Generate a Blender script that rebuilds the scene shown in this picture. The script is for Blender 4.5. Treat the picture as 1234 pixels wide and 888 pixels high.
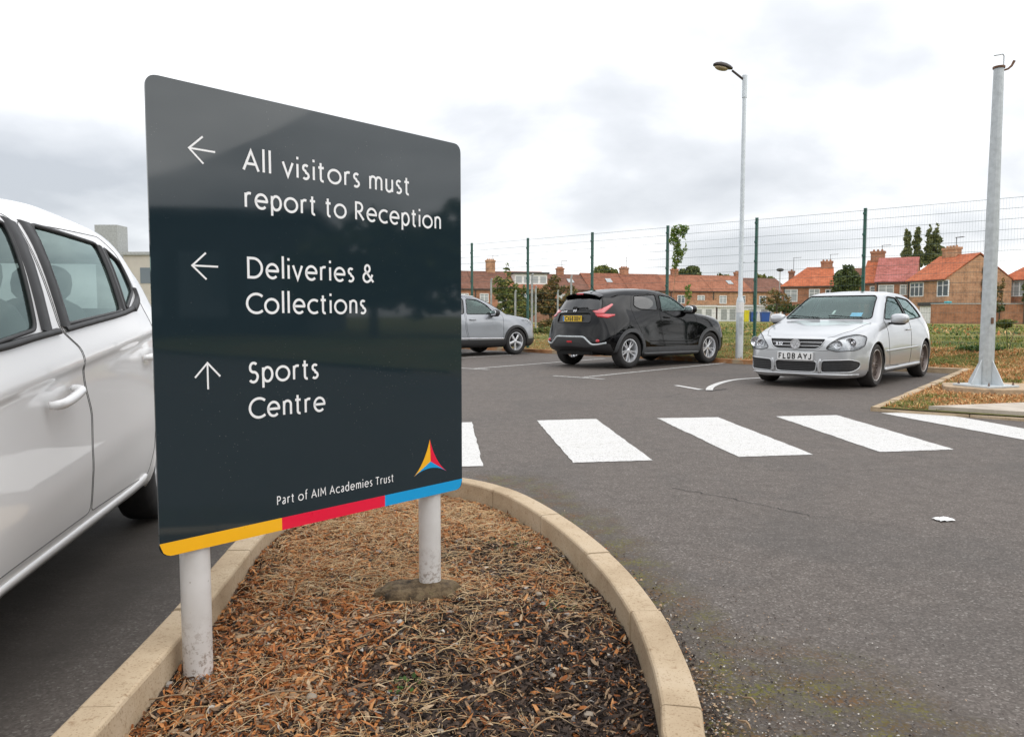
import bpy, bmesh, math, random
import numpy as np
from mathutils import Vector, Matrix, noise as mnoise
from mathutils.bvhtree import BVHTree
from mathutils.geometry import delaunay_2d_cdt

for o in list(bpy.data.objects):
    bpy.data.objects.remove(o)
scene = bpy.context.scene
col = scene.collection
R = random.Random(7)

# ------------------------------------------------------------------ camera
cam_d = bpy.data.cameras.new('camera')
cam = bpy.data.objects.new('camera', cam_d)
col.objects.link(cam)
cam_d.sensor_width = 36.0
cam_d.lens = 920 / 1234 * 36
cam_d.clip_start = 0.05
cam_d.clip_end = 5000
PITCH = math.atan(63 / 920)
cam.location = (0, 0, 1.05)
cam.rotation_euler = (math.pi / 2 - PITCH, 0, 0)
scene.camera = cam

# ------------------------------------------------------------------ light
SUN_EL, SUN_AZ = math.radians(46), math.radians(128)     # azimuth clockwise from +Y
world = bpy.data.worlds.new('World')
scene.world = world
world.use_nodes = True
wt = world.node_tree
wt.nodes.clear()
def wn(t, **k):
    n = wt.nodes.new(t)
    for a, b in k.items():
        setattr(n, a, b)
    return n
wo = wn('ShaderNodeOutputWorld')
sky = wn('ShaderNodeTexSky', sky_type='NISHITA')
sky.sun_disc = False
sky.sun_elevation = SUN_EL
sky.sun_rotation = SUN_AZ
bg1 = wn('ShaderNodeBackground'); bg1.inputs[1].default_value = 0.1
wt.links.new(sky.outputs[0], bg1.inputs[0])
tc = wn('ShaderNodeTexCoord')
sep = wn('ShaderNodeSeparateXYZ'); wt.links.new(tc.outputs['Generated'], sep.inputs[0])
def wmath(op, a, b=None, c=None, clamp=False):
    n = wn('ShaderNodeMath', operation=op); n.use_clamp = clamp
    for i, v in enumerate((a, b, c)):
        if v is None: continue
        if isinstance(v, (int, float)): n.inputs[i].default_value = v
        else: wt.links.new(v, n.inputs[i])
    return n.outputs[0]
zz = wmath('MAXIMUM', sep.outputs[2], 0.0)
den = wmath('ADD', zz, 0.32)
comb = wn('ShaderNodeCombineXYZ')
wt.links.new(wmath('DIVIDE', sep.outputs[0], den), comb.inputs[0])
wt.links.new(wmath('DIVIDE', sep.outputs[1], den), comb.inputs[1])
nz = wn('ShaderNodeTexNoise'); nz.inputs['Scale'].default_value = 1.15; nz.inputs['Detail'].default_value = 7
nz.inputs['Roughness'].default_value = 0.5; nz.inputs['Distortion'].default_value = 0.25
mp = wn('ShaderNodeMapping'); mp.inputs['Location'].default_value = (3.35, 1.9, 0.4)
wt.links.new(comb.outputs[0], mp.inputs[0]); wt.links.new(mp.outputs[0], nz.inputs['Vector'])
# thinner, brighter overcast towards +X (right of the photograph), heavier towards -X
# mean cover: brighter overhead, a heavier grey bank low on the left and a broad grey patch right of centre
def blob(cx_, cz_, wx, wz):
    az = wmath('DIVIDE', sep.outputs[0], wmath('ADD', wmath('ABSOLUTE', sep.outputs[1]), 0.02))
    dx = wmath('DIVIDE', wmath('SUBTRACT', az, cx_), wx); dz = wmath('DIVIDE', wmath('SUBTRACT', sep.outputs[2], cz_), wz)
    d2 = wmath('ADD', wmath('MULTIPLY', dx, dx), wmath('MULTIPLY', dz, dz))
    return wmath('POWER', 2.718, wmath('MULTIPLY', d2, -1.0))
dens = wmath('ADD', wmath('MULTIPLY', wmath('SUBTRACT', nz.outputs[0], 0.5), 1.35), 0.56)
dens = wmath('SUBTRACT', dens, wmath('MULTIPLY', blob(-.62, .11, .42, .085), 0.20))
dens = wmath('SUBTRACT', dens, wmath('MULTIPLY', blob(.08, .13, .34, .10), 0.15))
dens = wmath('ADD', dens, wmath('MULTIPLY', blob(.70, .16, .30, .24), 0.12))
ramp = wn('ShaderNodeValToRGB')
cr = ramp.color_ramp
cr.elements[0].position = 0.25; cr.elements[0].color = (0.40, 0.42, 0.45, 1)
cr.elements[1].position = 0.80; cr.elements[1].color = (1.4, 1.4, 1.4, 1)
e = cr.elements.new(0.42); e.color = (0.57, 0.585, 0.61, 1)
e = cr.elements.new(0.54); e.color = (0.76, 0.765, 0.78, 1)
e = cr.elements.new(0.64); e.color = (0.99, 0.99, 0.99, 1)
wt.links.new(dens, ramp.inputs[0])
bg2 = wn('ShaderNodeBackground')
wt.links.new(ramp.outputs[0], bg2.inputs[0])
wt.links.new(wmath('ADD', wmath('MULTIPLY', zz, 0.60), 1.0), bg2.inputs[1])
mx = wn('ShaderNodeMixShader'); mx.inputs[0].default_value = 0.92
wt.links.new(bg1.outputs[0], mx.inputs[1]); wt.links.new(bg2.outputs[0], mx.inputs[2])
wt.links.new(mx.outputs[0], wo.inputs[0])

sun_d = bpy.data.lights.new('sun', 'SUN')
sun_d.energy = 1.0
sun_d.angle = math.radians(80)
sun_d.color = (1.0, 0.97, 0.92)
sun = bpy.data.objects.new('sun', sun_d)
col.objects.link(sun)
sd = Vector((math.sin(SUN_AZ) * math.cos(SUN_EL), math.cos(SUN_AZ) * math.cos(SUN_EL), math.sin(SUN_EL)))
sun.rotation_euler = sd.to_track_quat('Z', 'Y').to_euler()

scene.render.engine = 'CYCLES'
scene.view_settings.view_transform = 'Standard'
scene.view_settings.look = 'None'
scene.view_settings.exposure = 0.55
scene.view_settings.gamma = 1.0

# ------------------------------------------------------------------ helpers
def tag(o, label=None, cat=None, group=None, kind=None):
    if label: o['label'] = label
    if cat: o['category'] = cat
    if group: o['group'] = group
    if kind: o['kind'] = kind
    return o
def empty(name, loc=(0, 0, 0), rz=0, label=None, cat=None, group=None):
    o = bpy.data.objects.new(name, None)
    col.objects.link(o)
    o.empty_display_size = 0.2
    o.location = loc; o.rotation_euler = (0, 0, rz)
    return tag(o, label, cat, group)
def meshobj(name, verts, faces, mats, parent=None, smooth=False, fmat=None, uvs=None):
    me = bpy.data.meshes.new(name)
    me.from_pydata([tuple(v) for v in verts], [], [tuple(f) for f in faces])
    if not isinstance(mats, (list, tuple)): mats = [mats]
    for m in mats: me.materials.append(m)
    if fmat is not None: me.polygons.foreach_set('material_index', fmat)
    if smooth: me.polygons.foreach_set('use_smooth', [True] * len(me.polygons))
    me.update()
    o = bpy.data.objects.new(name, me)
    col.objects.link(o)
    if parent: o.parent = parent
    return o
class MB:
    """collects simple shapes for ONE mesh"""
    def __init__(s): s.v = []; s.f = []; s.m = []; s.cur = 0
    def add(s, vs, fs):
        b = len(s.v); s.v += [tuple(v) for v in vs]; s.f += [tuple(i + b for i in f) for f in fs]; s.m += [s.cur] * len(fs)
        return s
    def box(s, x0, x1, y0, y1, z0, z1, M=None):
        vs = [Vector((x, y, z)) for z in (z0, z1) for y in (y0, y1) for x in (x0, x1)]
        if M is not None: vs = [M @ v for v in vs]
        return s.add(vs, [(0, 2, 3, 1), (4, 5, 7, 6), (0, 1, 5, 4), (2, 6, 7, 3), (0, 4, 6, 2), (1, 3, 7, 5)])
    def bar(s, a, b, w, h=None, up=(0, 0, 1)):
        a = Vector(a); b = Vector(b); h = h or w
        d = (b - a)
        if d.length < 1e-6: return s
        d.normalize(); u = Vector(up)
        if abs(d.dot(u)) > .98: u = Vector((1, 0, 0))
        x = d.cross(u).normalized() * w / 2; z = x.cross(d).normalized() * h / 2
        vs = [p + sx * x + sz * z for p in (a, b) for sx, sz in ((-1, -1), (1, -1), (1, 1), (-1, 1))]
        return s.add(vs, [(3, 2, 1, 0), (4, 5, 6, 7), (0, 1, 5, 4), (1, 2, 6, 5), (2, 3, 7, 6), (3, 0, 4, 7)])
    def tube(s, pts, r, n=8, closed=False, cap=True, up=(0, 0, 1)):
        pts = [Vector(p) for p in pts]
        N = len(pts)
        rs = r if isinstance(r, (list, tuple)) else [r] * N
        vs = []; prev = None
        for i, p in enumerate(pts):
            a = pts[(i - 1) % N] if (closed or i) else p
            b = pts[(i + 1) % N] if (closed or i < N - 1) else p
            d = (b - a)
            if d.length < 1e-9: d = Vector((0, 0, 1))
            d.normalize()
            if prev is None:
                u = Vector(up)
                if abs(d.dot(u)) > .95: u = Vector((1, 0, 0))
                x = d.cross(u).normalized()
            else:
                x = (prev - d * prev.dot(d))
                x = x.normalized() if x.length > 1e-6 else d.orthogonal().normalized()
            prev = x; y = d.cross(x)
            for k in range(n):
                t = 2 * math.pi * k / n
                vs.append(p + (x * math.cos(t) + y * math.sin(t)) * rs[i])
        fs = []
        for i in range(N if closed else N - 1):
            j = (i + 1) % N
            for k in range(n):
                k2 = (k + 1) % n
                fs.append((i * n + k, i * n + k2, j * n + k2, j * n + k))
        if cap and not closed:
            fs.append(tuple(range(n - 1, -1, -1))); fs.append(tuple((N - 1) * n + k for k in range(n)))
        return s.add(vs, fs)
    def lathe(s, prof, n=32, M=None, close=False):
        """prof = [(r, h)], axis local Z"""
        vs = []; P = len(prof)
        for k in range(n):
            t = 2 * math.pi * k / n
            for r, h in prof:
                v = Vector((r * math.cos(t), r * math.sin(t), h))
                vs.append(M @ v if M is not None else v)
        fs = []
        for k in range(n):
            k2 = (k + 1) % n
            for i in range(P - 1 + (1 if close else 0)):
                i2 = (i + 1) % P
                fs.append((k * P + i, k2 * P + i, k2 * P + i2, k * P + i2))
        return s.add(vs, fs)
    def prism(s, poly, z0, z1, M=None):
        n = len(poly)
        vs = [Vector((x, y, z)) for z in (z0, z1) for x, y in poly]
        if M is not None: vs = [M @ v for v in vs]
        fs = [tuple(range(n - 1, -1, -1)), tuple(range(n, 2 * n))] + [(i, (i + 1) % n, n + (i + 1) % n, n + i) for i in range(n)]
        return s.add(vs, fs)
    def ell(s, c, r, M=None, nu=16, nv=10, p=1.0, jit=0, rnd=None):
        """superellipsoid-ish blob"""
        vs = []; fs = []
        c = Vector(c)
        for i in range(nv + 1):
            a = -math.pi / 2 + math.pi * i / nv
            for k in range(nu):
                b = 2 * math.pi * k / nu
                q = [math.cos(a) * math.cos(b), math.cos(a) * math.sin(b), math.sin(a)]
                q = [math.copysign(abs(t) ** p, t) for t in q]
                v = Vector((q[0] * r[0], q[1] * r[1], q[2] * r[2]))
                if jit:
                    v *= 1 + jit * mnoise.noise(Vector(q) * 1.8 + c * 3.1)
                v = (M @ v if M is not None else v) + c
                vs.append(v)
        for i in range(nv):
            for k in range(nu):
                k2 = (k + 1) % nu
                fs.append((i * nu + k, i * nu + k2, (i + 1) * nu + k2, (i + 1) * nu + k))
        return s.add(vs, fs)
    def build(s, name, mats, parent=None, smooth=False, bevel=0, auto=None):
        o = meshobj(name, s.v, s.f, mats, parent, smooth, s.m)
        if bevel:
            m = o.modifiers.new('bevel', 'BEVEL'); m.width = bevel; m.segments = 2; m.limit_method = 'ANGLE'; m.angle_limit = .6
        if auto:
            me = o.data
            me.polygons.foreach_set('use_smooth', [True] * len(me.polygons))
            bm = bmesh.new(); bm.from_mesh(me)
            for e in bm.edges:
                if len(e.link_faces) == 2 and e.calc_face_angle(3) > auto: e.smooth = False
            bm.to_mesh(me); bm.free()
        return o
def copy_tree(o, parent=None):
    c = o.copy(); col.objects.link(c)
    if parent: c.parent = parent
    for ch in list(o.children): copy_tree(ch, c)
    return c
def lerp(a, b, t): return a + (b - a) * t
def catmull(pts, n=8, closed=False):
    P = [Vector(p) for p in pts]; out = []; N = len(P)
    for i in range(N if closed else N - 1):
        p0 = P[(i - 1) % N] if (closed or i) else P[0]
        p1 = P[i]; p2 = P[(i + 1) % N]
        p3 = P[(i + 2) % N] if (closed or i < N - 2) else P[-1]
        for k in range(n):
            t = k / n
            out.append(0.5 * ((2 * p1) + (p2 - p0) * t + (2 * p0 - 5 * p1 + 4 * p2 - p3) * t * t + (-p0 + 3 * p1 - 3 * p2 + p3) * t ** 3))
    if not closed: out.append(P[-1])
    return out
def roundpoly(pts, r, n=5):
    out = []; N = len(pts)
    for i in range(N):
        a = Vector(pts[i - 1]); b = Vector(pts[i]); c = Vector(pts[(i + 1) % N])
        rr = min(r, (a - b).length * .45, (c - b).length * .45)
        p = b + (a - b).normalized() * rr; q = b + (c - b).normalized() * rr
        for k in range(n + 1):
            t = k / n
            out.append((1 - t) ** 2 * p + 2 * t * (1 - t) * b + t * t * q)
    return out
def pip(px, py, poly):
    inside = np.zeros(len(px), bool); n = len(poly)
    for i in range(n):
        x1, y1 = poly[i]; x2, y2 = poly[(i + 1) % n]
        c = ((y1 > py) != (y2 > py))
        if y1 != y2:
            xi = (x2 - x1) * (py - y1) / (y2 - y1) + x1
            inside ^= c & (px < xi)
    return inside
def nearest_on_poly(x, y, poly, closed=True):
    best = 1e9; bp = None; n = len(poly)
    for i in range(n if closed else n - 1):
        ax, ay = poly[i]; bx, by = poly[(i + 1) % n]
        dx, dy = bx - ax, by - ay; L = dx * dx + dy * dy
        t = 0 if L < 1e-12 else max(0, min(1, ((x - ax) * dx + (y - ay) * dy) / L))
        qx, qy = ax + dx * t, ay + dy * t
        d = (qx - x) ** 2 + (qy - y) ** 2
        if d < best: best = d; bp = (qx, qy)
    return bp, math.sqrt(best)

# ------------------------------------------------------------------ materials
class NT:
    def __init__(s, name):
        s.m = bpy.data.materials.new(name); s.m.use_nodes = True
        s.t = s.m.node_tree; s.t.nodes.clear()
        s.out = s.n('ShaderNodeOutputMaterial')
    def n(s, t, **k):
        n = s.t.nodes.new(t)
        for a, b in k.items(): setattr(n, a, b)
        return n
    def l(s, a, b): s.t.links.new(a, b)
    def set(s, n, **k):
        for a, b in k.items():
            i = n.inputs[a.replace('_', ' ')]
            if hasattr(b, 'is_linked') or isinstance(b, bpy.types.NodeSocket): s.l(b, i)
            else: i.default_value = b
    def coord(s, kind='Object'): return s.n('ShaderNodeTexCoord').outputs[kind]
    def noise(s, scale, detail=4, rough=.55, vec=None, dist=0, kind='Object'):
        n = s.n('ShaderNodeTexNoise')
        n.inputs['Scale'].default_value = scale; n.inputs['Detail'].default_value = detail
        n.inputs['Roughness'].default_value = rough; n.inputs['Distortion'].default_value = dist
        s.l(vec if vec is not None else s.coord(kind), n.inputs['Vector'])
        return n.outputs['Fac' if 'Fac' in n.outputs else 0]
    def vor(s, scale, feature='F1', out=0, vec=None):
        n = s.n('ShaderNodeTexVoronoi', feature=feature)
        n.inputs['Scale'].default_value = scale
        s.l(vec if vec is not None else s.coord(), n.inputs['Vector'])
        return n.outputs[out]
    def ramp(s, fac, stops):
        n = s.n('ShaderNodeValToRGB'); c = n.color_ramp
        c.elements[0].position, c.elements[0].color = stops[0][0], col4(stops[0][1])
        c.elements[1].position, c.elements[1].color = stops[-1][0], col4(stops[-1][1])
        for p, q in stops[1:-1]:
            e = c.elements.new(p); e.color = col4(q)
        s.l(fac, n.inputs[0]); return n.outputs[0]
    def mix(s, fac, a, b, mode='MIX'):
        n = s.n('ShaderNodeMix', data_type='RGBA', blend_type=mode)
        for i, v in ((0, fac), (6, a), (7, b)):
            if isinstance(v, bpy.types.NodeSocket): s.l(v, n.inputs[i])
            else: n.inputs[i].default_value = col4(v) if i else v
        return n.outputs[2]
    def math(s, op, a, b=None, clamp=False):
        n = s.n('ShaderNodeMath', operation=op); n.use_clamp = clamp
        for i, v in enumerate((a, b)):
            if v is None: continue
            if isinstance(v, (int, float)): n.inputs[i].default_value = v
            else: s.l(v, n.inputs[i])
        return n.outputs[0]
    def bump(s, h, strength=.3, dist=.01):
        n = s.n('ShaderNodeBump'); n.inputs['Strength'].default_value = strength; n.inputs['Distance'].default_value = dist
        s.l(h, n.inputs['Height']); return n.outputs[0]
    def pbr(s, color, rough=.6, metal=0, normal=None, coat=0, spec=None, coat_rough=.03, trans=0):
        b = s.n('ShaderNodeBsdfPrincipled')
        for k, v in (('Base Color', color), ('Roughness', rough), ('Metallic', metal), ('Coat Weight', coat), ('Coat Roughness', coat_rough)):
            if isinstance(v, bpy.types.NodeSocket): s.l(v, b.inputs[k])
            else: b.inputs[k].default_value = col4(v) if k == 'Base Color' else v
        if spec is not None: b.inputs['Specular IOR Level'].default_value = spec
        if normal is not None: s.l(normal, b.inputs['Normal'])
        s.l(b.outputs[0], s.out.inputs[0]); return b
def col4(c):
    if isinstance(c, (int, float)): return (c, c, c, 1)
    return tuple(c) if len(c) == 4 else (*c, 1)
def simple(name, color, rough=.5, metal=0, var=.12, scale=8, coat=0, bump=0, bscale=60, spec=None):
    """plain material with a little wear in colour and roughness"""
    t = NT(name); c = col4(color)
    f = t.noise(scale, 5)
    d = tuple(x * (1 - var) for x in c[:3]); u = tuple(min(1, x * (1 + var)) for x in c[:3])
    cc = t.ramp(f, [(.3, d), (.7, u)])
    nm = t.bump(t.noise(bscale, 4), bump, .004) if bump else None
    rr = t.math('ADD', t.math('MULTIPLY', t.noise(scale * 2.3, 3), .16), max(0, rough - .08))
    t.pbr(cc, rr, metal, nm, coat, spec)
    return t.m
def paint(name, color, metal=0, rough=.35, coat=1.0, flake=0, dirt=(.25, .22, .19), dirt_amt=.25):
    t = NT(name)
    z = t.n('ShaderNodeSeparateXYZ'); t.l(t.coord(), z.inputs[0])
    low = t.math('MULTIPLY', t.math('SUBTRACT', .62, z.outputs[2], True), dirt_amt * 2.2)
    low = t.math('MULTIPLY', low, t.noise(5, 6), True)
    c = t.mix(low, color, dirt)
    nm = t.bump(t.noise(2.2, 2), .008, .02)
    if flake:
        fl = t.vor(900)
        c = t.mix(t.math('MULTIPLY', fl, flake), c, (.9, .9, .92))
    rr = t.math('ADD', t.math('MULTIPLY', low, .4), rough)
    t.pbr(c, rr, metal, nm, coat, .34 if coat == 0 else None, .04)
    return t.m
def glass_mat(name, tint, refl=1.0, ior=1.5):
    t = NT(name)
    tr = t.n('ShaderNodeBsdfTransparent'); tr.inputs[0].default_value = col4(tint)
    gl = t.n('ShaderNodeBsdfGlossy'); gl.inputs['Roughness'].default_value = .01
    gl.inputs[0].default_value = col4(refl)
    fr = t.n('ShaderNodeFresnel'); fr.inputs[0].default_value = ior
    fac = t.math('ADD', t.math('MULTIPLY', fr.outputs[0], 1.35), .02, True)
    m = t.n('ShaderNodeMixShader'); t.l(fac, m.inputs[0]); t.l(tr.outputs[0], m.inputs[1]); t.l(gl.outputs[0], m.inputs[2])
    t.l(m.outputs[0], t.out.inputs[0]); return t.m
def leafmat(name, stops, rough=.6, trans=.25):
    t = NT(name)
    g = t.n('ShaderNodeNewGeometry')
    c = t.ramp(g.outputs['Random Per Island'], stops)
    b = t.pbr(c, rough, 0, None, 0, .3)
    tl = t.n('ShaderNodeBsdfTranslucent'); t.l(c, tl.inputs[0])
    m = t.n('ShaderNodeMixShader'); m.inputs[0].default_value = trans
    t.l(b.outputs[0], m.inputs[1]); t.l(tl.outputs[0], m.inputs[2]); t.l(m.outputs[0], t.out.inputs[0])
    return t.m

M = {}
# asphalt with light and dark aggregate, moss and grit by the bed kerb, faint tyre-worn tone
t = NT('asphalt')
oc = t.coord()
agg = t.vor(150, out=1); sc = t.n('ShaderNodeSeparateColor'); t.l(agg, sc.inputs[0])
basec = t.ramp(sc.outputs[0], [(0, (.050, .042, .036)), (.45, (.096, .081, .071)), (.8, (.135, .115, .102)), (.93, (.17, .15, .135)), (1, (.28, .26, .235))])
big = t.noise(.55, 6); fine = t.noise(9, 6, .65)
basec = t.mix(t.math('MULTIPLY', big, .55), basec, (.140, .116, .100))
basec = t.mix(t.math('MULTIPLY', t.ramp(fine, [(.42, 0), (.7, 1)]), .35), basec, (.058, .049, .043))
stain = t.ramp(t.noise(.9, 6, .65, dist=.8), [(.48, 0), (.66, 1)])
basec = t.mix(t.math('MULTIPLY', stain, .38), basec, (.065, .06, .056))
# moss fringe: distance from the curved bed (ellipse), right-hand and left-hand side
sp = t.n('ShaderNodeSeparateXYZ'); t.l(oc, sp.inputs[0])
def ellipse(cx_, cy_, a, b):
    dx = t.math('DIVIDE', t.math('SUBTRACT', sp.outputs[0], cx_), a)
    dy = t.math('DIVIDE', t.math('SUBTRACT', sp.outputs[1], cy_), b)
    return t.math('SQRT', t.math('ADD', t.math('MULTIPLY', dx, dx), t.math('MULTIPLY', dy, dy)))
dd = ellipse(-.10, 1.2, .80, 3.45)
dd2 = ellipse(.75, 1.55, .62, 1.0)
near = t.math('ADD', t.math('MULTIPLY', t.math('SUBTRACT', 1.12, dd), 2.6), t.math('MULTIPLY', t.noise(3.2, 5, .6), .95))
near2 = t.math('ADD', t.math('MULTIPLY', t.math('SUBTRACT', .95, dd2), 1.5), t.math('MULTIPLY', t.noise(3.2, 5, .6), .7))
near = t.math('MAXIMUM', near, near2)
mask = t.ramp(near, [(.35, 0), (.85, 1)])
grain = t.math('MULTIPLY', t.ramp(t.noise(75, 3, .7), [(.46, 0), (.53, 1)]), t.ramp(t.noise(6, 5, .6), [(.40, .15), (.55, 1)]))
mossc = t.ramp(t.noise(7, 4), [(.35, (.13, .060, .018)), (.50, (.085, .060, .015)), (.58, (.12, .105, .014)), (.7, (.075, .075, .016))])
bay = t.math('MULTIPLY', t.math('MULTIPLY', t.math('SUBTRACT', -1.10, sp.outputs[0]), 3.0, True), t.ramp(t.noise(1.7, 5), [(.3, .72), (.6, .96)]))  # left tarmac darkened: the car's shade and bay dirt mixed into the colour
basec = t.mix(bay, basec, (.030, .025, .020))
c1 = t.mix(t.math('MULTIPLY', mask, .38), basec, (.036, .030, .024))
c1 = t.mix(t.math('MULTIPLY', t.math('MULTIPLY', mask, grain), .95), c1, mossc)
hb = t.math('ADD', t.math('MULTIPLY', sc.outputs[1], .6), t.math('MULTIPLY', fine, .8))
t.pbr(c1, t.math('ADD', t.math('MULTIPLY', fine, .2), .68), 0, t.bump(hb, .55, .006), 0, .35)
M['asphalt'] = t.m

t = NT('road_paint')
tr_ = t.n('ShaderNodeMapping'); tr_.inputs['Scale'].default_value = (1.2, 4.5, 1); t.l(t.coord(), tr_.inputs[0])
wear = t.ramp(t.math('ADD', t.math('MULTIPLY', t.noise(14, 8, .7), .6), t.math('MULTIPLY', t.noise(1.3, 6, .6, vec=tr_.outputs[0]), .4)), [(.37, (.40, .385, .36)), (.43, (.58, .57, .545)), (.52, (.60, .59, .575))])
pit = t.ramp(t.noise(110, 3, .6), [(.35, (.25, .235, .22)), (.41, (1, 1, 1))])
t.pbr(t.mix(1, wear, pit, 'MULTIPLY'), .62, 0, t.bump(t.noise(120, 3), .35, .004))
M['road_paint'] = t.m
t = NT('old_road_paint')
w = t.ramp(t.noise(20, 8, .7), [(.36, (.12, .11, .105)), (.5, (.42, .41, .39)), (.62, (.6, .59, .57))])
t.pbr(w, .7); M['old_paint'] = t.m

t = NT('kerb_concrete')
a = t.ramp(t.noise(3.5, 7, .6), [(.3, (.36, .265, .165)), (.5, (.46, .355, .235)), (.7, (.53, .43, .31))])
b = t.ramp(t.noise(34, 5, .7), [(.30, (.66, .58, .50)), (.42, (1, 1, 1)), (1, (1.0, 1.0, 1.0))])
spk = t.ramp(t.noise(150, 2), [(.33, (.62, .56, .48)), (.42, (1, 1, 1))])
c = t.mix(.8, t.mix(1, a, b, 'MULTIPLY'), spk, 'MULTIPLY')
t.pbr(c, .85, 0, t.bump(t.noise(90, 5, .7), .4, .003)); M['kerb'] = t.m
t = NT('orange_edging')
a = t.ramp(t.noise(2.0, 6, .65), [(.34, (.30, .13, .05)), (.5, (.42, .20, .085)), (.62, (.42, .33, .22))])
t.pbr(a, .85, 0, t.bump(t.noise(60, 5), .4, .004)); M['kerb_orange'] = t.m
t = NT('path_concrete')
a = t.ramp(t.noise(5, 7, .6), [(.3, (.36, .31, .25)), (.7, (.52, .46, .39))])
t.pbr(a, .85, 0, t.bump(t.noise(70, 5), .5, .004)); M['path'] = t.m
t = NT('bark_soil')
a = t.ramp(t.noise(38, 8, .75), [(.3, (.012, .008, .006)), (.5, (.035, .020, .013)), (.68, (.085, .045, .024))])
t.pbr(a, .95, 0, t.bump(t.noise(55, 8, .8), 1.0, .02)); M['soil'] = t.m
for nm, st in dict(
        bark_dark=[(0, (.016, .011, .009)), (.5, (.040, .026, .019)), (1, (.085, .056, .040))],
        bark_orange=[(0, (.15, .048, .015)), (.45, (.34, .115, .030)), (.8, (.46, .19, .06)), (1, (.55, .30, .13))],
        bark_tan=[(0, (.16, .10, .06)), (.6, (.32, .21, .125)), (1, (.46, .34, .22))],
        bark_grey=[(0, (.15, .13, .115)), (.7, (.33, .30, .27)), (1, (.6, .57, .52))]).items():
    M[nm] = leafmat(nm, st, .75, .05)
M['straw'] = leafmat('straw', [(0, (.34, .20, .095)), (.5, (.54, .37, .19)), (1, (.72, .56, .34))], .7, .15)
M['verge_litter'] = leafmat('verge_litter', [(0, (.26, .085, .022)), (.4, (.52, .21, .065)), (.75, (.66, .38, .16)), (1, (.72, .52, .27))], .75, .15)
M['grass'] = leafmat('grass', [(0, (.07, .11, .018)), (.4, (.13, .18, .028)), (.72, (.21, .23, .040)), (.9, (.33, .27, .075)), (1, (.46, .35, .16))], .7, .3)
M['green_weed'] = leafmat('green_weed', [(0, (.025, .06, .014)), (.6, (.06, .12, .022)), (1, (.12, .17, .04))], .6, .3)
M['dark_leaf'] = leafmat('dark_leaf', [(0, (.035, .055, .016)), (.5, (.085, .115, .034)), (1, (.19, .21, .065))], .6, .2)
M['bush_leaf'] = leafmat('bush_leaf', [(0, (.06, .085, .02)), (.5, (.145, .18, .042)), (.85, (.26, .25, .07)), (1, (.34, .24, .08))], .6, .2)
M['autumn_leaf'] = leafmat('autumn_leaf', [(0, (.06, .07, .02)), (.4, (.15, .13, .04)), (.7, (.24, .16, .055)), (1, (.36, .19, .07))], .6, .2)
M['vine_leaf'] = leafmat('vine_leaf', [(0, (.09, .16, .03)), (.6, (.20, .30, .05)), (1, (.38, .42, .10))], .5, .35)
M['trunk'] = simple('tree_bark', (.085, .065, .048), .9, 0, .3, 6, 0, .6, 30)
M['twig'] = simple('twig_wood', (.30, .20, .115), .8, 0, .4, 12)
t = NT('field_ground')
a = t.ramp(t.noise(.35, 8, .7), [(.30, (.10, .13, .025)), (.42, (.17, .20, .038)), (.55, (.26, .24, .055)), (.66, (.33, .23, .09)), (.78, (.12, .16, .03))])
b = t.ramp(t.noise(9, 6, .8), [(.3, (.45, .45, .45)), (.65, (1.25, 1.2, 1.1))])
t.pbr(t.mix(1, a, b, 'MULTIPLY'), .95, 0, t.bump(t.noise(7, 8, .8), 1, .12)); M['field'] = t.m
M['white_post'] = simple('white_post_paint', (.74, .73, .71), .5, 0, .06, 14, .2, .12, 200)
M['galv'] = simple('galvanised_steel', (.46, .49, .50), .55, .35, .14, 14, 0, .1, 60)
M['galv_light'] = simple('pale_galvanised_steel', (.56, .60, .62), .5, .3, .08, 12)
M['rust'] = simple('rusty_steel', (.16, .085, .05), .8, .2, .4, 30)
M['pad'] = simple('pad_concrete', (.42, .31, .205), .9, 0, .25, 12, 0, .6, 60)
M['green_metal'] = simple('green_powder_coat', (.012, .085, .06), .45, 0, .15, 6, .2)
M['wire'] = simple('green_wire', (.10, .15, .135), .5, .2, .15, 6)
M['conc_post'] = simple('weathered_concrete', (.36, .37, .36), .9, 0, .2, 6)
M['rubber'] = simple('tyre_rubber', (.022, .021, .021), .8, 0, .25, 20, 0, .3, 80)
M['rubber_dusty'] = simple('dusty_tyre_rubber', (.035, .031, .029), .85, 0, .25, 20, 0, .3, 80)
M['black_plastic'] = simple('black_trim_plastic', (.022, .022, .023), .5, 0, .15, 12)
M['grey_plastic'] = simple('grey_trim_plastic', (.060, .062, .065), .6, 0, .15, 12, 0, .1, 300)
M['gap_grey'] = simple('soft_panel_gap', (.10, .10, .10), .9)
M['seam'] = simple('panel_gap', (.012, .012, .012), .9)
M['chrome'] = simple('bright_chrome', (.78, .78, .80), .16, 1, .03, 9)
M['alloy'] = simple('silver_alloy', (.66, .67, .69), .34, .6, .05, 9, .5)
M['alloy_dark'] = simple('bronze_grey_alloy', (.20, .165, .15), .45, .55, .12, 9, .3)
M['alloy_lip'] = simple('polished_rim_lip', (.6, .58, .56), .3, .8, .05, 9)
M['disc'] = simple('brake_steel', (.10, .09, .085), .5, .6, .2, 20)
M['interior'] = simple('car_interior', (.055, .060, .060), .8, 0, .15, 20)
M['interior_light'] = simple('light_headliner', (.30, .31, .31), .9, 0, .1, 20)
M['glass_clear'] = glass_mat('car_glass_greenish', (.80, .93, .89), (.80, 1, .96))
M['glass_tint'] = glass_mat('car_glass_tinted', (.16, .18, .18))
M['lamp_glass'] = glass_mat('lamp_cover_glass', (.93, .95, .96))
M['lamp_chrome'] = simple('lamp_reflector', (.62, .63, .65), .35, .45, .2, 30)
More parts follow.
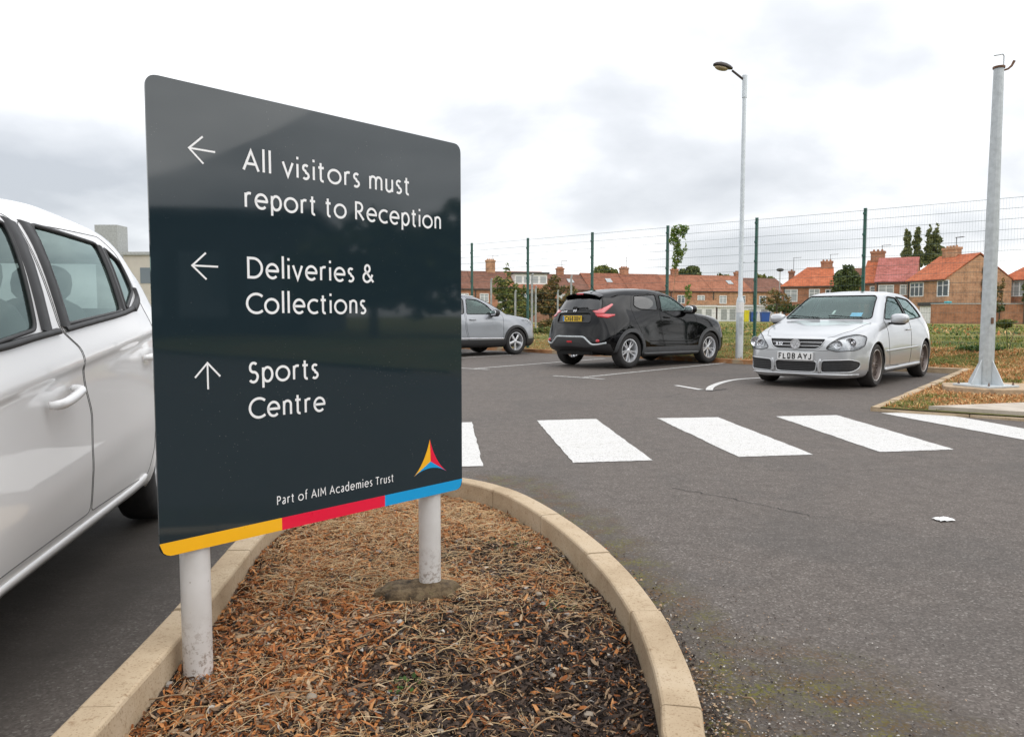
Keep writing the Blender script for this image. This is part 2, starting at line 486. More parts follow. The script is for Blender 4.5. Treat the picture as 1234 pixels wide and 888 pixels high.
t = NT('red_lens'); t.pbr((.50, .012, .02), .12, 0, t.bump(t.vor(90), .15, .002), 1.0); M['red_lens'] = t.m
t = NT('pale_lens'); t.pbr((.72, .42, .42), .12, 0, t.bump(t.vor(90), .15, .002), 1.0); M['pale_lens'] = t.m
M['white_lens'] = simple('white_lens', (.8, .78, .78), .15, 0, .05, 10, 1)
M['plate_white'] = simple('white_plate', (.78, .78, .77), .4, 0, .05, 9)
M['plate_yellow'] = simple('yellow_plate', (.78, .50, .02), .4, 0, .05, 9)
M['plate_blue'] = simple('blue_plate_band', (.02, .22, .60), .4)
M['ink'] = simple('black_ink', (.012, .012, .012), .5)
M['sticker'] = simple('light_blue_sticker', (.22, .55, .82), .6)
M['paper'] = simple('white_paper', (.85, .85, .84), .8, 0, .04)
M['paint_white'] = paint('white_car_paint', (.82, .82, .82), 0, .32, 1.0, 0, (.35, .30, .26), .16)
M['paint_silver'] = paint('silver_car_paint', (.48, .495, .51), .5, .28, 1.0, .12, (.35, .31, .27), .2)
M['paint_black'] = paint('black_car_paint', (.0025, .0025, .003), 0, .055, 0, 0, (.06, .055, .05), .05)
M['paint_grey'] = paint('grey_car_paint', (.27, .285, .31), .6, .34, 1.0, .1, (.25, .22, .2), .15)
# ------------------------------------------------------------------ stroke lettering (humanist sans, drawn as strokes)
def arc(cx, cy, rx, ry, a0, a1, n=12):
    return [(cx + rx * math.cos(math.radians(lerp(a0, a1, i / n))), cy + ry * math.sin(math.radians(lerp(a0, a1, i / n)))) for i in range(n + 1)]
X = .74          # x-height when the capital is 1
G = {}
h = X / 2
G['A'] = (.74, [[(.0, 0), (.37, 1), (.74, 0)], [(.13, .34), (.61, .34)]])
G['C'] = (.76, [arc(.5, .5, .5, .5, 48, 312, 22)])
G['D'] = (.80, [[(.06, 0), (.06, 1), (.3, 1)] + arc(.32, .5, .46, .5, 90, -90, 18) + [(.06, 0)]])
G['I'] = (.12, [[(.06, 0), (.06, 1)]])
G['M'] = (.86, [[(.05, 0), (.10, 1), (.43, .32), (.76, 1), (.81, 0)]])
G['P'] = (.52, [[(.06, 0), (.06, 1), (.24, 1)] + arc(.24, .74, .25, .26, 90, -90, 12) + [(.06, .48)]])
G['R'] = (.60, [[(.06, 0), (.06, 1), (.24, 1)] + arc(.24, .74, .25, .26, 90, -90, 12) + [(.06, .48)], [(.22, .48), (.58, 0)]])
G['S'] = (.50, [arc(.25, .76, .19, .24, 40, 180, 10) + arc(.25, .72, .19, .2, 200, 262, 4) + arc(.23, .27, .23, .26, 78, -10, 8) + arc(.23, .26, .22, .26, -20, -145, 10)])
G['T'] = (.58, [[(.0, 1), (.58, 1)], [(.29, 1), (.29, 0)]])
G['&'] = (.72, [[(.70, .0), (.20, .62)] + arc(.30, .78, .16, .21, 200, -20, 12) + [(.43, .66), (.28, .54)] + arc(.27, .27, .24, .27, 110, 290, 12) + [(.5, .12), (.64, .44)]])
G['a'] = (.46, [arc(.22, X - .2, .17, .2, 140, 0, 8) + [(.39, 0)], [(.39, X * .58), (.2, X * .52)] + arc(.17, .15, .15, .15, 100, 290, 10) + [(.39, .14)]])
G['c'] = (.58, [arc(.38, h, .36, h, 52, 308, 16)])
G['d'] = (.58, [arc(.29, h, .27, h, 60, 300, 16), [(.53, 1.2), (.53, 0)], arc(.29, h, .26, h, 60, 0, 4), arc(.29, h, .26, h, 300, 360, 4)])
G['e'] = (.68, [[(.04, h * 1.02), (.65, h * 1.02)] + arc(.35, h, .31, h, 5, 315, 20)])
G['f'] = (.34, [[(.14, 0), (.14, .98)] + arc(.30, 1.0, .16, .2, 180, 70, 6), [(0, X), (.32, X)]])
G['i'] = (.12, [[(.06, 0), (.06, X)], [(.06, .98), (.06, 1.12)]])
G['l'] = (.12, [[(.06, 0), (.06, 1.2)]])
G['m'] = (.86, [[(.06, 0), (.06, X)], [(.06, X * .6)] + arc(.25, X - .19, .18, .19, 150, 0, 8) + [(.43, 0)], [(.43, X * .6)] + arc(.62, X - .19, .18, .19, 150, 0, 8) + [(.80, 0)]])
G['n'] = (.52, [[(.06, 0), (.06, X)], [(.06, X * .6)] + arc(.26, X - .2, .2, .2, 150, 0, 8) + [(.46, 0)]])
G['o'] = (.76, [arc(.38, h, .36, h, 0, 360, 24)])
G['p'] = (.58, [[(.06, X), (.06, -.32)], arc(.30, h, .26, h, 120, -120, 16), arc(.30, h, .25, h, 120, 180, 4), arc(.30, h, .25, h, 240, 180, 4)])
G['r'] = (.36, [[(.06, 0), (.06, X)], [(.06, X * .55)] + arc(.26, X - .2, .2, .2, 160, 65, 6)])
G['s'] = (.38, [arc(.19, X - .15, .14, .15, 35, 180, 8) + arc(.19, X - .17, .14, .14, 200, 262, 3) + arc(.18, .16, .17, .17, 78, -10, 6) + arc(.18, .16, .16, .16, -20, -140, 8)])
G['t'] = (.36, [[(.14, 1.0), (.14, .14)] + arc(.26, .14, .12, .14, 180, 290, 6), [(0, X), (.32, X)]])
G['u'] = (.52, [[(.06, X), (.06, .2)] + arc(.24, .2, .18, .2, 180, 330, 8) + [(.46, .22)], [(.46, X), (.46, 0)]])
G['v'] = (.52, [[(.0, X), (.26, 0), (.52, X)]])
# number plate characters
G['F'] = (.5, [[(.5, 1), (.06, 1), (.06, 0)], [(.06, .53), (.42, .53)]])
G['L'] = (.5, [[(.06, 1), (.06, 0), (.5, 0)]])
G['0'] = (.56, [roundpoly([(.06, 0), (.5, 0), (.5, 1), (.06, 1)], .18, 4) + [Vector((.2, 0))]])
G['8'] = (.56, [roundpoly([(.06, 0), (.5, 0), (.5, .52), (.06, .52)], .16, 4) + [Vector((.2, 0))], roundpoly([(.08, .52), (.48, .52), (.48, 1), (.08, 1)], .16, 4) + [Vector((.2, .52))]])
G['6'] = (.56, [roundpoly([(.06, 0), (.5, 0), (.5, .55), (.06, .55)], .16, 4) + [Vector((.2, 0))], [(.06, .2), (.06, .8), (.2, 1), (.46, 1)]])
G['Y'] = (.6, [[(.0, 1), (.3, .45), (.6, 1)], [(.3, .45), (.3, 0)]])
G['J'] = (.45, [[(.4, 1), (.4, .18), (.28, 0), (.1, 0), (.0, .16)]])
G['X'] = (.6, [[(.0, 0), (.6, 1)], [(.0, 1), (.6, 0)]])
G['O'] = G['0']
G['W'] = (.8, [[(.0, 1), (.2, 0), (.4, .9), (.6, 0), (.8, 1)]])
G['V'] = (.6, [[(.0, 1), (.3, 0), (.6, 1)]])
G['3'] = (.5, [[(.05, 1), (.48, 1), (.24, .58), (.46, .5), (.5, .2), (.34, 0), (.05, .02)]])
G['2'] = (.5, [arc(.25, .74, .22, .26, 160, 0, 8) + [(.05, 0), (.5, 0)]])

def ribbon(mb, pts, w, fn, lift):
    """flat stroke of width w; fn maps (u, v, lift) to 3-D"""
    P = [Vector((p[0], p[1])) for p in pts]
    Q = [P[0]]
    for p in P[1:]:
        if (p - Q[-1]).length > 1e-5: Q.append(p)
    P = Q; n = len(P)
    if n < 2: return
    closed = (P[0] - P[-1]).length < 1e-4 and n > 3
    vs = []
    for i in range(n):
        if closed and i in (0, n - 1): a, b = P[n - 2], P[1]
        else: a, b = P[max(i - 1, 0)], P[min(i + 1, n - 1)]
        d1 = (P[i] - a); d2 = (b - P[i])
        if d1.length < 1e-9: d1 = d2
        if d2.length < 1e-9: d2 = d1
        d1 = d1.normalized(); d2 = d2.normalized()
        n1 = Vector((-d1.y, d1.x)); n2 = Vector((-d2.y, d2.x))
        m = n1 + n2
        m = m.normalized() if m.length > 1e-3 else n1
        s = w / 2 / max(.42, m.dot(n1))
        vs += [fn(*(P[i] + m * s), lift), fn(*(P[i] - m * s), lift)]
    mb.add(vs, [(2 * i, 2 * i + 1, 2 * i + 3, 2 * i + 2) for i in range(n - 1)])
def text_mb(s, x0, x1, y0, cap, stroke, fn, lift=.0012, mb=None, gap=.20, space=.62, xs=None):
    """fit the string between x0 and x1 on baseline y0"""
    tot = 0
    for i, ch in enumerate(s):
        tot += space if ch == ' ' else G[ch][0]
        if i < len(s) - 1 and ch != ' ' and s[i + 1] != ' ': tot += gap
    k = (x1 - x0) / tot
    mb = mb or MB(); x = 0; c = 0
    for i, ch in enumerate(s):
        if ch == ' ': x += space; continue
        for st in G[ch][1]:
            c += 1
            ribbon(mb, [(x0 + (x + p[0]) * k, y0 + p[1] * cap) for p in st], stroke, fn, lift + (c % 6) * .00006)
        x += G[ch][0] + (gap if i < len(s) - 1 and s[i + 1] != ' ' else 0)
    return mb

# ------------------------------------------------------------------ the sign
t = NT('sign_face')
c = t.mix(t.ramp(t.vor(70), [(.06, 1), (.10, 0)]), (.014, .026, .033), (.13, .14, .14))
keep = t.ramp(t.noise(3.2, 3), [(.50, .0), (.62, 1)])
c = t.mix(keep, (.014, .026, .033), c)
t.pbr(c, t.math('ADD', t.math('MULTIPLY', t.noise(6, 4), .05), .02), 0, t.bump(t.noise(2.2, 2), .015, .02), 0, .62); M['sign'] = t.m
def flat(name, c): return simple(name, c, .3, 0, .03, 6, .3)
M['band_yellow'] = flat('yellow_vinyl', (.93, .47, .012))
M['band_red'] = flat('red_vinyl', (.80, .006, .045))
M['band_blue'] = flat('blue_vinyl', (.002, .33, .68))
M['vinyl_white'] = flat('white_vinyl', (.88, .88, .88))
SD = Vector((.672, .740, 0)).normalized()
SRZ = math.atan2(SD.y, SD.x)
sign = empty('direction_sign', (-.9645, 2.05, 0), SRZ,
             'dark grey visitor direction sign on two white posts with yellow, red and blue band', 'sign')
W_, Z0, Z1 = 1.146, .390, 1.687
TH = .006
def sfn(u, v, l): return Vector((u, -TH / 2 - l, v))       # face towards local -Y
outline = roundpoly([(0, Z0), (W_, Z0), (W_, Z1), (0, Z1)], .035, 8)
mb = MB(); n = len(outline)
mb.add([(p.x, -TH / 2, p.y) for p in outline] + [(p.x, TH / 2, p.y) for p in outline],
       [tuple(range(n)), tuple(range(2 * n - 1, n - 1, -1))] + [(i, n + i, n + (i + 1) % n, (i + 1) % n) for i in range(n)])
panel = mb.build('sign_panel', M['sign'], sign)
def clip_outline(x0, x1, z0, z1):
    """band shape following the rounded lower corners"""
    pts = []
    N = 40
    for i in range(N + 1):
        x = lerp(x0, x1, i / N); r = .035; zb = Z0
        if x < r: zb = Z0 + r - math.sqrt(max(0, r * r - (r - x) ** 2))
        if x > W_ - r: zb = Z0 + r - math.sqrt(max(0, r * r - (x - (W_ - r)) ** 2))
        pts.append((x, zb))
    return pts + [(x1, z1), (x0, z1)]
for nm, mt, a, b in (('yellow_band', 'band_yellow', 0, .3725), ('red_band', 'band_red', .3725, .773), ('blue_band', 'band_blue', .773, W_)):
    mb = MB(); P = clip_outline(a, b, Z0, .4285)
    f = [sfn(x, z, .0008) for x, z in P]; m_ = len(f)
    mb.add(f + [v + Vector((0, .0011, 0)) for v in f], [tuple(range(m_))] + [(i, m_ + i, m_ + (i + 1) % m_, (i + 1) % m_) for i in range(m_)])
    mb.build(nm, M[mt], sign)
SW = .0077
def words(s_, x0, x1, y0, cap, sw, gap=.2, space=.62):
    tot = 0; spans = []; x = 0; ws = s_.split(' ')
    for w in ws:
        wl = sum(G[c][0] for c in w) + gap * (len(w) - 1); spans.append((w, x, x + wl)); x += wl + space
    k = (x1 - x0) / (x - space)
    for w, a, b in spans: text_mb(w, x0 + a * k, x0 + b * k, y0, cap, sw, sfn, gap=gap).build('word', M['vinyl_white'], sign)
for s_, x0, x1, y0, cap in (('All visitors must', .272, .896, 1.474, .056), ('report to Reception', .273, 1.043, 1.3675, .055),
                            ('Deliveries &', .276, .735, 1.164, .056), ('Collections', .273, .701, 1.0595, .056),
                            ('Sports', .274, .511, .8545, .057), ('Centre', .274, .534, .748, .057)):
    words(s_, x0, x1, y0, cap, SW)
words('Part of AIM Academies Trust', .357, .811, .472, .0250, .0031, .26, .66)
for (cx_, cz_, up_) in ((.150, 1.510, 0), (.150, 1.190, 0), (.148, .880, 1)):
    mb = MB(); r_ = .037
    for k_, st in enumerate(([(-r_, 0), (r_, 0)], [(0.002, r_), (-r_ - .001, 0), (0.002, -r_)])):
        st = [(cx_ + (p[1] if up_ else p[0]), cz_ + (-p[0] if up_ else p[1])) for p in st]
        ribbon(mb, st, .0052, sfn, .001 + k_ * .0001)
    mb.build('arrow', M['vinyl_white'], sign)
T_, L_, R_, C_ = (.982, .600), (.906, .474), (1.064, .471), (.985, .518)
def qb(a, c_, b, n=10): return [((1 - t_) ** 2 * a[0] + 2 * t_ * (1 - t_) * c_[0] + t_ * t_ * b[0], (1 - t_) ** 2 * a[1] + 2 * t_ * (1 - t_) * c_[1] + t_ * t_ * b[1]) for t_ in [i / n for i in range(n + 1)]]
logo = empty('logo', (0, 0, 0)); logo.parent = sign
for nm, mt, pts in (('yellow_petal', 'band_yellow', qb(T_, (.958, .518), L_) + [C_]), ('red_petal', 'band_red', qb(T_, (1.006, .512), R_) + [C_]),
                    ('blue_petal', 'band_blue', qb(L_, (.986, .515), R_) + [C_])):
    mb = MB(); f = [sfn(p[0], p[1], .0012) for p in pts]
    c_ = sfn(*C_, .0012)
    mb.add(f[:-1] + [c_], [(i, i + 1, len(f) - 1) for i in range(len(f) - 2)]); mb.build(nm, M[mt], logo)
t = NT('splashed_white_post')
z_n = t.n('ShaderNodeSeparateXYZ'); t.l(t.coord(), z_n.inputs[0])
lowm = t.math('MULTIPLY', t.math('SUBTRACT', .20, z_n.outputs[2], True), 4.5)
spl = t.math('MULTIPLY', t.ramp(t.noise(55, 6, .75), [(.50, 0), (.60, 1)]), lowm, True)
c_ = t.mix(spl, t.ramp(t.noise(9, 6), [(.3, (.74, .73, .71)), (.65, (.84, .835, .825))]), (.20, .12, .065))
spk = t.ramp(t.vor(38), [(.06, 1), (.10, 0)])
c_ = t.mix(t.math('MULTIPLY', spk, .5), c_, (.25, .20, .16))
t.pbr(c_, .5, 0, t.bump(t.noise(200, 3), .1, .002), .15); M['post_paint'] = t.m
# posts behind the panel with clips and caps
for u_ in (.122, 1.028):
    mb = MB(); mb.lathe([(0, -.3), (.0415, -.25), (.0415, 1.60), (.038, 1.615), (0, 1.618)], 32, Matrix.Translation((u_, .052, 0)))
    po = mb.build('post', M['post_paint'], sign, auto=.7)
    for z_ in (.52, 1.02, 1.5):
        mb = MB(); mb.lathe([(.0425, z_ - .02), (.047, z_ - .02), (.047, z_ + .02), (.0425, z_ + .02)], 24, Matrix.Translation((u_, .052, 0)), True)
        mb.box(u_ - .03, u_ + .03, .0035, .012, z_ - .02, z_ + .02)
        mb.build('clip', M['galv'], po)

# lump of old concrete footing at the right-hand post
def lump(name, c, r, mt, label, cat, jit=.35, nu=28, nv=16, seed=0, group=None, rz=0, p=.8):
    mb = MB()
    vs = []
    mb.ell((0, 0, 0), r, None, nu, nv, p)
    out = []
    for v in mb.v:
        q = Vector(v); d = mnoise.fractal(q * (2.2 / max(r)) + Vector((seed, 3, 1)), .9, 2.2, 4) * jit
        out.append(q * (1 + d))
    o = meshobj(name, out, mb.f, mt, None, True); o.location = c; o.rotation_euler = (0, 0, rz)
    return tag(o, label, cat, group)
t = NT('mossy_concrete')
a = t.ramp(t.noise(24, 7, .7), [(.36, (.03, .02, .010)), (.48, (.10, .066, .034)), (.58, (.17, .12, .066)), (.68, (.07, .06, .018))])
t.pbr(a, .95, 0, t.bump(t.noise(60, 7, .8), 1, .01)); M['mossy'] = t.m
lump('footing_lump', (-.355, 2.82, .006), (.165, .08, .042), M['mossy'], 'rough mossy concrete lump at the foot of the right-hand white sign post', 'footing', .30, seed=5, rz=.12)
# ------------------------------------------------------------------ ground
def sheet(name, quads, z, m, parent=None, kind=None):
    mb = MB()
    for q in quads: mb.add([(x, y, z) for x, y in q], [tuple(range(len(q)))])
    o = mb.build(name, m, parent)
    if kind: o['kind'] = kind
    return o
KB = Vector((5.35, 16.35)); KC = Vector((8.22, 13.85)); KD = Vector((3.98, 8.42)); KF = Vector((5.15, 7.60))
KA = KB + (KB - Vector((5.35 + .64, 16.35 - .77))) .normalized() * 60
KG = KF + Vector((.75, -.66)).normalized() * 60
KL = [KA, KB, KC, KD, KF, KG]
BED = [(.39, -1.3), (.39, 0), (.41, .9), (.441, 1.667), (.463, 1.807), (.484, 2.082), (.479, 2.488), (.408, 2.995), (.249, 3.579), (.014, 4.136),
       (-.28, 4.461), (-.62, 4.56), (-.93, 4.36), (-1.12, 3.98), (-1.185, 3.55), (-1.171, 3.14), (-1.105, 2.451), (-1.055, 1.667), (-1.02, .6), (-.99, -1.3)]
BEDC = [(p.x, p.y) for p in catmull([Vector((*p, 0)) for p in BED], 10)]
def inset(poly, d):
    out = []; n_ = len(poly)
    for i in range(n_):
        a = Vector(poly[max(i - 1, 0)]); b = Vector(poly[min(i + 1, n_ - 1)])
        t_ = (b - a).normalized(); out.append((poly[i][0] - t_.y * d, poly[i][1] + t_.x * d))
    return out
hole = inset(BEDC, .05)
pts = [Vector(p) for p in hole] + [Vector(p) for p in ((-70, -60), (60, -60), (60, 75), (-70, 75))]; nh = len(hole)
r_ = delaunay_2d_cdt(pts, [(i, (i + 1) % nh) for i in range(nh)] + [(nh, nh + 1), (nh + 1, nh + 2), (nh + 2, nh + 3), (nh + 3, nh)], [], 0, 1e-6)
fc_ = []
for f in r_[2]:
    c_ = sum((r_[0][i] for i in f), Vector((0, 0))) / len(f)
    if not pip(np.array([c_.x]), np.array([c_.y]), hole)[0]: fc_.append(tuple(f))
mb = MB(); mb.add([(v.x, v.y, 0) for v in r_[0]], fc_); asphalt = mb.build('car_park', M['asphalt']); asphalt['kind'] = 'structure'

stripes = [((-.98, 7.42), (-.395, 7.51), (-.204, 5.29), (-.82, 5.22)),
           ((.251, 7.631), (.857, 7.755), (1.028, 5.506), (.44, 5.411)),
           ((1.494, 7.80), (2.139, 7.883), (2.289, 5.735), (1.69, 5.637)),
           ((2.766, 7.949), (3.45, 8.05), (3.484, 5.956), (2.843, 5.846)),
           ((4.003, 8.223), (4.609, 8.295), (4.93, 6.05), (4.43, 6.0))]
def ragged(P, amp=.006):
    out = []
    for i in range(4):
        a = Vector(P[i]); b = Vector(P[(i + 1) % 4])
        for k in range(24):
            q = a.lerp(b, k / 24); out.append((q.x + R.uniform(-amp, amp), q.y + R.uniform(-amp, amp)))
    return out
for s_ in stripes:
    sheet('crossing_stripe', [ragged(s_[::-1])], .004, M['road_paint'], asphalt)
def line(name, a, b, w, m='old_paint', z=.004):
    a = Vector(a); b = Vector(b); d = (b - a).normalized() * w / 2; n_ = Vector((-d.y, d.x))
    return sheet(name, [ragged([a - n_, b - n_, b + n_, a + n_], .005)], z, M[m], asphalt)
def path_line(name, pts, w, m='road_paint'):
    P = catmull([Vector((*p, 0)) for p in pts], 6); mb = MB(); vs = []
    for i, p in enumerate(P):
        d = (P[min(i + 1, len(P) - 1)] - P[max(i - 1, 0)]).normalized(); n_ = Vector((-d.y, d.x, 0)) * w / 2
        vs += [p + n_ + Vector((0, 0, .004)), p - n_ + Vector((0, 0, .004))]
    mb.add(vs, [(2 * i, 2 * i + 1, 2 * i + 3, 2 * i + 2) for i in range(len(P) - 1)])
    return mb.build(name, M[m], asphalt)
line('bay_line', (1.25, 13.11), (4.75, 17.05), .10)
line('bay_line', (.731, 13.408), (1.537, 12.698), .10, z=.0045)
line('bay_line', (-.80, 15.20), (2.3, 18.9), .10)
line('bay_line', (-1.75, 15.95), (-.45, 14.95), .10, z=.0045)
line('bay_line', (-2.8, 17.4), (.0, 20.7), .10)
line('bay_line', (-3.4, 17.9), (-2.3, 16.95), .10, z=.0045)
line('bay_line', (2.49, 11.55), (2.70, 10.86), .09, 'road_paint')
path_line('curved_line', [(2.80, 10.80), (2.98, 11.35), (3.33, 12.06), (3.72, 12.62), (4.2, 12.95), (4.7, 13.2)], .10)
# cracks
def crack(pts, w=.007):
    mb = MB(); P = []
    for a, b in zip(pts[:-1], pts[1:]):
        a = Vector(a); b = Vector(b)
        for k in range(10):
            q = a.lerp(b, k / 10); P.append(q + Vector((R.uniform(-.012, .012), R.uniform(-.012, .012))))
    vs = []
    for i, p in enumerate(P):
        d = (P[min(i + 1, len(P) - 1)] - P[max(i - 1, 0)]).normalized(); n_ = Vector((-d.y, d.x)) * w / 2 * R.uniform(.3, 1.3)
        vs += [(p.x + n_.x, p.y + n_.y, .0035), (p.x - n_.x, p.y - n_.y, .0035)]
    mb.add(vs, [(2 * i, 2 * i + 1, 2 * i + 3, 2 * i + 2) for i in range(len(P) - 1)])
    mb.build('crack', M['seam'], asphalt)
crack([(.98, 4.62), (1.10, 4.50), (1.28, 4.33), (1.45, 4.12), (1.585, 3.95)], .006)
crack([(1.585, 3.95), (1.75, 3.88), (1.9, 3.75)], .003)
crack([(2.66, 10.85), (2.80, 10.7), (2.95, 10.85), (3.1, 10.95)], .05)
crack([(-.2, 9.3), (.8, 9.45), (2.0, 9.9), (2.66, 10.8)], .006)
crack([(2.3, 3.25), (2.7, 3.35), (3.3, 3.7)], .004)

# ------------------------------------------------------------------ kerbs made of stones
def kerb(name, outer, width, z0, z1, slen, mat, inward=1, gap=.008, sub=5, z1b=None, single=None):
    """outer: 2-D polyline, stones lie to its left (inward=1) or right (-1)"""
    P = [Vector(p[:2]) for p in outer]
    acc = [0]
    for a, b in zip(P[:-1], P[1:]): acc.append(acc[-1] + (b - a).length)
    def at(s_):
        s_ = max(0, min(acc[-1] - 1e-6, s_))
        for i in range(len(P) - 1):
            if s_ <= acc[i + 1]:
                return P[i].lerp(P[i + 1], (s_ - acc[i]) / max(1e-9, acc[i + 1] - acc[i])), i
    def tang(s_):
        a, _ = at(s_ - .03); b, _ = at(s_ + .03)
        return (b - a).normalized()
    mb = MB(); N = max(2, int(acc[-1] / .15)); prev = None
    hv = []
    for i in range(N + 1):
        s_ = acc[-1] * i / N; p, _ = at(s_); d = tang(s_); n_ = Vector((-d.y, d.x)) * inward
        a = p + n_ * .012; b = p + n_ * (width - .012)
        hv += [(a.x, a.y, z0 - .12), (a.x, a.y, lerp(z0, z1, .5)), (b.x, b.y, lerp(z0, z1, .5)), (b.x, b.y, z0 - .12)]
    mb.add(hv, [(4 * i + k, 4 * i + (k + 1) % 4, 4 * i + 4 + (k + 1) % 4, 4 * i + 4 + k) for i in range(N) for k in range(4)])
    root = mb.build(name, mat); root['kind'] = 'structure'
    cnt = max(1, round(acc[-1] / slen))
    for j in range(cnt):
        s0 = acc[-1] * j / cnt + gap / 2; s1 = acc[-1] * (j + 1) / cnt - gap / 2
        mb = MB(); vs = []
        ch = .010; dz = R.uniform(-.003, .003); off = R.uniform(-.003, .003)
        zt_ = z1 + dz if z1b is None else lerp(z1, z1b, (j + .5) / cnt)
        prof = [(0, z0), (0, zt_ - ch), (ch * .35, zt_ - ch * .3), (ch, zt_), (width - ch, zt_), (width - ch * .35, zt_ - ch * .3), (width, zt_ - ch), (width, z0)]
        for i in range(sub + 1):
            s_ = lerp(s0, s1, i / sub); p, _ = at(s_); d = tang(s_); n_ = Vector((-d.y, d.x)) * inward
            for a, z in prof:
                q = p + n_ * (a + off); vs.append((q.x, q.y, z))
        K = len(prof)
        fs = [(K * i + k, K * i + k + 1, K * i + K + k + 1, K * i + K + k) for i in range(sub) for k in range(K - 1)]
        fs += [tuple(range(K)), tuple(K * sub + k for k in range(K - 1, -1, -1))]
        mb.add(vs, fs); mb.build('kerb_stone', mat, root)
    return root
kerb('bed_kerb', BEDC, .100, -.02, .10, .62, M['kerb'], 1, sub=6)
kerb('far_kerb', [KA, KB], .10, -.02, .10, .9, M['kerb_orange'], 1, sub=1)
kerb('bay_kerb', [KB, KC], .10, -.02, .10, .9, M['kerb'], 1, sub=1)
kerb('bay_kerb', [KC, KD], .10, -.02, .11, .9, M['kerb'], 1, sub=1, z1b=.045)
kerb('path_kerb', [KD, KF, KF + Vector((.75, -.66)).normalized() * 8], .10, -.03, .035, .9, M['kerb'], 1, sub=1)

# ------------------------------------------------------------------ planting bed
BIN = inset(BEDC, .096)
def bedz(x, y):
    lk = max(0, min(1, (-.955 - x) / .08)) * .028
    return lk - .006 + .016 * mnoise.noise(Vector((x * 2.1, y * 2.1, 0))) + .008 * mnoise.noise(Vector((x * 9, y * 9, 3)))
gx = []
stp = .035
ys_ = np.arange(-1.28, 4.6, stp); xs_ = np.arange(-1.3, .6, stp)
XX, YY = np.meshgrid(xs_, ys_)
ins = pip(XX.ravel(), YY.ravel(), inset(BEDC, .125))
pts = [Vector(p) for p in BIN] + [Vector((x, y)) for x, y, k in zip(XX.ravel(), YY.ravel(), ins) if k]
ed = [(i, (i + 1) % len(BIN)) for i in range(len(BIN))]
r_ = delaunay_2d_cdt(pts, ed, [], 1, 1e-5)
mb = MB(); mb.add([(v.x, v.y, bedz(v.x, v.y)) for v in r_[0]], [tuple(f) for f in r_[2]])
bed = mb.build('planting_bed', M['soil'], None, True); bed['kind'] = 'structure'

def flakes(name, specs, mats, label, cat, parent=None, smooth=False):
    """specs: iterable of (x,y,z,len,wid,rot,tilt,roll,curl,matindex)"""
    vs = []; fs = []; fm = []
    for (x, y, z, l, w, rz, ti, ro, cu, mi) in specs:
        b = len(vs)
        ct, st = math.cos(rz), math.sin(rz); c2, s2 = math.cos(ti), math.sin(ti); cr_, sr_ = math.cos(ro), math.sin(ro)
        for k, (u, ww) in enumerate(((-.5, .45), (-.12, 1), (.2, .9), (.5, .25))):
            for sgn in (-.5, .5):
                px = u * l; py = sgn * ww * w; pz = -cu * l * u * u * 2 + cu * l * .2
                # roll about x, tilt about y, rotate about z
                py, pz = py * cr_ - pz * sr_, py * sr_ + pz * cr_
                px, pz = px * c2 - pz * s2, px * s2 + pz * c2
                vs.append((x + px * ct - py * st, y + px * st + py * ct, z + pz))
        for k in range(3):
            fs.append((b + 2 * k, b + 2 * k + 1, b + 2 * k + 3, b + 2 * k + 2)); fm.append(mi)
    o = meshobj(name, vs, fs, mats, parent, smooth, fm)
    tag(o, label, cat, None, 'stuff'); return o
BPOLY = inset(BEDC, .104)
def inbed(x, y):
    return bool(pip(np.array([x]), np.array([y]), BPOLY)[0])
# candidate points in bulk
N = 120000
cx_ = np.array([R.uniform(-1.15, .45) for _ in range(N)]); cy_ = np.array([1.0 + 3.5 * R.random() ** 1.35 for _ in range(N)])
ok = pip(cx_, cy_, BPOLY)
sp_ = []
for x, y, k in zip(cx_, cy_, ok):
    if not k: continue
    # orange shreds lie to the left and towards the back, dark bark to the right and front
    side = (-.30 - x) * 1.1 + (y - 2.4) * .36 + 1.2 * mnoise.noise(Vector((x * 2.3, y * 2.3, 7))) + .3 * mnoise.noise(Vector((x * 7, y * 7, 2)))
    q = R.random()
    po = min(.82, max(.05, .33 + side * .95))
    if q < po: mi = 1 if R.random() < .66 else 2
    else:
        r2 = R.random(); mi = 0 if r2 < .80 else (2 if r2 < .93 else (1 if r2 < .975 else 3))
    l = (.006 + .042 * R.random() ** 3.0) * (1.25 if mi else 1.0); w = min(.010, l * R.uniform(.10, .34) + .0012)
    if mi == 3: l *= .7; w = l * R.uniform(.3, .6)
    sp_.append((x, y, bedz(x, y) + R.uniform(.001, .014), l, w, R.uniform(0, 6.28), R.gauss(0, .32), R.gauss(0, .6), R.gauss(.1, .35), mi))
flakes('bark_mulch', sp_, [M['bark_dark'], M['bark_orange'], M['bark_tan'], M['bark_grey']], 'loose dark and orange bark mulch covering the curved planting bed under the sign', 'bark mulch')
def stalks(name, specs, mats, label, cat):
    """curved thin strips: (p, dir, length, width, lift, bend, mi)"""
    vs = []; fs = []; fm = []
    for (p, a, l, w, lift, bend, mi) in specs:
        b = len(vs); K = 5; a0 = a
        x, y, z = p
        for k in range(K + 1):
            t_ = k / K
            n_ = (-math.sin(a0) * w / 2 * (1 - .6 * t_), math.cos(a0) * w / 2 * (1 - .6 * t_))
            zz_ = z + lift * math.sin(t_ * math.pi * .85)
            vs += [(x + n_[0], y + n_[1], zz_), (x, y, zz_ + w * .5), (x - n_[0], y - n_[1], zz_)]
            x += math.cos(a0) * l / K; y += math.sin(a0) * l / K; a0 += bend / K
        for k in range(K):
            o_ = b + 3 * k
            fs += [(o_, o_ + 1, o_ + 4, o_ + 3), (o_ + 1, o_ + 2, o_ + 5, o_ + 4)]; fm += [mi, mi]
    o = meshobj(name, vs, fs, mats, None, True, fm); return tag(o, label, cat, None, 'stuff')
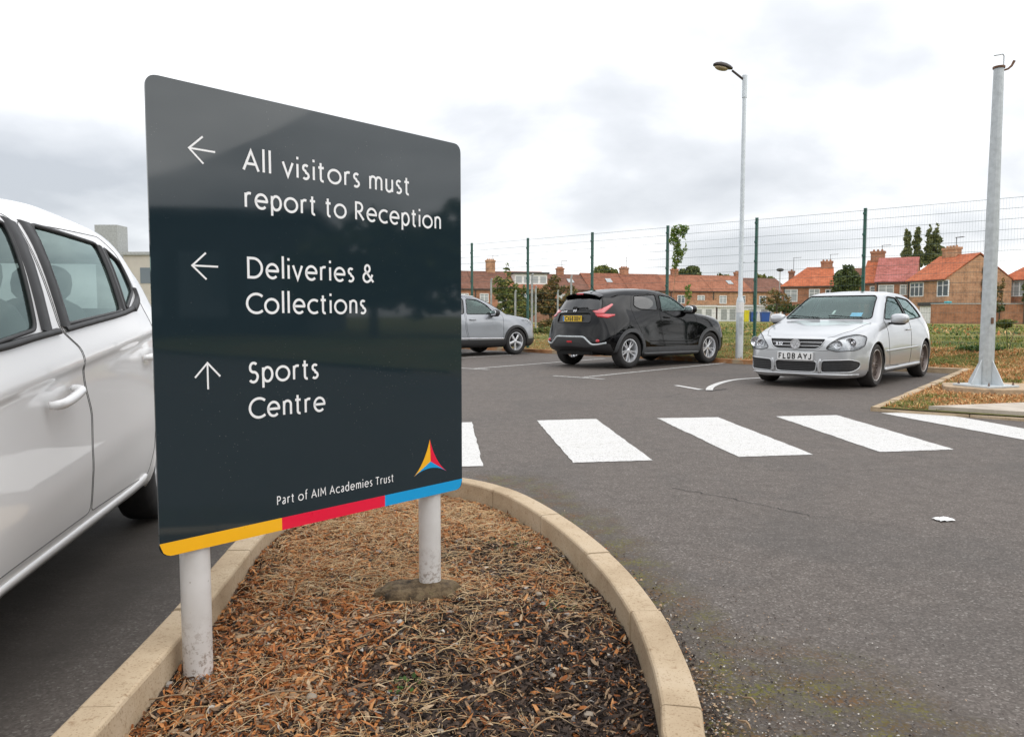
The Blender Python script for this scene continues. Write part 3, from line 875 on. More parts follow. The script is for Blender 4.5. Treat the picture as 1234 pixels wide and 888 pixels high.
st_ = []
for _ in range(42000):
    x = R.uniform(-1.1, .4); y = 1.1 + 3.3 * R.random() ** 1.2
    dens_ = .04 + 1.3 * max(0, .38 - math.hypot((x + .42) * .8, y - 2.95)) + max(0, (-.25 - x) * .22) + max(0, (y - 2.35) * .42) + .40 * mnoise.noise(Vector((x * 2.5, y * 2.5, 11)))
    if R.random() > dens_ or not inbed(x, y): continue
    l = .02 + .13 * R.random() ** 2
    a = R.uniform(0, 6.28)
    if not inbed(x + l * math.cos(a) * 1.2, y + l * math.sin(a) * 1.2): continue
    st_.append(((x, y, bedz(x, y) + R.uniform(.004, .016)), a, l, R.uniform(.0009, .0024), R.uniform(0, .016), R.gauss(0, .35), 0 if R.random() < .75 else 1))
stalks('dry_grass', st_, [M['straw'], M['bark_orange']], 'scattered dry straw stalks lying on the bark mulch', 'dry grass')
# single twigs that can be picked out
for (x, y, a, l, w, bd) in ((-.86, 2.05, .9, .20, .0045, .3), (-.72, 1.98, .55, .30, .005, .15), (-.30, 2.02, 1.2, .22, .004, -.3), (-.52, 2.55, .25, .34, .005, .3),
                            (-.05, 2.15, .4, .24, .0045, .4), (.12, 2.45, 1.9, .17, .005, -.5), (-.10, 3.15, 1.1, .26, .005, .4), (-.62, 2.95, .1, .3, .0045, -.3),
                            (-.35, 3.3, .5, .34, .005, .2), (.05, 1.85, .7, .2, .005, .2), (-.7, 1.75, 1.4, .2, .004, .4), (.18, 2.0, 2.3, .15, .0045, .4), (-.98, 1.98, .35, .22, .004, .1)):
    P = []; aa = a; px, py = x, y
    for k in range(9):
        P.append((px, py, bedz(px, py) + .020 + .012 * math.sin(k * .8)))
        px += math.cos(aa) * l / 8; py += math.sin(aa) * l / 8; aa += bd / 8 + R.uniform(-.18, .18)
    mb = MB(); mb.tube(P, [w * .55 * lerp(1, .4, k / 8) for k in range(9)], 6)
    q = Vector(P[4]); mb.tube([q, q + Vector((math.cos(aa + .8), math.sin(aa + .8), .25)) * l * .22], [w * .3, w * .15], 5)
    tag(mb.build('twig', M['twig'], None, True), 'thin pale dry twig lying on the bark mulch', 'twig', 'twigs on the planting bed')
M['stone'] = simple('pale_stone', (.27, .225, .175), .85, 0, .25, 20, 0, .4, 60)
for k, (x, y, r, g) in enumerate(((.20, 1.93, .013, 'round pale stone in the mulch near the right-hand kerb'), (-.55, 2.03, .015, 'flat beige stone in the mulch right of the left white post'), (.02, 2.27, .011, None), (-.04, 2.62, .010, None),
                                  (-.18, 1.85, .010, None), (.12, 2.16, .009, None), (-.28, 2.2, .009, None), (.1, 2.8, .013, None))):
    lump('stone', (x, y, bedz(x, y) + .014), (r, r * .8, r * .55), M['stone'], g or 'small pale stone lying in the dark bark mulch', 'stone', .3, 12, 8, k, None if g else 'small stones in the planting bed')
# tiny weeds
def weeds(name, centres, mat, label, cat, n=26, sz=.016, kind=None, group=None, sep=False):
    vs = []; fs = []
    for (x, y, z, r) in centres:
        for _ in range(int(n)):
            a = R.uniform(0, 6.28); d = r * math.sqrt(R.random()); s_ = sz * R.uniform(.5, 1.2)
            px, py = x + math.cos(a) * d, y + math.sin(a) * d; pz = z + R.uniform(0, r * .35)
            b = len(vs); t_ = R.uniform(.1, 1.1); b2 = R.uniform(0, 6.28)
            u = Vector((math.cos(b2) * math.cos(t_), math.sin(b2) * math.cos(t_), math.sin(t_))) * s_
            w = Vector((-math.sin(b2), math.cos(b2), 0)) * s_ * .38
            p = Vector((px, py, pz))
            vs += [p, p + u * .5 + w, p + u, p + u * .5 - w]; fs.append((b, b + 1, b + 2, b + 3))
    o = meshobj(name, vs, fs, mat); return tag(o, label, cat, group, kind)
weeds('weed', [(-.30, 2.08, .008, .05)], M['green_weed'], 'little green weed sprouting in the middle of the bark mulch', 'weed', 26, .017)
weeds('weed', [(.17, 2.66, .012, .07)], M['green_weed'], 'low moss patch against the inner right side of the curved kerb', 'weed', 90, .007)
weeds('weed', [(-.0, 3.40, .012, .11)], M['green_weed'], 'mossy green patch inside the far curve of the kerb', 'weed', 80, .009, 'stuff')
# grit and leaf crumbs swept against the kerbs on the asphalt side
sp_ = []
for _ in range(5200):
    k = R.randrange(30, len(BEDC) - 30); a = Vector(BEDC[k]); b = Vector(BEDC[k + 1]); t_ = (b - a).normalized()
    d = .008 + abs(R.gauss(0, 1)) * (.05 if a.x > 0 else .025)
    q = a.lerp(b, R.random()) + Vector((t_.y, -t_.x)) * d
    r2 = R.random(); mi = 0 if r2 < .62 else (1 if r2 < .68 else (3 if r2 < .78 else 2)); l = R.uniform(.004, .013)
    sp_.append((q.x, q.y, .006, l, l * R.uniform(.4, .9), R.uniform(0, 6.28), R.gauss(0, .3), R.gauss(0, .4), .3, mi))
for _ in range(3800):
    x = .5 + abs(R.gauss(0, .30)); y = 1.75 + R.gauss(0, .55)
    if x < .5 or y < 1.2: continue
    r2 = R.random(); mi = 0 if r2 < .5 else (2 if r2 < .7 else 3); l = R.uniform(.003, .008)
    sp_.append((x, y, .005, l, l * R.uniform(.5, .9), R.uniform(0, 6.28), R.gauss(0, .2), R.gauss(0, .3), .3, mi))
flakes('kerb_grit', sp_, [M['bark_dark'], M['bark_orange'], M['bark_tan'], M['bark_grey']], 'grit and leaf crumbs swept against the outside of the curved kerb', 'grit')
for k, (x, y, r) in enumerate(((.60, 1.98, .09), (.56, 1.86, .07))):
    P = [(x + math.cos(t_ / 5) * r * .6, y + t_ * .012, .012 + .006 * math.sin(t_)) for t_ in range(6)]
    mb = MB(); mb.tube(P, [.002, .003, .0035, .003, .002, .001], 5); tag(mb.build('dead_leaf', M['twig'], None, True), 'curled brownish dead leaf on the asphalt beside the curved kerb', 'leaf', 'dead leaves by the kerb')
mb = MB(); g_ = 7
vs = [(.045 * (i / g_ * 2 - 1) + R.uniform(-.004, .004), .030 * (j / g_ * 2 - 1) + R.uniform(-.004, .004), .006 + .012 * R.random() * (1 if 0 < i < g_ and 0 < j < g_ else .4)) for j in range(g_ + 1) for i in range(g_ + 1)]
mb.add(vs, [(j * (g_ + 1) + i, j * (g_ + 1) + i + 1, (j + 1) * (g_ + 1) + i + 1, (j + 1) * (g_ + 1) + i) for i in range(g_) for j in range(g_)])
lt_ = mb.build('paper_scrap', M['paper']); lt_.location = (2.225, 3.873, 0); lt_.rotation_euler = (0, 0, .15)
tag(lt_, 'crumpled scrap of white paper lying on the open asphalt', 'litter')

# ------------------------------------------------------------------ verge, field and path
def dist_kl(x, y):
    return nearest_on_poly(x, y, [tuple(p) for p in KL], False)[1]
PATH = [tuple(KD + (KF - KD) * .38 + Vector((.07, .08))), (5.13 + .06, 7.60 + .08), (10.4, 3.0), (16, 8), (9.7, 9.55), (5.7, 8.52)]
def vz(x, y):
    d = dist_kl(x, y)
    t_ = min(1, d / 2.4); z = .075 + .27 * t_ * t_ * (3 - 2 * t_)
    # low and flat round the path and the camera pole
    q = max(0, 1 - math.hypot(x - 6.4, y - 8.9) / 4.2); z = lerp(z, .045, min(1, q * 2.2))
    z += .02 * mnoise.noise(Vector((x * 1.3, y * 1.3, 0))) * min(1, d)
    if d > 12: z += .12 * mnoise.noise(Vector((x * .12, y * .12, 5))) * min(1, (d - 12) / 20)
    return max(.03, z)
pl = [tuple(p) for p in KL] + [(600, -60), (600, 900), (-500, 900), (-500, tuple(KA)[1])]
c2 = []
def grid(x0, x1, y0, y1, s_):
    for x in np.arange(x0, x1, s_):
        for y in np.arange(y0, y1, s_): c2.append((x + R.uniform(-.1, .1) * s_, y + R.uniform(-.1, .1) * s_))
grid(-6, 16, 5, 26, .45); grid(-30, 40, -10, 5, 4); grid(16, 60, 5, 26, 3); grid(-60, -6, 26, 60, 3); grid(-6, 60, 26, 70, 2.2); grid(-140, 200, 70, 260, 12)
c2 = np.array(c2); kk = pip(c2[:, 0], c2[:, 1], pl)
off_ = []
edge = []
for a, b in zip(KL[:-1], KL[1:]):
    n_ = max(1, int((b - a).length / .6)); edge += [a.lerp(b, i / n_) for i in range(n_)]
edge.append(KL[-1])
shift = []
for p in edge: shift.append(p)
bpts = shift + [Vector((600, -60)), Vector((600, 900)), Vector((-500, 900)), Vector((-500, tuple(KA)[1]))]
pts = bpts + [Vector(p) for p, k in zip(c2, kk) if k and dist_kl(*p) > .2]
r_ = delaunay_2d_cdt(pts, [(i, (i + 1) % len(bpts)) for i in range(len(bpts))], [], 1, 1e-5)
mb = MB(); mb.add([(v.x, v.y, vz(v.x, v.y)) for v in r_[0]], [tuple(f) for f in r_[2]])
field = mb.build('field', M['field'], None, True); field['kind'] = 'structure'
pp = sheet('path', [PATH], .085, M['path'], None, 'structure')
pp2 = MB(); pp2.prism(PATH, -.02, .0835); o = pp2.build('path_edge', M['path'], pp)

# grass, dry litter and weeds as blades
def blades(name, specs, mats, label, cat):
    vs = []; fs = []; fm = []
    for (x, y, z, h_, w, a, lean, mi) in specs:
        b = len(vs); ca, sa = math.cos(a), math.sin(a)
        for k, (t_, ww) in enumerate(((0, 1), (.55, .8), (1, .12))):
            lx = lean * h_ * t_ * t_
            cx2, cy2 = x - sa * lx, y + ca * lx
            hz = z + h_ * t_ * max(.25, 1 - .35 * lean * t_)
            for sgn in (-.5, .5): vs.append((cx2 + ca * w * ww * sgn, cy2 + sa * w * ww * sgn, hz))
        fs += [(b, b + 1, b + 3, b + 2), (b + 2, b + 3, b + 5, b + 4)]; fm += [mi, mi]
    o = meshobj(name, vs, fs, mats, None, False, fm); return tag(o, label, cat, None, 'stuff')
plA = np.array(pl)
def scatter(n, x0, x1, y0, y1, dmin, dmax):
    out = []
    while len(out) < n:
        xs2 = np.array([R.uniform(x0, x1) for _ in range(n)]); ys2 = np.array([R.uniform(y0, y1) for _ in range(n)])
        k = pip(xs2, ys2, pl) & ~pip(xs2, ys2, PATH)
        for x, y, q in zip(xs2, ys2, k):
            if not q: continue
            if abs(x / max(y, .1)) > .74: continue
            d = dist_kl(x, y)
            if dmin < d < dmax:
                out.append((x, y, d))
                if len(out) >= n: break
    return out
sp_ = []
# around the camera pole: dry orange litter
for x, y, d in scatter(26000, 3.9, 12.5, 7.6, 17, .10, 3.5):
    n1 = mnoise.noise(Vector((x * 1.1, y * 1.1, 4)))
    if d > 2.4 + n1 and R.random() < .5: continue
    edge_g = d < .38 and y < 9.4
    mi = 1 if (edge_g and R.random() < .5) or (n1 > .28 and R.random() < .75) else 0
    h_ = R.uniform(.03, .09); sp_.append((x, y, vz(x, y) - .005, h_, R.uniform(.006, .015), R.uniform(0, 6.28), R.uniform(.6, 2.6), mi))
for x, y, d in scatter(9000, -2, 8.4, 14, 27, .10, 2.3):
    n1 = mnoise.noise(Vector((x * 1.1, y * 1.1, 4)))
    mi = 1 if (n1 + d * .25 > .45 and R.random() < .7) else 0
    h_ = R.uniform(.03, .10); sp_.append((x, y, vz(x, y) - .005, h_, R.uniform(.009, .02), R.uniform(0, 6.28), R.uniform(.6, 2.6), mi))
blades('dry_litter', sp_, [M['verge_litter'], M['grass']], 'orange dry leaf litter and grass on the raised verge behind the kerbs', 'dry litter')
sp_ = []
for x, y, d in scatter(22000, -3, 22, 10, 34, 1.8, 14):
    n1 = mnoise.noise(Vector((x * .7, y * .7, 9))); n2 = mnoise.noise(Vector((x * .25, y * .25, 19)))
    h_ = R.uniform(.05, .13) * (1 + 1.2 * n1 + .6 * n2); mi = 0 if n1 + n2 * .7 + R.uniform(-.3, .3) < .32 else (1 if n2 > -.05 and R.random() < .85 else (2 if R.random() < .3 else 3))
    sp_.append((x, y, vz(x, y) - .01, max(.05, h_), R.uniform(.012, .032), R.uniform(0, 6.28), R.uniform(.4, 2.2), mi))
for x, y, d in scatter(15000, -8, 40, 28, 62, 8, 48):
    n1 = mnoise.noise(Vector((x * .35, y * .35, 9))); mi = 0 if n1 + R.uniform(-.3, .3) < .25 else (1 if R.random() < .5 else 3)
    sp_.append((x, y, vz(x, y) - .02, R.uniform(.08, .22) * (1 + .6 * n1), R.uniform(.04, .10), R.uniform(0, 6.28), R.uniform(.4, 2.2), mi))
blades('rough_grass', sp_, [M['grass'], M['green_weed'], M['straw'], M['verge_litter']], 'rough tall grass of the field behind the green mesh fence', 'grass')
for (x, y, s_, lab) in ((10.6, 14.4, .55, 'low dark green bramble patch behind the fence right of the silver car'), (9.6, 15.9, .35, 'small green weed clump just behind the silver car'), (14.0, 18.6, .6, 'broad green bramble patch in the field right of the camera pole')):
    weeds('bramble', [(x + R.uniform(-s_, s_), y + R.uniform(-s_, s_), vz(x, y), s_ * .55) for _ in range(8)], M['green_weed'], lab, 'bramble', 90, .07, 'stuff')
# ------------------------------------------------------------------ mesh fence
def pxX(px, Y): return (px - 617) / 920 * Y
FP = Vector((5.78, 18.3)); FD = Vector((.75, -.661)).normalized()
fence = empty('mesh_fence', (FP.x, FP.y, 0), 0, 'tall green mesh fence on green posts running behind the parked cars', 'fence')
posts = []
for px in (455, 510, 569, 636, 713, 803, 909, 1038, 1191):
    k = (px - 617) / 920           # X = k*Y on the fence line
    s_ = (k * FP.y - FP.x) / (FD.x - k * FD.y)
    posts.append(FP + FD * s_)
posts = [posts[0] - FD * 2.6 * k for k in (2, 1)] + posts + [posts[-1] + FD * 2.6 * k for k in (1, 2, 3)]
FH = 3.02
for p in posts:
    z = vz(p.x, p.y); top = 3.36
    mb = MB(); Mx = Matrix.Translation((p.x - FP.x, p.y - FP.y, 0)) @ Matrix.Rotation(math.atan2(FD.y, FD.x), 4, 'Z')
    mb.box(-.03, .03, -.03, .03, z - .3, top, Mx)
    mb.box(-.033, .033, -.033, .033, top, top + .012, Mx)
    for q in range(7): mb.box(-.036, .036, -.05, -.030, z + .25 + q * .45, z + .30 + q * .45, Mx)
    mb.build('post', M['green_metal'], fence, bevel=.004)
for a, b in zip(posts[:-1], posts[1:]):
    mb = MB(); L = (b - a).length; n_ = int(L / .0505)
    za = (vz(a.x, a.y) + vz(b.x, b.y)) / 2 + .05
    A = Vector((a.x - FP.x, a.y - FP.y, 0)); B = Vector((b.x - FP.x, b.y - FP.y, 0)); D = (B - A).normalized(); Nn = Vector((-D.y, D.x, 0))
    for k in range(1, n_):
        q = A + D * L * k / n_
        mb.bar(q + Vector((0, 0, za)), q + Vector((0, 0, 3.33)), .0014)
    z = 3.32
    while z > za:
        for sg in (-.006, .006):
            mb.bar(A + Nn * (sg - .038) + Vector((0, 0, z)), B + Nn * (sg - .038) + Vector((0, 0, z)), .005)
        z -= .2
    o = mb.build('wire_panel', M['wire'], fence); o['kind'] = 'stuff'

# old concrete posts with a few wires in the field
for (px, Y, yt) in ((592, 30, 336), (621, 28, 350), (641, 25, 330), (645.5, 31, 345), (672, 33, 350), (688, 30, 332), (752, 34, 350)):
    x = pxX(px, Y); ht = 1.05 + (381 - yt) * Y / 920; z = vz(x, Y)
    mb = MB(); mb.box(x - .036, x + .036, Y - .036, Y + .036, z - .2, ht - .10); mb.bar((x, Y, ht - .10), (x + .03, Y - .02, ht), .06)
    mb.build('old_post', M['conc_post'], bevel=.012)
    o = bpy.context.scene.collection.objects[-1]
OP = [o for o in col.objects if o.name.startswith('old_post')]
PL = ['grey concrete post rising through the tall loose green shrub, just left of its stem', 'short grey concrete post in front of the tall loose shrub, above the grey car bonnet', 'tallest grey concrete post, right beside the second green fence post',
      'thin grey concrete post just right of the tallest one', 'short grey concrete post in front of the broad brownish shrub', 'grey concrete post just left of the black car rear window', 'grey concrete post hidden behind the black car roof']
for k, o in enumerate(OP):
    o.name = 'concrete_post' if k == 0 else 'concrete_post.%03d' % k
    tag(o, PL[k], 'post', 'old concrete posts in the field')

M['lamp_brown'] = simple('dark_brown_lantern', (.040, .030, .024), .5, 0, .25, 12)
# ------------------------------------------------------------------ street lamp
lx, ly = pxX(891, 17.2), 17.2; lz = vz(lx, ly)
lamp = empty('street_lamp', (lx, ly, 0), 0, 'tall slim grey street lamp with a dark lantern, between the black and silver cars', 'street lamp')
mb = MB(); mb.lathe([(.0, lz - .4), (.083, lz - .4), (.083, 1.38), (.078, 1.41), (.048, 1.50), (.046, 3.5), (.040, 6.28), (0, 6.29)], 20)
mb.build('pole', M['galv_light'], lamp, auto=.6)
mb = MB(); mb.lathe([(.0835, 1.13), (.088, 1.13), (.088, 1.36), (.0835, 1.36)], 20, None, True); mb.build('label_band', M['white_post'], lamp)
mb = MB(); mb.box(-.035, .035, -.089, -.080, lz + .55, lz + .95); mb.build('door', M['galv'], lamp, bevel=.004)
mb = MB(); mb.lathe([(.046, 5.85), (.053, 5.85), (.053, 6.33), (0, 6.34)], 16)
ad = Vector((-.93, -.1, .66)).normalized()
a0 = Vector((.0, 0, 6.22)); mb.build('sleeve', M['galv_light'], lamp, auto=.6); mb = MB(); mb.tube([a0 + ad * .04, a0 + ad * .36], [.026, .024], 10); mb.build('bracket', M['lamp_brown'], lamp, auto=.6)
hc = a0 + ad * .36
Mh = Matrix.Translation(hc) @ Matrix.Rotation(math.radians(12), 4, 'Y')
mb = MB(); prof = [(-.0, .035, .03), (-.06, .075, .055), (-.16, .115, .075), (-.28, .125, .078), (-.38, .095, .055), (-.43, .04, .025)]
vs = []; K = 14
for (x, w, hh) in prof:
    for k in range(K):
        t_ = 2 * math.pi * k / K; s_ = math.sin(t_)
        vs.append(Mh @ Vector((x, math.cos(t_) * w, (s_ * hh * (1.25 if s_ > 0 else .35)) + .03)))
mb.add(vs, [(i * K + k, i * K + (k + 1) % K, (i + 1) * K + (k + 1) % K, (i + 1) * K + k) for i in range(len(prof) - 1) for k in range(K)] + [tuple(range(K)), tuple(range(len(vs) - 1, len(vs) - K - 1, -1))])
ln = mb.build('lantern', M['lamp_brown'], lamp, True)
mb = MB(); mb.ell(Mh @ Vector((-.24, 0, .0)), (.15, .095, .055), Matrix.Rotation(math.radians(12), 3, 'Y').to_4x4(), 16, 8)
M['bowl'] = simple('yellowed_lantern_bowl', (.38, .30, .16), .35, 0, .2, 20, .4)
mb.build('lamp_bowl', M['bowl'], ln, True)

# ------------------------------------------------------------------ galvanised camera column
px_, py_ = 6.30, 10.12; pz_ = .125
cc = empty('camera_column', (px_, py_, 0), 0, 'thick tapering galvanised steel column with flanged base plate on the right', 'column')
mb = MB(); mb.lathe([(0, pz_), (.092, pz_), (.086, 1.2), (.060, 4.24), (0, 4.24)], 12, Matrix.Rotation(.15, 4, 'Z')); mb.build('pole', M['galv'], cc, auto=.35)
mb = MB(); mb.box(-.27, .27, -.27, .27, pz_ - .003, pz_ + .022, Matrix.Rotation(.35, 4, 'Z')); bp = mb.build('base_plate', M['galv_light'], cc, bevel=.004)
for k in range(4):
    A_ = Matrix.Rotation(.35 + k * math.pi / 2 + math.pi / 4 * 0, 4, 'Z')
    mb = MB(); mb.add([A_ @ Vector(v) for v in [(.08, -.006, pz_ + .022), (.25, -.006, pz_ + .022), (.25, -.006, pz_ + .05), (.08, -.006, pz_ + .36), (.08, .006, pz_ + .022), (.25, .006, pz_ + .022), (.25, .006, pz_ + .05), (.08, .006, pz_ + .36)]],
                      [(0, 1, 2, 3), (7, 6, 5, 4), (0, 4, 5, 1), (1, 5, 6, 2), (2, 6, 7, 3), (3, 7, 4, 0)])
    mb.build('gusset', M['galv_light'], cc)
    B_ = Matrix.Rotation(.35 + k * math.pi / 2 + math.pi / 4, 4, 'Z')
    mb = MB(); mb.lathe([(0, pz_ + .02), (.015, pz_ + .02), (.015, pz_ + .035), (.008, pz_ + .036), (.008, pz_ + .052), (0, pz_ + .075)], 6, B_ @ Matrix.Translation((.31, 0, 0)))
    mb.build('bolt', M['rust'], bp)
mb = MB(); mb.box(-.014, .014, -.097, -.080, .95, 1.03); mb.build('cable_entry', M['rust'], cc)
mb = MB(); mb.lathe([(0, 4.243), (.072, 4.243), (.072, 4.268), (0, 4.268)], 12); mb.build('cap_plate', M['rust'], cc)
mb = MB(); mb.tube([(.058, 0, 4.27), (.06, 0, 4.40), (.045, 0, 4.425), (-.07, 0, 4.405)], .008, 8); mb.build('loop_bracket', M['galv'], cc)
mb = MB(); mb.tube([(.06, 0, 4.22), (.12, 0, 4.24), (.165, 0, 4.28), (.195, -.0, 4.34)], [.012, .013, .015, .018], 8)
mb.build('hook_arm', M['rust'], cc, auto=.7)
# pad
mb = MB(); pad = [(5.75, 10.12), (6.15, 9.68), (7.05, 9.62), (7.35, 10.2), (6.95, 10.75), (6.05, 10.72)]
N_ = roundpoly(pad, .12, 4); mb.prism([(p.x, p.y) for p in N_], -.02, .120); o = mb.build('concrete_pad', M['pad'], bevel=.012)
tag(o, 'rough concrete pad under the flanged foot of the steel column', 'concrete pad')
# ------------------------------------------------------------------ houses
def wallmat(name, c):
    t = NT(name)
    a = t.ramp(t.noise(1.3, 8, .8), [(.34, tuple(v * .5 for v in c)), (.5, c), (.66, (c[0] * 1.25, c[1] * 1.4, c[2] * 1.5))])
    br = t.n('ShaderNodeTexBrick'); br.inputs['Scale'].default_value = 1.0
    br.inputs['Brick Width'].default_value = .45; br.inputs['Row Height'].default_value = .15; br.inputs['Mortar Size'].default_value = .012
    br.inputs['Color1'].default_value = (.85, .85, .85, 1); br.inputs['Color2'].default_value = (1.12, 1.05, 1, 1); br.inputs['Mortar'].default_value = (1.15, 1.2, 1.2, 1)
    mp = t.n('ShaderNodeMapping'); mp.inputs['Rotation'].default_value = (math.pi / 2, 0, 0)
    t.l(t.coord(), mp.inputs[0]); t.l(mp.outputs[0], br.inputs['Vector'])
    t.pbr(t.mix(1, a, br.outputs[0], 'MULTIPLY'), .9); return t.m
def roofmat(name, c):
    t = NT(name)
    a = t.ramp(t.math('ADD', t.math('MULTIPLY', t.noise(.45, 7, .8), .5), t.math('MULTIPLY', t.noise(2.6, 5, .8), .5)), [(.36, tuple(v * .42 for v in c)), (.5, c), (.62, (c[0] * 1.35, c[1] * 1.6, c[2] * 1.9))])
    z = t.n('ShaderNodeSeparateXYZ'); t.l(t.coord(), z.inputs[0])
    rows = t.math('FRACT', t.math('MULTIPLY', z.outputs[2], 4.2))
    rr = t.ramp(rows, [(0, .45), (.18, 1.0), (1, 1.08)])
    t.pbr(t.mix(.75, a, rr, 'MULTIPLY'), .85, 0, t.bump(rows, .8, .05)); return t.m
M['brick_orange'] = wallmat('orange_brick', (.36, .17, .10)); M['brick_brown'] = wallmat('brown_brick', (.27, .14, .09)); M['brick_tan'] = wallmat('tan_brick', (.42, .235, .135))
M['brick_wall'] = wallmat('garden_wall_brick', (.33, .155, .085))
M['roof_brown'] = roofmat('brown_tiles', (.17, .070, .042)); M['roof_red'] = roofmat('red_brown_tiles', (.24, .082, .042)); M['roof_rust'] = roofmat('rust_tiles', (.30, .11, .055))
M['roof_orange'] = roofmat('orange_tiles', (.43, .115, .045)); M['roof_pink'] = roofmat('pink_red_tiles', (.38, .12, .095))
M['win_frame'] = simple('white_window_frame', (.78, .78, .77), .5)
t = NT('far_window_pane'); t.pbr((.10, .13, .15), .08, 0, None, 0, .7); M['pane'] = t.m
t = NT('curtained_window_pane'); t.pbr((.38, .40, .41), .15, 0, None, 0, .5); M['pane_curtain'] = t.m
M['dark_gutter'] = simple('dark_gutter', (.05, .045, .045), .7)
def add_chimney(roof, x, y, z0, z1, w, d, m, pots=3):
    mb = MB(); mb.box(x - w / 2, x + w / 2, y - d / 2, y + d / 2, z0, z1 - .25); mb.box(x - w / 2 - .07, x + w / 2 + .07, y - d / 2 - .07, y + d / 2 + .07, z1 - .247, z1)
    for k in range(pots):
        xx = x + (k - (pots - 1) / 2) * w / max(1, pots) * .9
        mb.lathe([(.13, z1 + .002), (.11, z1 + .20), (.08, z1 + .20)], 8, Matrix.Translation((xx, y, 0)))
    c_ = mb.build('chimney', m, roof)
    return c_
def window(house, x, z, w, h_, y, parts=2, pane='pane', side=-1, rot=None):
    """window on a wall lying at local y, facing -y"""
    M_ = rot or Matrix.Identity(4)
    mb = MB(); f = .09
    mb.box(x - w / 2, x + w / 2, y - .05, y + .02, z - h_ / 2, z - h_ / 2 + f, M_); mb.box(x - w / 2, x + w / 2, y - .05, y + .02, z + h_ / 2 - f, z + h_ / 2, M_)
    for k in range(parts + 1):
        xx = x - w / 2 + f / 2 + (w - f) * k / parts; mb.box(xx - f / 2, xx + f / 2, y - .055, y + .02, z - h_ / 2 + .001, z + h_ / 2 - .001, M_)
    mb.box(x - w / 2 + f, x + w / 2 - f, y - .045, y + .02, z + h_ * .16, z + h_ * .16 + .06, M_)
    o = mb.build('window', M['win_frame'], house)
    mb = MB(); mb.box(x - w / 2 + .02, x + w / 2 - .02, y - .02, y + .025, z - h_ / 2 + .02, z + h_ / 2 - .02, M_); mb.build('pane', M[pane], o)
    return o
def house(A, B, depth, ze, zr, roofm, wallm, label, wins=(), chims=(), group=None, z0=-.3, gable=True, hipL=0, hipR=0, ridge_off=.5, door=None):
    """front wall from A to B (seen from -y side), local x along the wall, local y into the house"""
    A = Vector(A); B = Vector(B); L = (B - A).length; rz = math.atan2(B.y - A.y, B.x - A.x)
    hs = empty('terraced_house', (A.x, A.y, 0), rz, label, 'house', group)
    yr = depth * ridge_off
    mb = MB(); mb.add([(0, 0, z0), (L, 0, z0), (L, depth, z0), (0, depth, z0), (0, 0, ze), (L, 0, ze), (L, depth, ze), (0, depth, ze)] + ([(0, yr, zr - .12), (L, yr, zr - .12)] if not (hipL or hipR) else [(0, yr, ze), (L, yr, ze)]),
                      [(0, 1, 5, 4), (2, 3, 7, 6), (1, 2, 6, 9, 5), (3, 0, 4, 8, 7)])
    mb.build('wall', wallm, hs)
    mb = MB(); o_ = .22; th = .12
    s1 = (zr - ze) / yr; s2 = (zr - ze) / (depth - yr)
    eL = -.06 if not hipL else -o_; eR = L + .06 if not hipR else L + o_
    for dz in (0,):
        v = [(eL, -o_, ze - o_ * s1), (eR, -o_, ze - o_ * s1), (eR - hipR, yr, zr), (eL + hipL, yr, zr), (eL, depth + o_, ze - o_ * s2), (eR, depth + o_, ze - o_ * s2)]
    vt = v + [(a, b, c + th) for a, b, c in v]
    mb.add(vt, [(1, 0, 3, 2), (2, 3, 4, 5), (6, 7, 8, 9), (8, 11, 10, 9), (0, 1, 7, 6), (4, 10, 11, 5), (0, 6, 9, 3), (3, 9, 10, 4), (1, 2, 8, 7), (2, 5, 11, 8)] +
           ([(0, 3, 4), (6, 10, 9)] if hipL else []) + ([(1, 5, 2), (7, 8, 11)] if hipR else []))
    rf = mb.build('roof', roofm, hs)
    mb = MB(); mb.box(0, L, -o_ - .06, -o_ + .04, ze - o_ * s1 - .06, ze - o_ * s1 + .04); mb.build('gutter', M['dark_gutter'], hs)
    for (x, w, z1, cm, pots) in chims: add_chimney(rf, x, yr, zr - (.4 if not hipL or x > hipL else 2.2), z1, w, .7, M[cm], pots)
    for (x, w, z1, cm, pots) in chims:
        mb = MB(); xx = x + w * .3; hgt = 1.1 + .5 * math.sin(A.x * 7 + x); mb.bar((xx, yr, z1), (xx, yr, z1 + hgt), .05)
        mb.bar((xx - .1, yr, z1 + hgt), (xx + .9, yr, z1 + hgt + .05), .035)
        for q in range(5): mb.bar((xx + .1 + q * .17, yr - .3, z1 + hgt + .02), (xx + .1 + q * .17, yr + .3, z1 + hgt + .02), .03)
        mb.build('aerial', M['dark_gutter'], hs)
    mb = MB(); mb.bar((.25, -.07, z0), (.25, -.07, ze - .2), .10); mb.build('downpipe', M['dark_gutter'], hs)
    for wdw in wins: window(hs, wdw[0], wdw[1], wdw[2], wdw[3], 0, wdw[4] if len(wdw) > 4 else 2, wdw[5] if len(wdw) > 5 else 'pane')
    if door is not None:
        mb = MB(); mb.box(door - .5, door + .5, -.06, .02, z0, 2.25); mb.build('door', M['win_frame'], hs)
    return hs
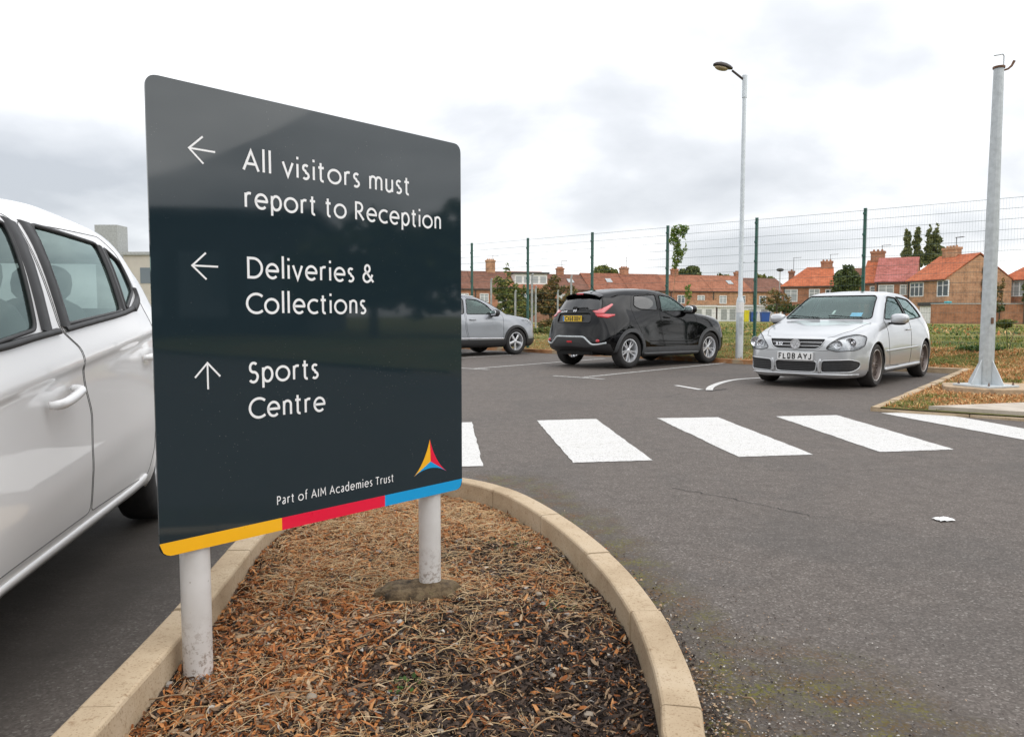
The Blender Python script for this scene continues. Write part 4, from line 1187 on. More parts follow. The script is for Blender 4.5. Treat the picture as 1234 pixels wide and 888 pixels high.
# long terrace behind the black and grey cars
TA = Vector((pxX(527, 104), 104)); TB = Vector((pxX(951, 120), 120))
bpx = [527, 571, 617, 663, 711, 757, 806, 857, 905, 951]
def onrow(px):
    k = (px - 617) / 920; D = TB - TA; s_ = (k * TA.y - TA.x) / (D.x - k * D.y); return TA + D * s_
rm = ['roof_brown', 'roof_brown', 'roof_rust', 'roof_brown', 'roof_red', 'roof_red', 'roof_rust', 'roof_rust', 'roof_brown']
wm = ['brick_orange', 'brick_orange', 'brick_orange', 'brick_orange', 'brick_orange', 'brick_brown', 'brick_orange', 'brick_tan', 'brick_tan']
ct = {571: .0, 600: 0}
chx = {1: 600, 3: 686, 5: 765, 6: 827, 8: 886}
labs = ['leftmost brick terraced house with brown tiled roof, just right of the sign edge', 'terraced house with tall tan chimney left of the long white dormer', 'terraced house with wide white box dormer in its roof',
        'terraced house with orange chimney above the back of the black car', 'terraced house with red brown roof above the black car roof', 'terraced house with round topped chimney left of the climbing vine',
        'rust roofed terraced house whose chimney stands right of the climbing vine', 'rust roofed terraced house above the white sheds', 'brown roofed last house of the long terrace, beside the street lamp']
for i in range(9):
    a, b = onrow(bpx[i]), onrow(bpx[i + 1]); L = (b - a).length
    zr_ = [7.35, 7.35, 7.4, 7.1, 7.35, 7.35, 7.3, 7.3, 7.0][i]; ze_ = 4.85
    ch = []
    if i in chx:
        c = onrow(chx[i]); ch = [((c - a).length if (c - a).dot(b - a) > 0 else 0, 1.25 if i in (1, 5) else 1.0, zr_ + 1.0 + (.7 if i == 1 else 0), 'brick_tan' if i in (1,) else 'brick_orange', 4)]
    wi = [(L * .27, 3.55, 1.25, 1.25, 2, 'pane_curtain' if i % 2 else 'pane'), (L * .74, 3.55, 1.25, 1.25, 2, 'pane' if i % 3 else 'pane_curtain'), (L * .3, 1.2, 1.7, 1.3, 3)]
    hs = house(a, b, 8, ze_, zr_, M[rm[i]], M[wm[i]], labs[i], wi, ch, 'long brick terrace behind the field', door=L * .8)
    rf = [c for c in hs.children if c.name.startswith('roof')][0]
    if i == 2:
        mb = MB(); x0, x1 = L * .12, L * .97; mb.box(x0, x1, .9, 4.2, 5.3, 7.0); d_ = mb.build('dormer', M['win_frame'], hs)
        mb = MB(); mb.box(x0 - .25, x1 + .25, .6, 4.3, 7.003, 7.25); mb.build('dormer_roof', M['dark_gutter'], d_)
        for k in range(4): 
            mb = MB(); xx = lerp(x0, x1, (k + .5) / 4); mb.box(xx - .42, xx + .42, .86, .95, 5.75, 6.65); mb.build('pane', M['pane_curtain'], d_)
    if i in (0, 3, 4, 7):
        mb = MB(); s1 = (zr_ - ze_) / 4; y0, y1 = 1.6, 2.5; x0 = L * .55
        mb.add([(x0, y0, ze_ + y0 * s1 + .15), (x0 + .9, y0, ze_ + y0 * s1 + .15), (x0 + .9, y1, ze_ + y1 * s1 + .15), (x0, y1, ze_ + y1 * s1 + .15), (x0, y0, ze_ + y0 * s1 + .22), (x0 + .9, y0, ze_ + y0 * s1 + .22), (x0 + .9, y1, ze_ + y1 * s1 + .22), (x0, y1, ze_ + y1 * s1 + .22)],
               [(0, 1, 2, 3), (4, 5, 6, 7), (0, 1, 5, 4), (1, 2, 6, 5), (2, 3, 7, 6), (3, 0, 4, 7)]); mb.build('skylight', M['pane_curtain'], rf)
# right-hand rows
def W(px, Y): return (pxX(px, Y), Y)
house(W(941, 92), W(1003, 90), 7, 4.65, 6.9, M['roof_orange'], M['brick_orange'], 'bright orange roofed house end with hipped roof, left above the silver car', [(1.0, 3.5, 1.5, 1.5, 2, 'pane_curtain'), (3.6, 3.5, 1.2, 1.5, 2, 'pane_curtain'), (5.3, 3.5, 1.0, 1.4, 2)], [(5.0, 1.3, 7.7, 'brick_orange', 3), (1.0, .7, 6.6, 'brick_brown', 1)], 'right-hand rows of houses', hipL=3.0)
house(W(1004, 89), W(1040, 87), 7, 4.7, 6.6, M['roof_brown'], M['brick_orange'], 'brown roofed house mostly hidden behind the dark round tree', [(1.2, 3.6, 1.2, 1.3)], [], 'right-hand rows of houses')
house(W(1036, 84), W(1068, 82.5), 7, 4.7, 7.2, M['roof_orange'], M['brick_orange'], 'orange roofed house with square red chimney above the silver car roof', [(1.6, 3.7, 1.5, 1.2)], [(1.0, 1.4, 8.3, 'brick_orange', 3)], 'right-hand rows of houses')
house(W(1052, 82), W(1101, 80), 7.5, 4.75, 7.35, M['roof_pink'], M['brick_orange'], 'pink red roofed house in the middle of the right-hand row', [(1.1, 3.8, 1.5, 1.1, 2, 'pane_curtain'), (3.2, 3.8, 1.6, 1.1, 3, 'pane_curtain')], [], 'right-hand rows of houses')
# gable-ended house: its end wall faces the car park
A_ = Vector(W(1091, 79.6)); B_ = Vector(W(1137, 74.5))
gh = house(A_, B_, 7.6, 4.7, 7.15, M['roof_orange'], M['brick_tan'], 'orange roofed house whose tan brick gable end faces the field', [(1.4, 3.75, 1.9, 1.45, 3), (4.9, 3.75, 1.5, 1.6, 2)], [(1.6, 1.8, 8.05, 'brick_tan', 4)], 'right-hand rows of houses')
L_g = (B_ - A_).length
mb = MB()
for k in range(70):
    z_ = 1.5 + (k % 50) * .08; y_ = 4.3 + .5 * mnoise.noise(Vector((k * .2, 0, 1))); mb.bar((L_g + .1, y_, z_), (L_g + .12, y_ + 1.3 * mnoise.noise(Vector((k, 3, 1))), z_ + .5), .07)
mb.build('dead_creeper', M['trunk'], gh)
mb = MB(); mb.box(2.6, L_g - .1, -.9, -.02, 2.05, 2.4); pr = mb.build('porch_roof', M['dark_gutter'], gh)
mb = MB(); mb.box(2.7, L_g - .3, -.7, -.02, .3, 2.04); mb.build('porch', M['win_frame'], gh)
house(W(1203, 78), W(1262, 74), 7.5, 4.75, 7.7, M['roof_orange'], M['brick_orange'], 'orange hipped roof house at the right edge beyond the steel column', [(1.55, 3.75, 1.75, 1.5, 3, 'pane_curtain')], [], 'right-hand rows of houses', hipL=3.8)

# garden walls, sheds, bins
def wall(name, A, B, h_, th, m, label, cat, z0=-.2, cap=None):
    A = Vector(A); B = Vector(B); L = (B - A).length; rz = math.atan2(B.y - A.y, B.x - A.x)
    mb = MB(); mb.box(0, L, 0, th, z0, h_)
    o = mb.build(name, m); o.location = (A.x, A.y, 0); o.rotation_euler = (0, 0, rz); tag(o, label, cat)
    if cap:
        mb = MB(); mb.box(-.02, L + .02, -.05, th + .05, h_ + .003, h_ + .09); mb.build('coping', cap, o)
    return o
wall('garden_wall', W(1122, 71), W(1300, 70), 2.15, .3, M['brick_wall'], 'long red brick garden wall at the foot of the gable house', 'wall', cap=M['conc_post'])
wall('garden_wall', W(540, 92), W(740, 96), 1.75, .3, M['brick_brown'], 'low brown brick wall in front of the long terrace, behind the parked cars', 'wall', cap=M['conc_post'])
wall('garden_wall', W(832, 101), W(866, 102), 3.15, .3, M['brick_tan'], 'pale brick yard wall left of the white sheds', 'wall')
for (p0, p1, y0, h_, lab) in ((833, 862, 96, 2.2, 'white flat roofed shed left of the street lamp, behind the black car bonnet'), (864, 890, 95.5, 2.15, 'white panelled shed just left of the street lamp'), (893, 932, 95, 2.2, 'long low white shed right of the street lamp')):
    A = Vector(W(p0, y0)); B = Vector(W(p1, y0 - .5)); L = (B - A).length
    sh = empty('white_shed', (A.x, A.y, 0), math.atan2(B.y - A.y, B.x - A.x), lab, 'shed')
    mb = MB(); mb.box(0, L, 0, 3, -.2, h_); mb.build('wall', M['win_frame'], sh)
    mb = MB(); mb.box(-.15, L + .15, -.2, 3.2, h_ + .003, h_ + .22); mb.build('roof', M['white_post'], sh)
    for k in range(2): 
        mb = MB(); xx = L * (.3 + .4 * k); mb.box(xx - .35, xx + .35, -.03, .01, .6, 1.9); mb.build('panel', M['conc_post'], sh)
M['yellow_bin'] = simple('yellow_panel', (.72, .62, .02), .5); M['blue_bin'] = simple('blue_panel', (.03, .10, .38), .5)
for (p0, w, h_, m, lab) in ((898.5, .55, 1.75, 'yellow_bin', 'bright yellow bin standing right of the street lamp'), (907, .7, 1.55, 'blue_bin', 'blue bin immediately right of the yellow bin'), (921, 1.0, 1.55, 'blue_bin', 'wider blue bin right of the fence post')):
    A = Vector(W(p0, 92)); b = empty('wheelie_bin', (A.x, A.y, 0), 0, lab, 'bin')
    mb = MB(); mb.add([(-w * .42, -.3, .25), (w * .42, -.3, .25), (w * .42, .3, .25), (-w * .42, .3, .25), (-w / 2, -.38, h_ - .12), (w / 2, -.38, h_ - .12), (w / 2, .38, h_ - .12), (-w / 2, .38, h_ - .12)], [(3, 2, 1, 0), (4, 5, 6, 7), (0, 1, 5, 4), (1, 2, 6, 5), (2, 3, 7, 6), (3, 0, 4, 7)]); mb.build('body', M[m], b)
    mb = MB(); mb.box(-w / 2 - .03, w / 2 + .03, -.42, .42, h_ - .115, h_); mb.build('lid', M[m], b)
    for s_ in (-1, 1): 
        mb = MB(); mb.lathe([(0, -.04), (.14, -.04), (.14, .04), (0, .04)], 12, Matrix.Translation((s_ * w * .36, .3, .28)) @ Matrix.Rotation(math.pi / 2, 4, 'Y')); mb.build('wheel', M['rubber'], b)
M['teal'] = simple('teal_plastic', (.01, .30, .34), .4)
A = W(1154, 70); tb = empty('compost_bin', (A[0], A[1], 0), 0, 'small teal garden bin showing over the brick wall by the creeper', 'bin')
mb = MB(); mb.lathe([(.36, .1), (.30, 2.3), (0, 2.3)], 16); mb.build('body', M['teal'], tb, True); mb = MB(); mb.lathe([(.34, 2.303), (.30, 2.42), (0, 2.45)], 16); mb.build('lid', M['teal'], tb, True)
tb.location.y = 71.8
# distant lamp and aerials on the skyline
A = W(938, 90); dl = empty('distant_lamp', (A[0], A[1], 0), 0, 'tiny distant street lamp standing left of the hipped orange roof', 'street lamp')
mb = MB(); mb.tube([(0, 0, 0), (0, 0, 6.3)], .05, 6); mb.build('pole', M['conc_post'], dl); mb = MB(); mb.ell((0, 0, 6.45), (.45, .3, .2)); mb.build('lantern', M['dark_gutter'], dl, True)

M['pale_render'] = simple('pale_beige_cladding', (.50, .46, .40), .8, 0, .08, 1)
A = Vector(W(152, 74)); fb = empty('distant_building', (A.x, A.y, 0), 0, 'pale flat roofed building glimpsed between the white car and the sign', 'building')
mb = MB(); mb.box(0, 12, 0, 14, -.2, 6.9); mb.build('wall', M['pale_render'], fb)
mb = MB(); mb.box(-.2, 12.2, -.2, 14.2, 6.903, 7.2); fr_ = mb.build('roof', M['conc_post'], fb)
mb = MB(); mb.box(-3.2, -1.0, 1, 3, -.2, 9.9); mb.build('tower', M['conc_post'], fb)
for k in range(4):
    mb = MB(); mb.box(1.6 + k * 2.7, 3.4 + k * 2.7, -.04, .03, 4.2, 5.7); mb.build('window', M['pane'], fb)
# unseen buildings: right wing seen in the sign, rear block added to darken reflections
t = NT('unseen_building_cladding'); t.pbr(t.ramp(t.noise(.6, 4), [(.3, (.035, .037, .040)), (.7, (.06, .062, .065))]), .6); M['school'] = t.m  # shared by the school wing and the added rear block
for (X0_, Y0_, w_, d_, h_, lab) in ((26, -17, 12, 15, 4.6, 'dark flat roofed school wing outside the frame on the right'), (-34, -46, 60, 12, 8.2, 'long two storey block behind the viewer, added to darken the car reflections')):
    sb = empty('reflected_building', (X0_, Y0_, 0), 0, lab, 'building')
    mb = MB(); mb.box(0, w_, 0, d_, -.1, h_); mb.build('wall', M['school'], sb)
    mb = MB(); mb.box(-.4, w_ + .4, -.4, d_ + .4, h_ + .003, h_ + .35); mb.build('roof', M['dark_gutter'], sb)
    if w_ < 20:
        for k in range(6):
            mb = MB(); mb.box(-.04, .05, 1 + k * 2.35, 2.7 + k * 2.35, 1.0, 3.4); mb.build('window', M['pane'], sb)
    else:
        for k in range(14):
            for r2 in (0, 1): mb = MB(); mb.box(2 + k * 4.1, 4.4 + k * 4.1, d_ - .05, d_ + .04, 1 + r2 * 3.7, 3.2 + r2 * 3.7); mb.build('window', M['pane'], sb)

M['olive_leaf'] = leafmat('olive_leaf', [(0, (.07, .09, .03)), (.5, (.17, .19, .075)), (1, (.32, .33, .14))], .6, .4)
# ------------------------------------------------------------------ trees
def leaf_cloud(blobs, n, size, seed=0, thin=.0, flat_=.0):
    rr = random.Random(seed); vs = []; fs = []
    vol = [b[3] * b[4] * b[5] for b in blobs]; tot = sum(vol)
    for b, v_ in zip(blobs, vol):
        for _ in range(int(n * v_ / tot) + 1):
            while True:
                q = Vector((rr.uniform(-1, 1), rr.uniform(-1, 1), rr.uniform(-1, 1)))
                l = q.length
                if l <= 1 and rr.random() < .25 + .75 * l: break
            p = Vector((b[0] + q.x * b[3], b[1] + q.y * b[4], b[2] + q.z * b[5]))
            if mnoise.noise(p * (1.1 / max(.4, min(b[3], b[5]))) + Vector((seed, 0, 0))) < -.12 - thin * .3: continue
            s_ = size * rr.uniform(.5, 1.25)
            u = Vector((rr.gauss(0, 1), rr.gauss(0, 1), rr.gauss(0, .7))).normalized(); w = u.orthogonal().normalized()
            w.rotate(Matrix.Rotation(rr.uniform(0, 6.28), 3, u)); c = len(vs)
            vs += [p - u * s_, p + w * s_ * .5, p + u * s_, p - w * s_ * .5]; fs.append((c, c + 1, c + 2, c + 3))
    return vs, fs
def tree(name, loc, trunk_h, tr, blobs, n, size, mat, label, cat='tree', seed=0, group=None, limbs=True):
    t_ = empty(name, loc, 0, label, cat, group)
    mb = MB(); mb.tube([(0, 0, -.2), (tr * .2, 0, trunk_h * .5), (0, tr * .2, trunk_h)], [tr, tr * .75, tr * .5], 8)
    if limbs:
        for b in blobs:
            mb.tube([(0, 0, trunk_h * .7), Vector((b[0] * .5, b[1] * .5, lerp(trunk_h, b[2], .6))), (b[0], b[1], b[2])], [tr * .4, tr * .25, tr * .1], 6)
    mb.build('trunk', M['trunk'], t_, True)
    vs, fs = leaf_cloud(blobs, n, size, seed, .1); meshobj('crown', vs, fs, mat, t_)
    return t_
def ptree(name, px, Y, blobs_px, n, size, mat, label, cat='tree', seed=0, group=None, dep=.8, z0=.25):
    """blobs in photo pixels (cx, cy, rx, ry) at depth Y"""
    X0 = pxX(px, Y); bl = []
    rr = random.Random(seed)
    for (cx2, cy2, rx, ry) in blobs_px:
        bl.append(((cx2 - px) / 920 * Y, rr.uniform(-.3, .3) * rx / 920 * Y, 1.05 + (381 - cy2) / 920 * Y, rx / 920 * Y, rx / 920 * Y * dep, ry / 920 * Y))
    zc = min(b[2] for b in bl)
    if name == 'scrub': return tree(name, (X0, Y, 0), .35, .02, bl, n, size, mat, label, cat, seed, group, True)
    return tree(name, (X0, Y, 0), max(.6, zc), max(.06, .10 * max(b[3] for b in bl)), bl, n, size, mat, label, cat, seed, group)
ptree('shrub', 613, 60, [(612, 352, 10, 18), (624, 358, 13, 16), (602, 348, 9, 16), (611, 330, 4, 14), (618, 376, 22, 14), (634, 372, 12, 12)], 6500, .17, M['bush_leaf'], 'tall loose green shrub right of the grey car bonnet, below the tan chimney', 'shrub', 1)
ptree('shrub', 663, 62, [(664, 354, 14, 12), (648, 358, 12, 10), (684, 358, 13, 14), (668, 341, 8, 9), (668, 370, 26, 10), (695, 368, 12, 9)], 7000, .17, M['autumn_leaf'], 'broad brownish green shrub between the white dormer and the black car', 'shrub', 2)
ptree('tree', 730, 132, [(729, 332, 14, 12), (722, 328, 7, 7), (738, 334, 7, 8)], 2400, .42, M['bush_leaf'], 'small round tree top showing over the terrace left of the fence post', 'tree', 3)
ptree('tree', 830, 135, [(830, 333, 15, 12), (820, 336, 9, 8), (840, 337, 9, 8)], 2600, .42, M['dark_leaf'], 'round dark tree top behind the terrace, right of the vine', 'tree', 4)
ptree('tree', 872, 135, [(871, 336, 8, 5), (866, 335, 4, 5)], 500, .36, M['bush_leaf'], 'low tree top behind the terrace left of the street lamp', 'tree', 5)
ptree('tree', 922, 128, [(922, 341, 11, 8), (915, 336, 6, 6), (931, 346, 8, 7)], 1700, .4, M['bush_leaf'], 'pale tree at the right end of the long terrace', 'tree', 6)
ptree('tree', 1017, 72, [(1017, 338, 16, 14), (1008, 344, 10, 12), (1027, 342, 9, 13), (1018, 326, 8, 8), (1017, 356, 17, 14)], 6000, .2, M['dark_leaf'], 'dense dark green tree between the orange roofs above the silver car', 'tree', 7)
rp = random.Random(91)
for k, (px, tops, lab) in enumerate(((1089, ((1089, 279, 315, 5),), 'left poplar of the group behind the pink roof'), (1102, ((1101, 277, 318, 5.5),), 'middle poplar of the group behind the pink roof'),
                                  (1120, ((1114, 274, 316, 4.5), (1123, 273, 316, 6), (1131, 300, 318, 6)), 'right and tallest poplar behind the tan chimney'))):
    b = []
    for (cx2, y0, y1, r) in tops:
        for q in range(9):
            t_ = q / 8; rr_ = r * (.45 + .75 * t_) * rp.uniform(.8, 1.15); b.append((cx2 + rp.uniform(-2.2, 2.2), lerp(y0 + 3, y1, t_), rr_, rp.uniform(3.5, 6)))
    ptree('poplar_tree', px, 130, b, 2600 + 3200 * (k == 2), .34, M['olive_leaf'], lab, 'tree', 10 + k, 'poplars behind the right-hand roofs', dep=1)
ptree('hedge', 945, 82, [(935, 371, 12, 5), (950, 371, 12, 6), (965, 372, 12, 5)], 1500, .2, M['dark_leaf'], 'low dark green hedge left of the silver car windscreen', 'hedge', 20)
ptree('shrub', 935, 78, [(930, 357, 9, 9), (943, 362, 10, 8), (922, 364, 7, 6)], 900, .17, M['autumn_leaf'], 'thin brown shrub at the right end of the white sheds', 'shrub', 21)
ptree('bare_shrub', 1200, 72, [(1202, 355, 5, 14), (1198, 366, 8, 8), (1205, 342, 3, 7)], 800, .16, M['autumn_leaf'], 'thin half bare shrub just right of the steel column', 'shrub', 22)
ptree('shrub', 1203, 70.5, [(1202, 371, 9, 6)], 500, .16, M['dark_leaf'], 'dark low ivy clump on the wall behind the steel column', 'shrub', 23)
ptree('shrub', 1232, 70, [(1236, 348, 6, 10), (1238, 360, 7, 10)], 700, .16, M['dark_leaf'], 'dark conifer at the far right edge before the hipped house', 'shrub', 24)
ptree('tree', 1146, 120, [(1146, 306, 6, 5)], 200, .3, M['bush_leaf'], 'thin tree top just right of the poplars', 'tree', 25)
for k, (px, Y, b, m, lab) in enumerate(((652, 30, [(648, 402, 9, 7), (658, 400, 9, 9), (666, 404, 7, 6)], 'bush_leaf', 'green weedy scrub between the grey car nose and the black car tail'), (668, 33, [(664, 390, 8, 7), (676, 388, 9, 6), (655, 392, 7, 6)], 'autumn_leaf', 'brown dry scrub behind the weeds left of the black car'),
                                      (1215, 16, [(1212, 390, 10, 5), (1226, 388, 9, 5)], 'bush_leaf', 'low yellow green scrub in the field just right of the steel column'))):
    ptree('scrub', px, Y, b, 900, .06 * Y / 20, M[m], lab, 'scrub', 60 + k)
# climbing vine on the fence
vp = posts[7]; q = FP + FD * (((812 - 617) / 920 * FP.y - FP.x) / (FD.x - (812 - 617) / 920 * FD.y))
vine = empty('climbing_vine', (q.x, q.y, 0), 0, 'green climbing vine hanging from the top of the mesh fence', 'vine')
Yv = q.y; bl = []
for (cx2, cy2, rx, ry) in ((816, 280, 10, 8), (814, 290, 10, 10), (818, 300, 8, 10), (815, 310, 7, 9), (812, 319, 4, 6), (823, 277, 5, 4), (811, 284, 5, 8)):
    bl.append(((cx2 - 812) / 920 * Yv, -.03, 1.05 + (381 - cy2) / 920 * Yv, rx / 920 * Yv, .06, ry / 920 * Yv))
vs, fs = leaf_cloud(bl, 1500, .040, 31, .8); meshobj('leaves', vs, fs, M['vine_leaf'], vine)
mb = MB()
for (a, b) in (((809, 412), (811, 345)), ((811, 345), (816, 300)), ((816, 300), (815, 275)), ((815, 290), (822, 278)), ((818, 305), (811, 320)), ((826, 372), (829, 345))):
    f_ = lambda p: Vector(((p[0] - 812) / 920 * Yv, -.02, 1.05 + (381 - p[1]) / 920 * Yv)); mb.tube([f_(a), f_(b)], .007, 5)
mb.build('stem', M['twig'], vine)
vs, fs = leaf_cloud([((828 - 812) / 920 * Yv, -.03, 1.05 + (381 - 352) / 920 * Yv, .08, .05, .35)], 130, .045, 33); meshobj('leaves', vs, fs, M['vine_leaf'], vine)
# unseen trees: right-hand ones mirrored in the sign, the rest added to darken reflections
for k, (x, y, h_) in enumerate(((24, 4.5, 5.5), (27, 9.5, 6.0), (23, -20, 6.2), (21, -25, 6.6), (23.5, .6, 4.8), (13, -27, 9), (5, -29, 8.5), (-5, -27, 9.5), (-15, -24, 9), (-22, -16, 8.5), (-26, -7, 8), (33, 14, 8))):
    tree('tree', (x, y, 0), 2.2, .2, [(0, 0, h_ * .62, 2.0, 2.4, h_ * .34), (.3, 1.5, h_ * .5, 1.6, 1.8, h_ * .3), (-.2, -1.6, h_ * .52, 1.7, 1.8, h_ * .3)], 2200, .34, M['dark_leaf'], 'unseen dark leafy tree outside the frame, put in for the reflections', 'tree', 40 + k, 'trees outside the frame')
# ------------------------------------------------------------------ cars
def pchip(keys, x):
    k = sorted(keys); xs = np.array([a for a, b in k], float); ys = np.array([b for a, b in k], float)
    h_ = np.diff(xs); d = np.diff(ys) / h_; m = np.zeros(len(xs)); m[0] = d[0]; m[-1] = d[-1]
    for i in range(1, len(xs) - 1):
        if d[i - 1] * d[i] > 0:
            w1 = 2 * h_[i] + h_[i - 1]; w2 = h_[i] + 2 * h_[i - 1]; m[i] = (w1 + w2) / (w1 / d[i - 1] + w2 / d[i])
    x = np.clip(x, xs[0], xs[-1]); i = np.clip(np.searchsorted(xs, x) - 1, 0, len(xs) - 2); t_ = (x - xs[i]) / h_[i]
    return (2 * t_**3 - 3 * t_**2 + 1) * ys[i] + (t_**3 - 2 * t_**2 + t_) * h_[i] * m[i] + (-2 * t_**3 + 3 * t_**2) * ys[i + 1] + (t_**3 - t_**2) * h_[i] * m[i + 1]
class Body:
    """body shell lofted from stations; x from nose to tail, z up; regions are cut out along drawn outlines"""
    def __init__(s, root, L, K, cell=.03, warp_f=(.12, .9), warp_r=(.08, .6), W=.86, seg=(3, 3, 9, 11, 12, 6, 6), disp=None):
        s.root = root; s.L = L
        xs = np.concatenate([np.linspace(0, .10, 9)[:-1], np.linspace(.10, L - .10, int((L - .2) / cell)), np.linspace(L - .10, L, 9)[1:]])
        f = {k: pchip(v, xs) for k, v in K.items()}
        rings = []
        for i, x in enumerate(xs):
            g = lambda k: float(f[k][i])
            c = [(0, g('zs')), (g('yl') * .9, g('zs')), (g('yl'), g('zs') + .07), (g('ym'), g('zm')), (g('yb'), g('zb')), (g('ye'), g('ze')), (g('ye') * .55, g('ze') + (g('zt') - g('ze')) * .78), (0, g('zt'))]
            # sample between control points along a smooth curve
            cv = [Vector(p) for p in c]; pts = []
            P = [Vector((-cv[1].x, cv[1].y))] + cv + [Vector((-cv[-2].x, cv[-2].y))]
            for j in range(7):
                p0, p1, p2, p3 = P[j], P[j + 1], P[j + 2], P[j + 3]
                t01 = max(1e-4, (p1 - p0).length) ** .5; t12 = max(1e-4, (p2 - p1).length) ** .5; t23 = max(1e-4, (p3 - p2).length) ** .5
                m1 = (p2 - p1 + t12 * ((p1 - p0) / t01 - (p2 - p0) / (t01 + t12))); m2 = (p2 - p1 + t12 * ((p3 - p2) / t23 - (p3 - p1) / (t12 + t23)))
                for k in range(seg[j]):
                    t_ = k / seg[j]; a = 2 * t_**3 - 3 * t_**2 + 1; b = t_**3 - 2 * t_**2 + t_; cc_ = -2 * t_**3 + 3 * t_**2; dd_ = t_**3 - t_**2
                    pts.append(p1 * a + m1 * b + p2 * cc_ + m2 * dd_)
            pts.append(cv[-1])
            rings.append([(x, p.x, p.y) for p in pts])
        n = len(rings[0]); ring = lambda r: r + [(x, -y, z) for x, y, z in r[-2:0:-1]]
        V = []; F = []
        m_ = 2 * n - 2
        for r in rings: V += ring(r)
        for i in range(len(rings) - 1):
            for k in range(m_):
                F.append((i * m_ + k, (i + 1) * m_ + k, (i + 1) * m_ + (k + 1) % m_, i * m_ + (k + 1) % m_))
        for base, sg in ((0, 1), ((len(rings) - 1) * m_, -1)):
            c = Vector((0, 0, 0))
            for k in range(m_): c += Vector(V[base + k])
            c /= m_; prev = list(range(base, base + m_)); Kc = 12
            for q in range(1, Kc):
                cur = []
                for k in range(m_):
                    p = c.lerp(Vector(V[base + k]), 1 - q / Kc); p.x = V[base + k][0] - sg * .012 * (1 - (1 - q / Kc) ** 2)
                    cur.append(len(V)); V.append(tuple(p))
                for k in range(m_):
                    fq = (prev[k], prev[(k + 1) % m_], cur[(k + 1) % m_], cur[k]); F.append(fq if sg > 0 else fq[::-1])
                prev = cur
            ci = len(V); V.append((V[base][0] - sg * .012, c.y, c.z))
            for k in range(m_):
                fq = (prev[k], prev[(k + 1) % m_], ci); F.append(fq if sg > 0 else fq[::-1])
        V = np.array(V)
        u = np.clip(np.abs(V[:, 1]) / W, 0, 1)
        V[:, 0] += warp_f[0] * u**2.4 * np.clip(1 - V[:, 0] / warp_f[1], 0, 1)
        V[:, 0] -= warp_r[0] * u**2.4 * np.clip(1 - (L - V[:, 0]) / warp_r[1], 0, 1)
        if disp: V[:, 1] += np.array([disp(*v) for v in V])
        F = [f[::-1] for f in F]
        s.V = V; s.F = F; s.lab = np.zeros(len(F), int); s.names = {0: 'body'}
        s.bvh = BVHTree.FromPolygons([Vector(v) for v in V], F)
        s.vf = [[] for _ in V]
        for i, fc in enumerate(F):
            for v in fc: s.vf[v].append(i)
    AX = {'L': (0, 2, 1, -1), 'R': (0, 2, 1, 1), 'F': (1, 2, 0, -1), 'B': (1, 2, 0, 1), 'T': (0, 1, 2, 1)}
    # L: side with y<0, R: side with y>0, F: front, B: rear, T: top
    def ray(s, view, a, b):
        i, j, k, sg = s.AX[view]; o = [0, 0, 0]; d = [0, 0, 0]
        o[i] = a; o[j] = b; o[k] = 6 * sg + (s.L / 2 if k == 0 else 0); d[k] = -sg
        h_ = s.bvh.ray_cast(Vector(o), Vector(d))
        return h_[0], h_[1]
    def cut(s, view, poly, label, frm=(0,), lim=None):
        i, j, k, sg = s.AX[view]
        C = np.array([s.V[list(f)].mean(0) for f in s.F]) if not hasattr(s, '_C') else s._C
        s._C = C
        ok = np.isin(s.lab, frm) & ((C[:, k] * sg > .3) if k == 1 else ((C[:, 0] < lim) if view == 'F' else ((C[:, 0] > lim) if view == 'B' else (C[:, 2] > lim))))
        ins = pip(C[:, i], C[:, j], [tuple(p)[:2] for p in poly]) & ok
        n_ = max([0] + list(s.names)) + 1; s.names[n_] = label; s.lab[ins] = n_
        idx = np.nonzero(ins)[0]; seen = set()
        P = [tuple(p)[:2] for p in poly]
        moved = set()
        for fi in idx:
            for v in s.F[fi]:
                if v in seen: continue
                seen.add(v)
                if any((not ins[g]) and ok[g] for g in s.vf[v]):
                    q, dist = nearest_on_poly(s.V[v][i], s.V[v][j], P)
                    if dist < .06:
                        h_, _ = s.ray(view, *q)
                        if h_ is not None and (h_ - Vector(s.V[v])).length < .12: s.V[v] = h_; moved.add(v)
        s._C = None; del s._C
        return n_
    def make(s, key, mat, name=None, parent=None, off=0, smooth=True, shift=None):
        ids = [i for i in range(len(s.F)) if s.lab[i] == key]; mp_ = {}; vs = []; fs = []
        for i in ids:
            f = []
            for v in s.F[i]:
                if v not in mp_: mp_[v] = len(vs); vs.append(tuple(s.V[v]))
                f.append(mp_[v])
            fs.append(f)
        if not vs: print('EMPTY region', s.names[key]); return None
        o = meshobj(name or s.names[key], vs, fs, mat, parent or s.root, smooth)
        if off or shift:
            me = o.data; nn = [v.normal.copy() for v in me.vertices]
            for v, q in zip(me.vertices, nn):
                v.co += q * off
                if shift: v.co += Vector(shift)
        return o
    def trace(s, view, poly, closed=True, step=.03, off=.0):
        P = [Vector(tuple(p)[:2]) for p in poly]; out = []
        for a, b in zip(P, P[1:] + ([P[0]] if closed else [])):
            n_ = max(1, int((b - a).length / step))
            for k in range(n_):
                q = a.lerp(b, k / n_); h_, nn = s.ray(view, q.x, q.y)
                if h_ is not None: out.append(h_ + (nn * off if nn else Vector()))
        if not closed:
            h_, nn = s.ray(view, P[-1].x, P[-1].y)
            if h_ is not None: out.append(h_)
        return out
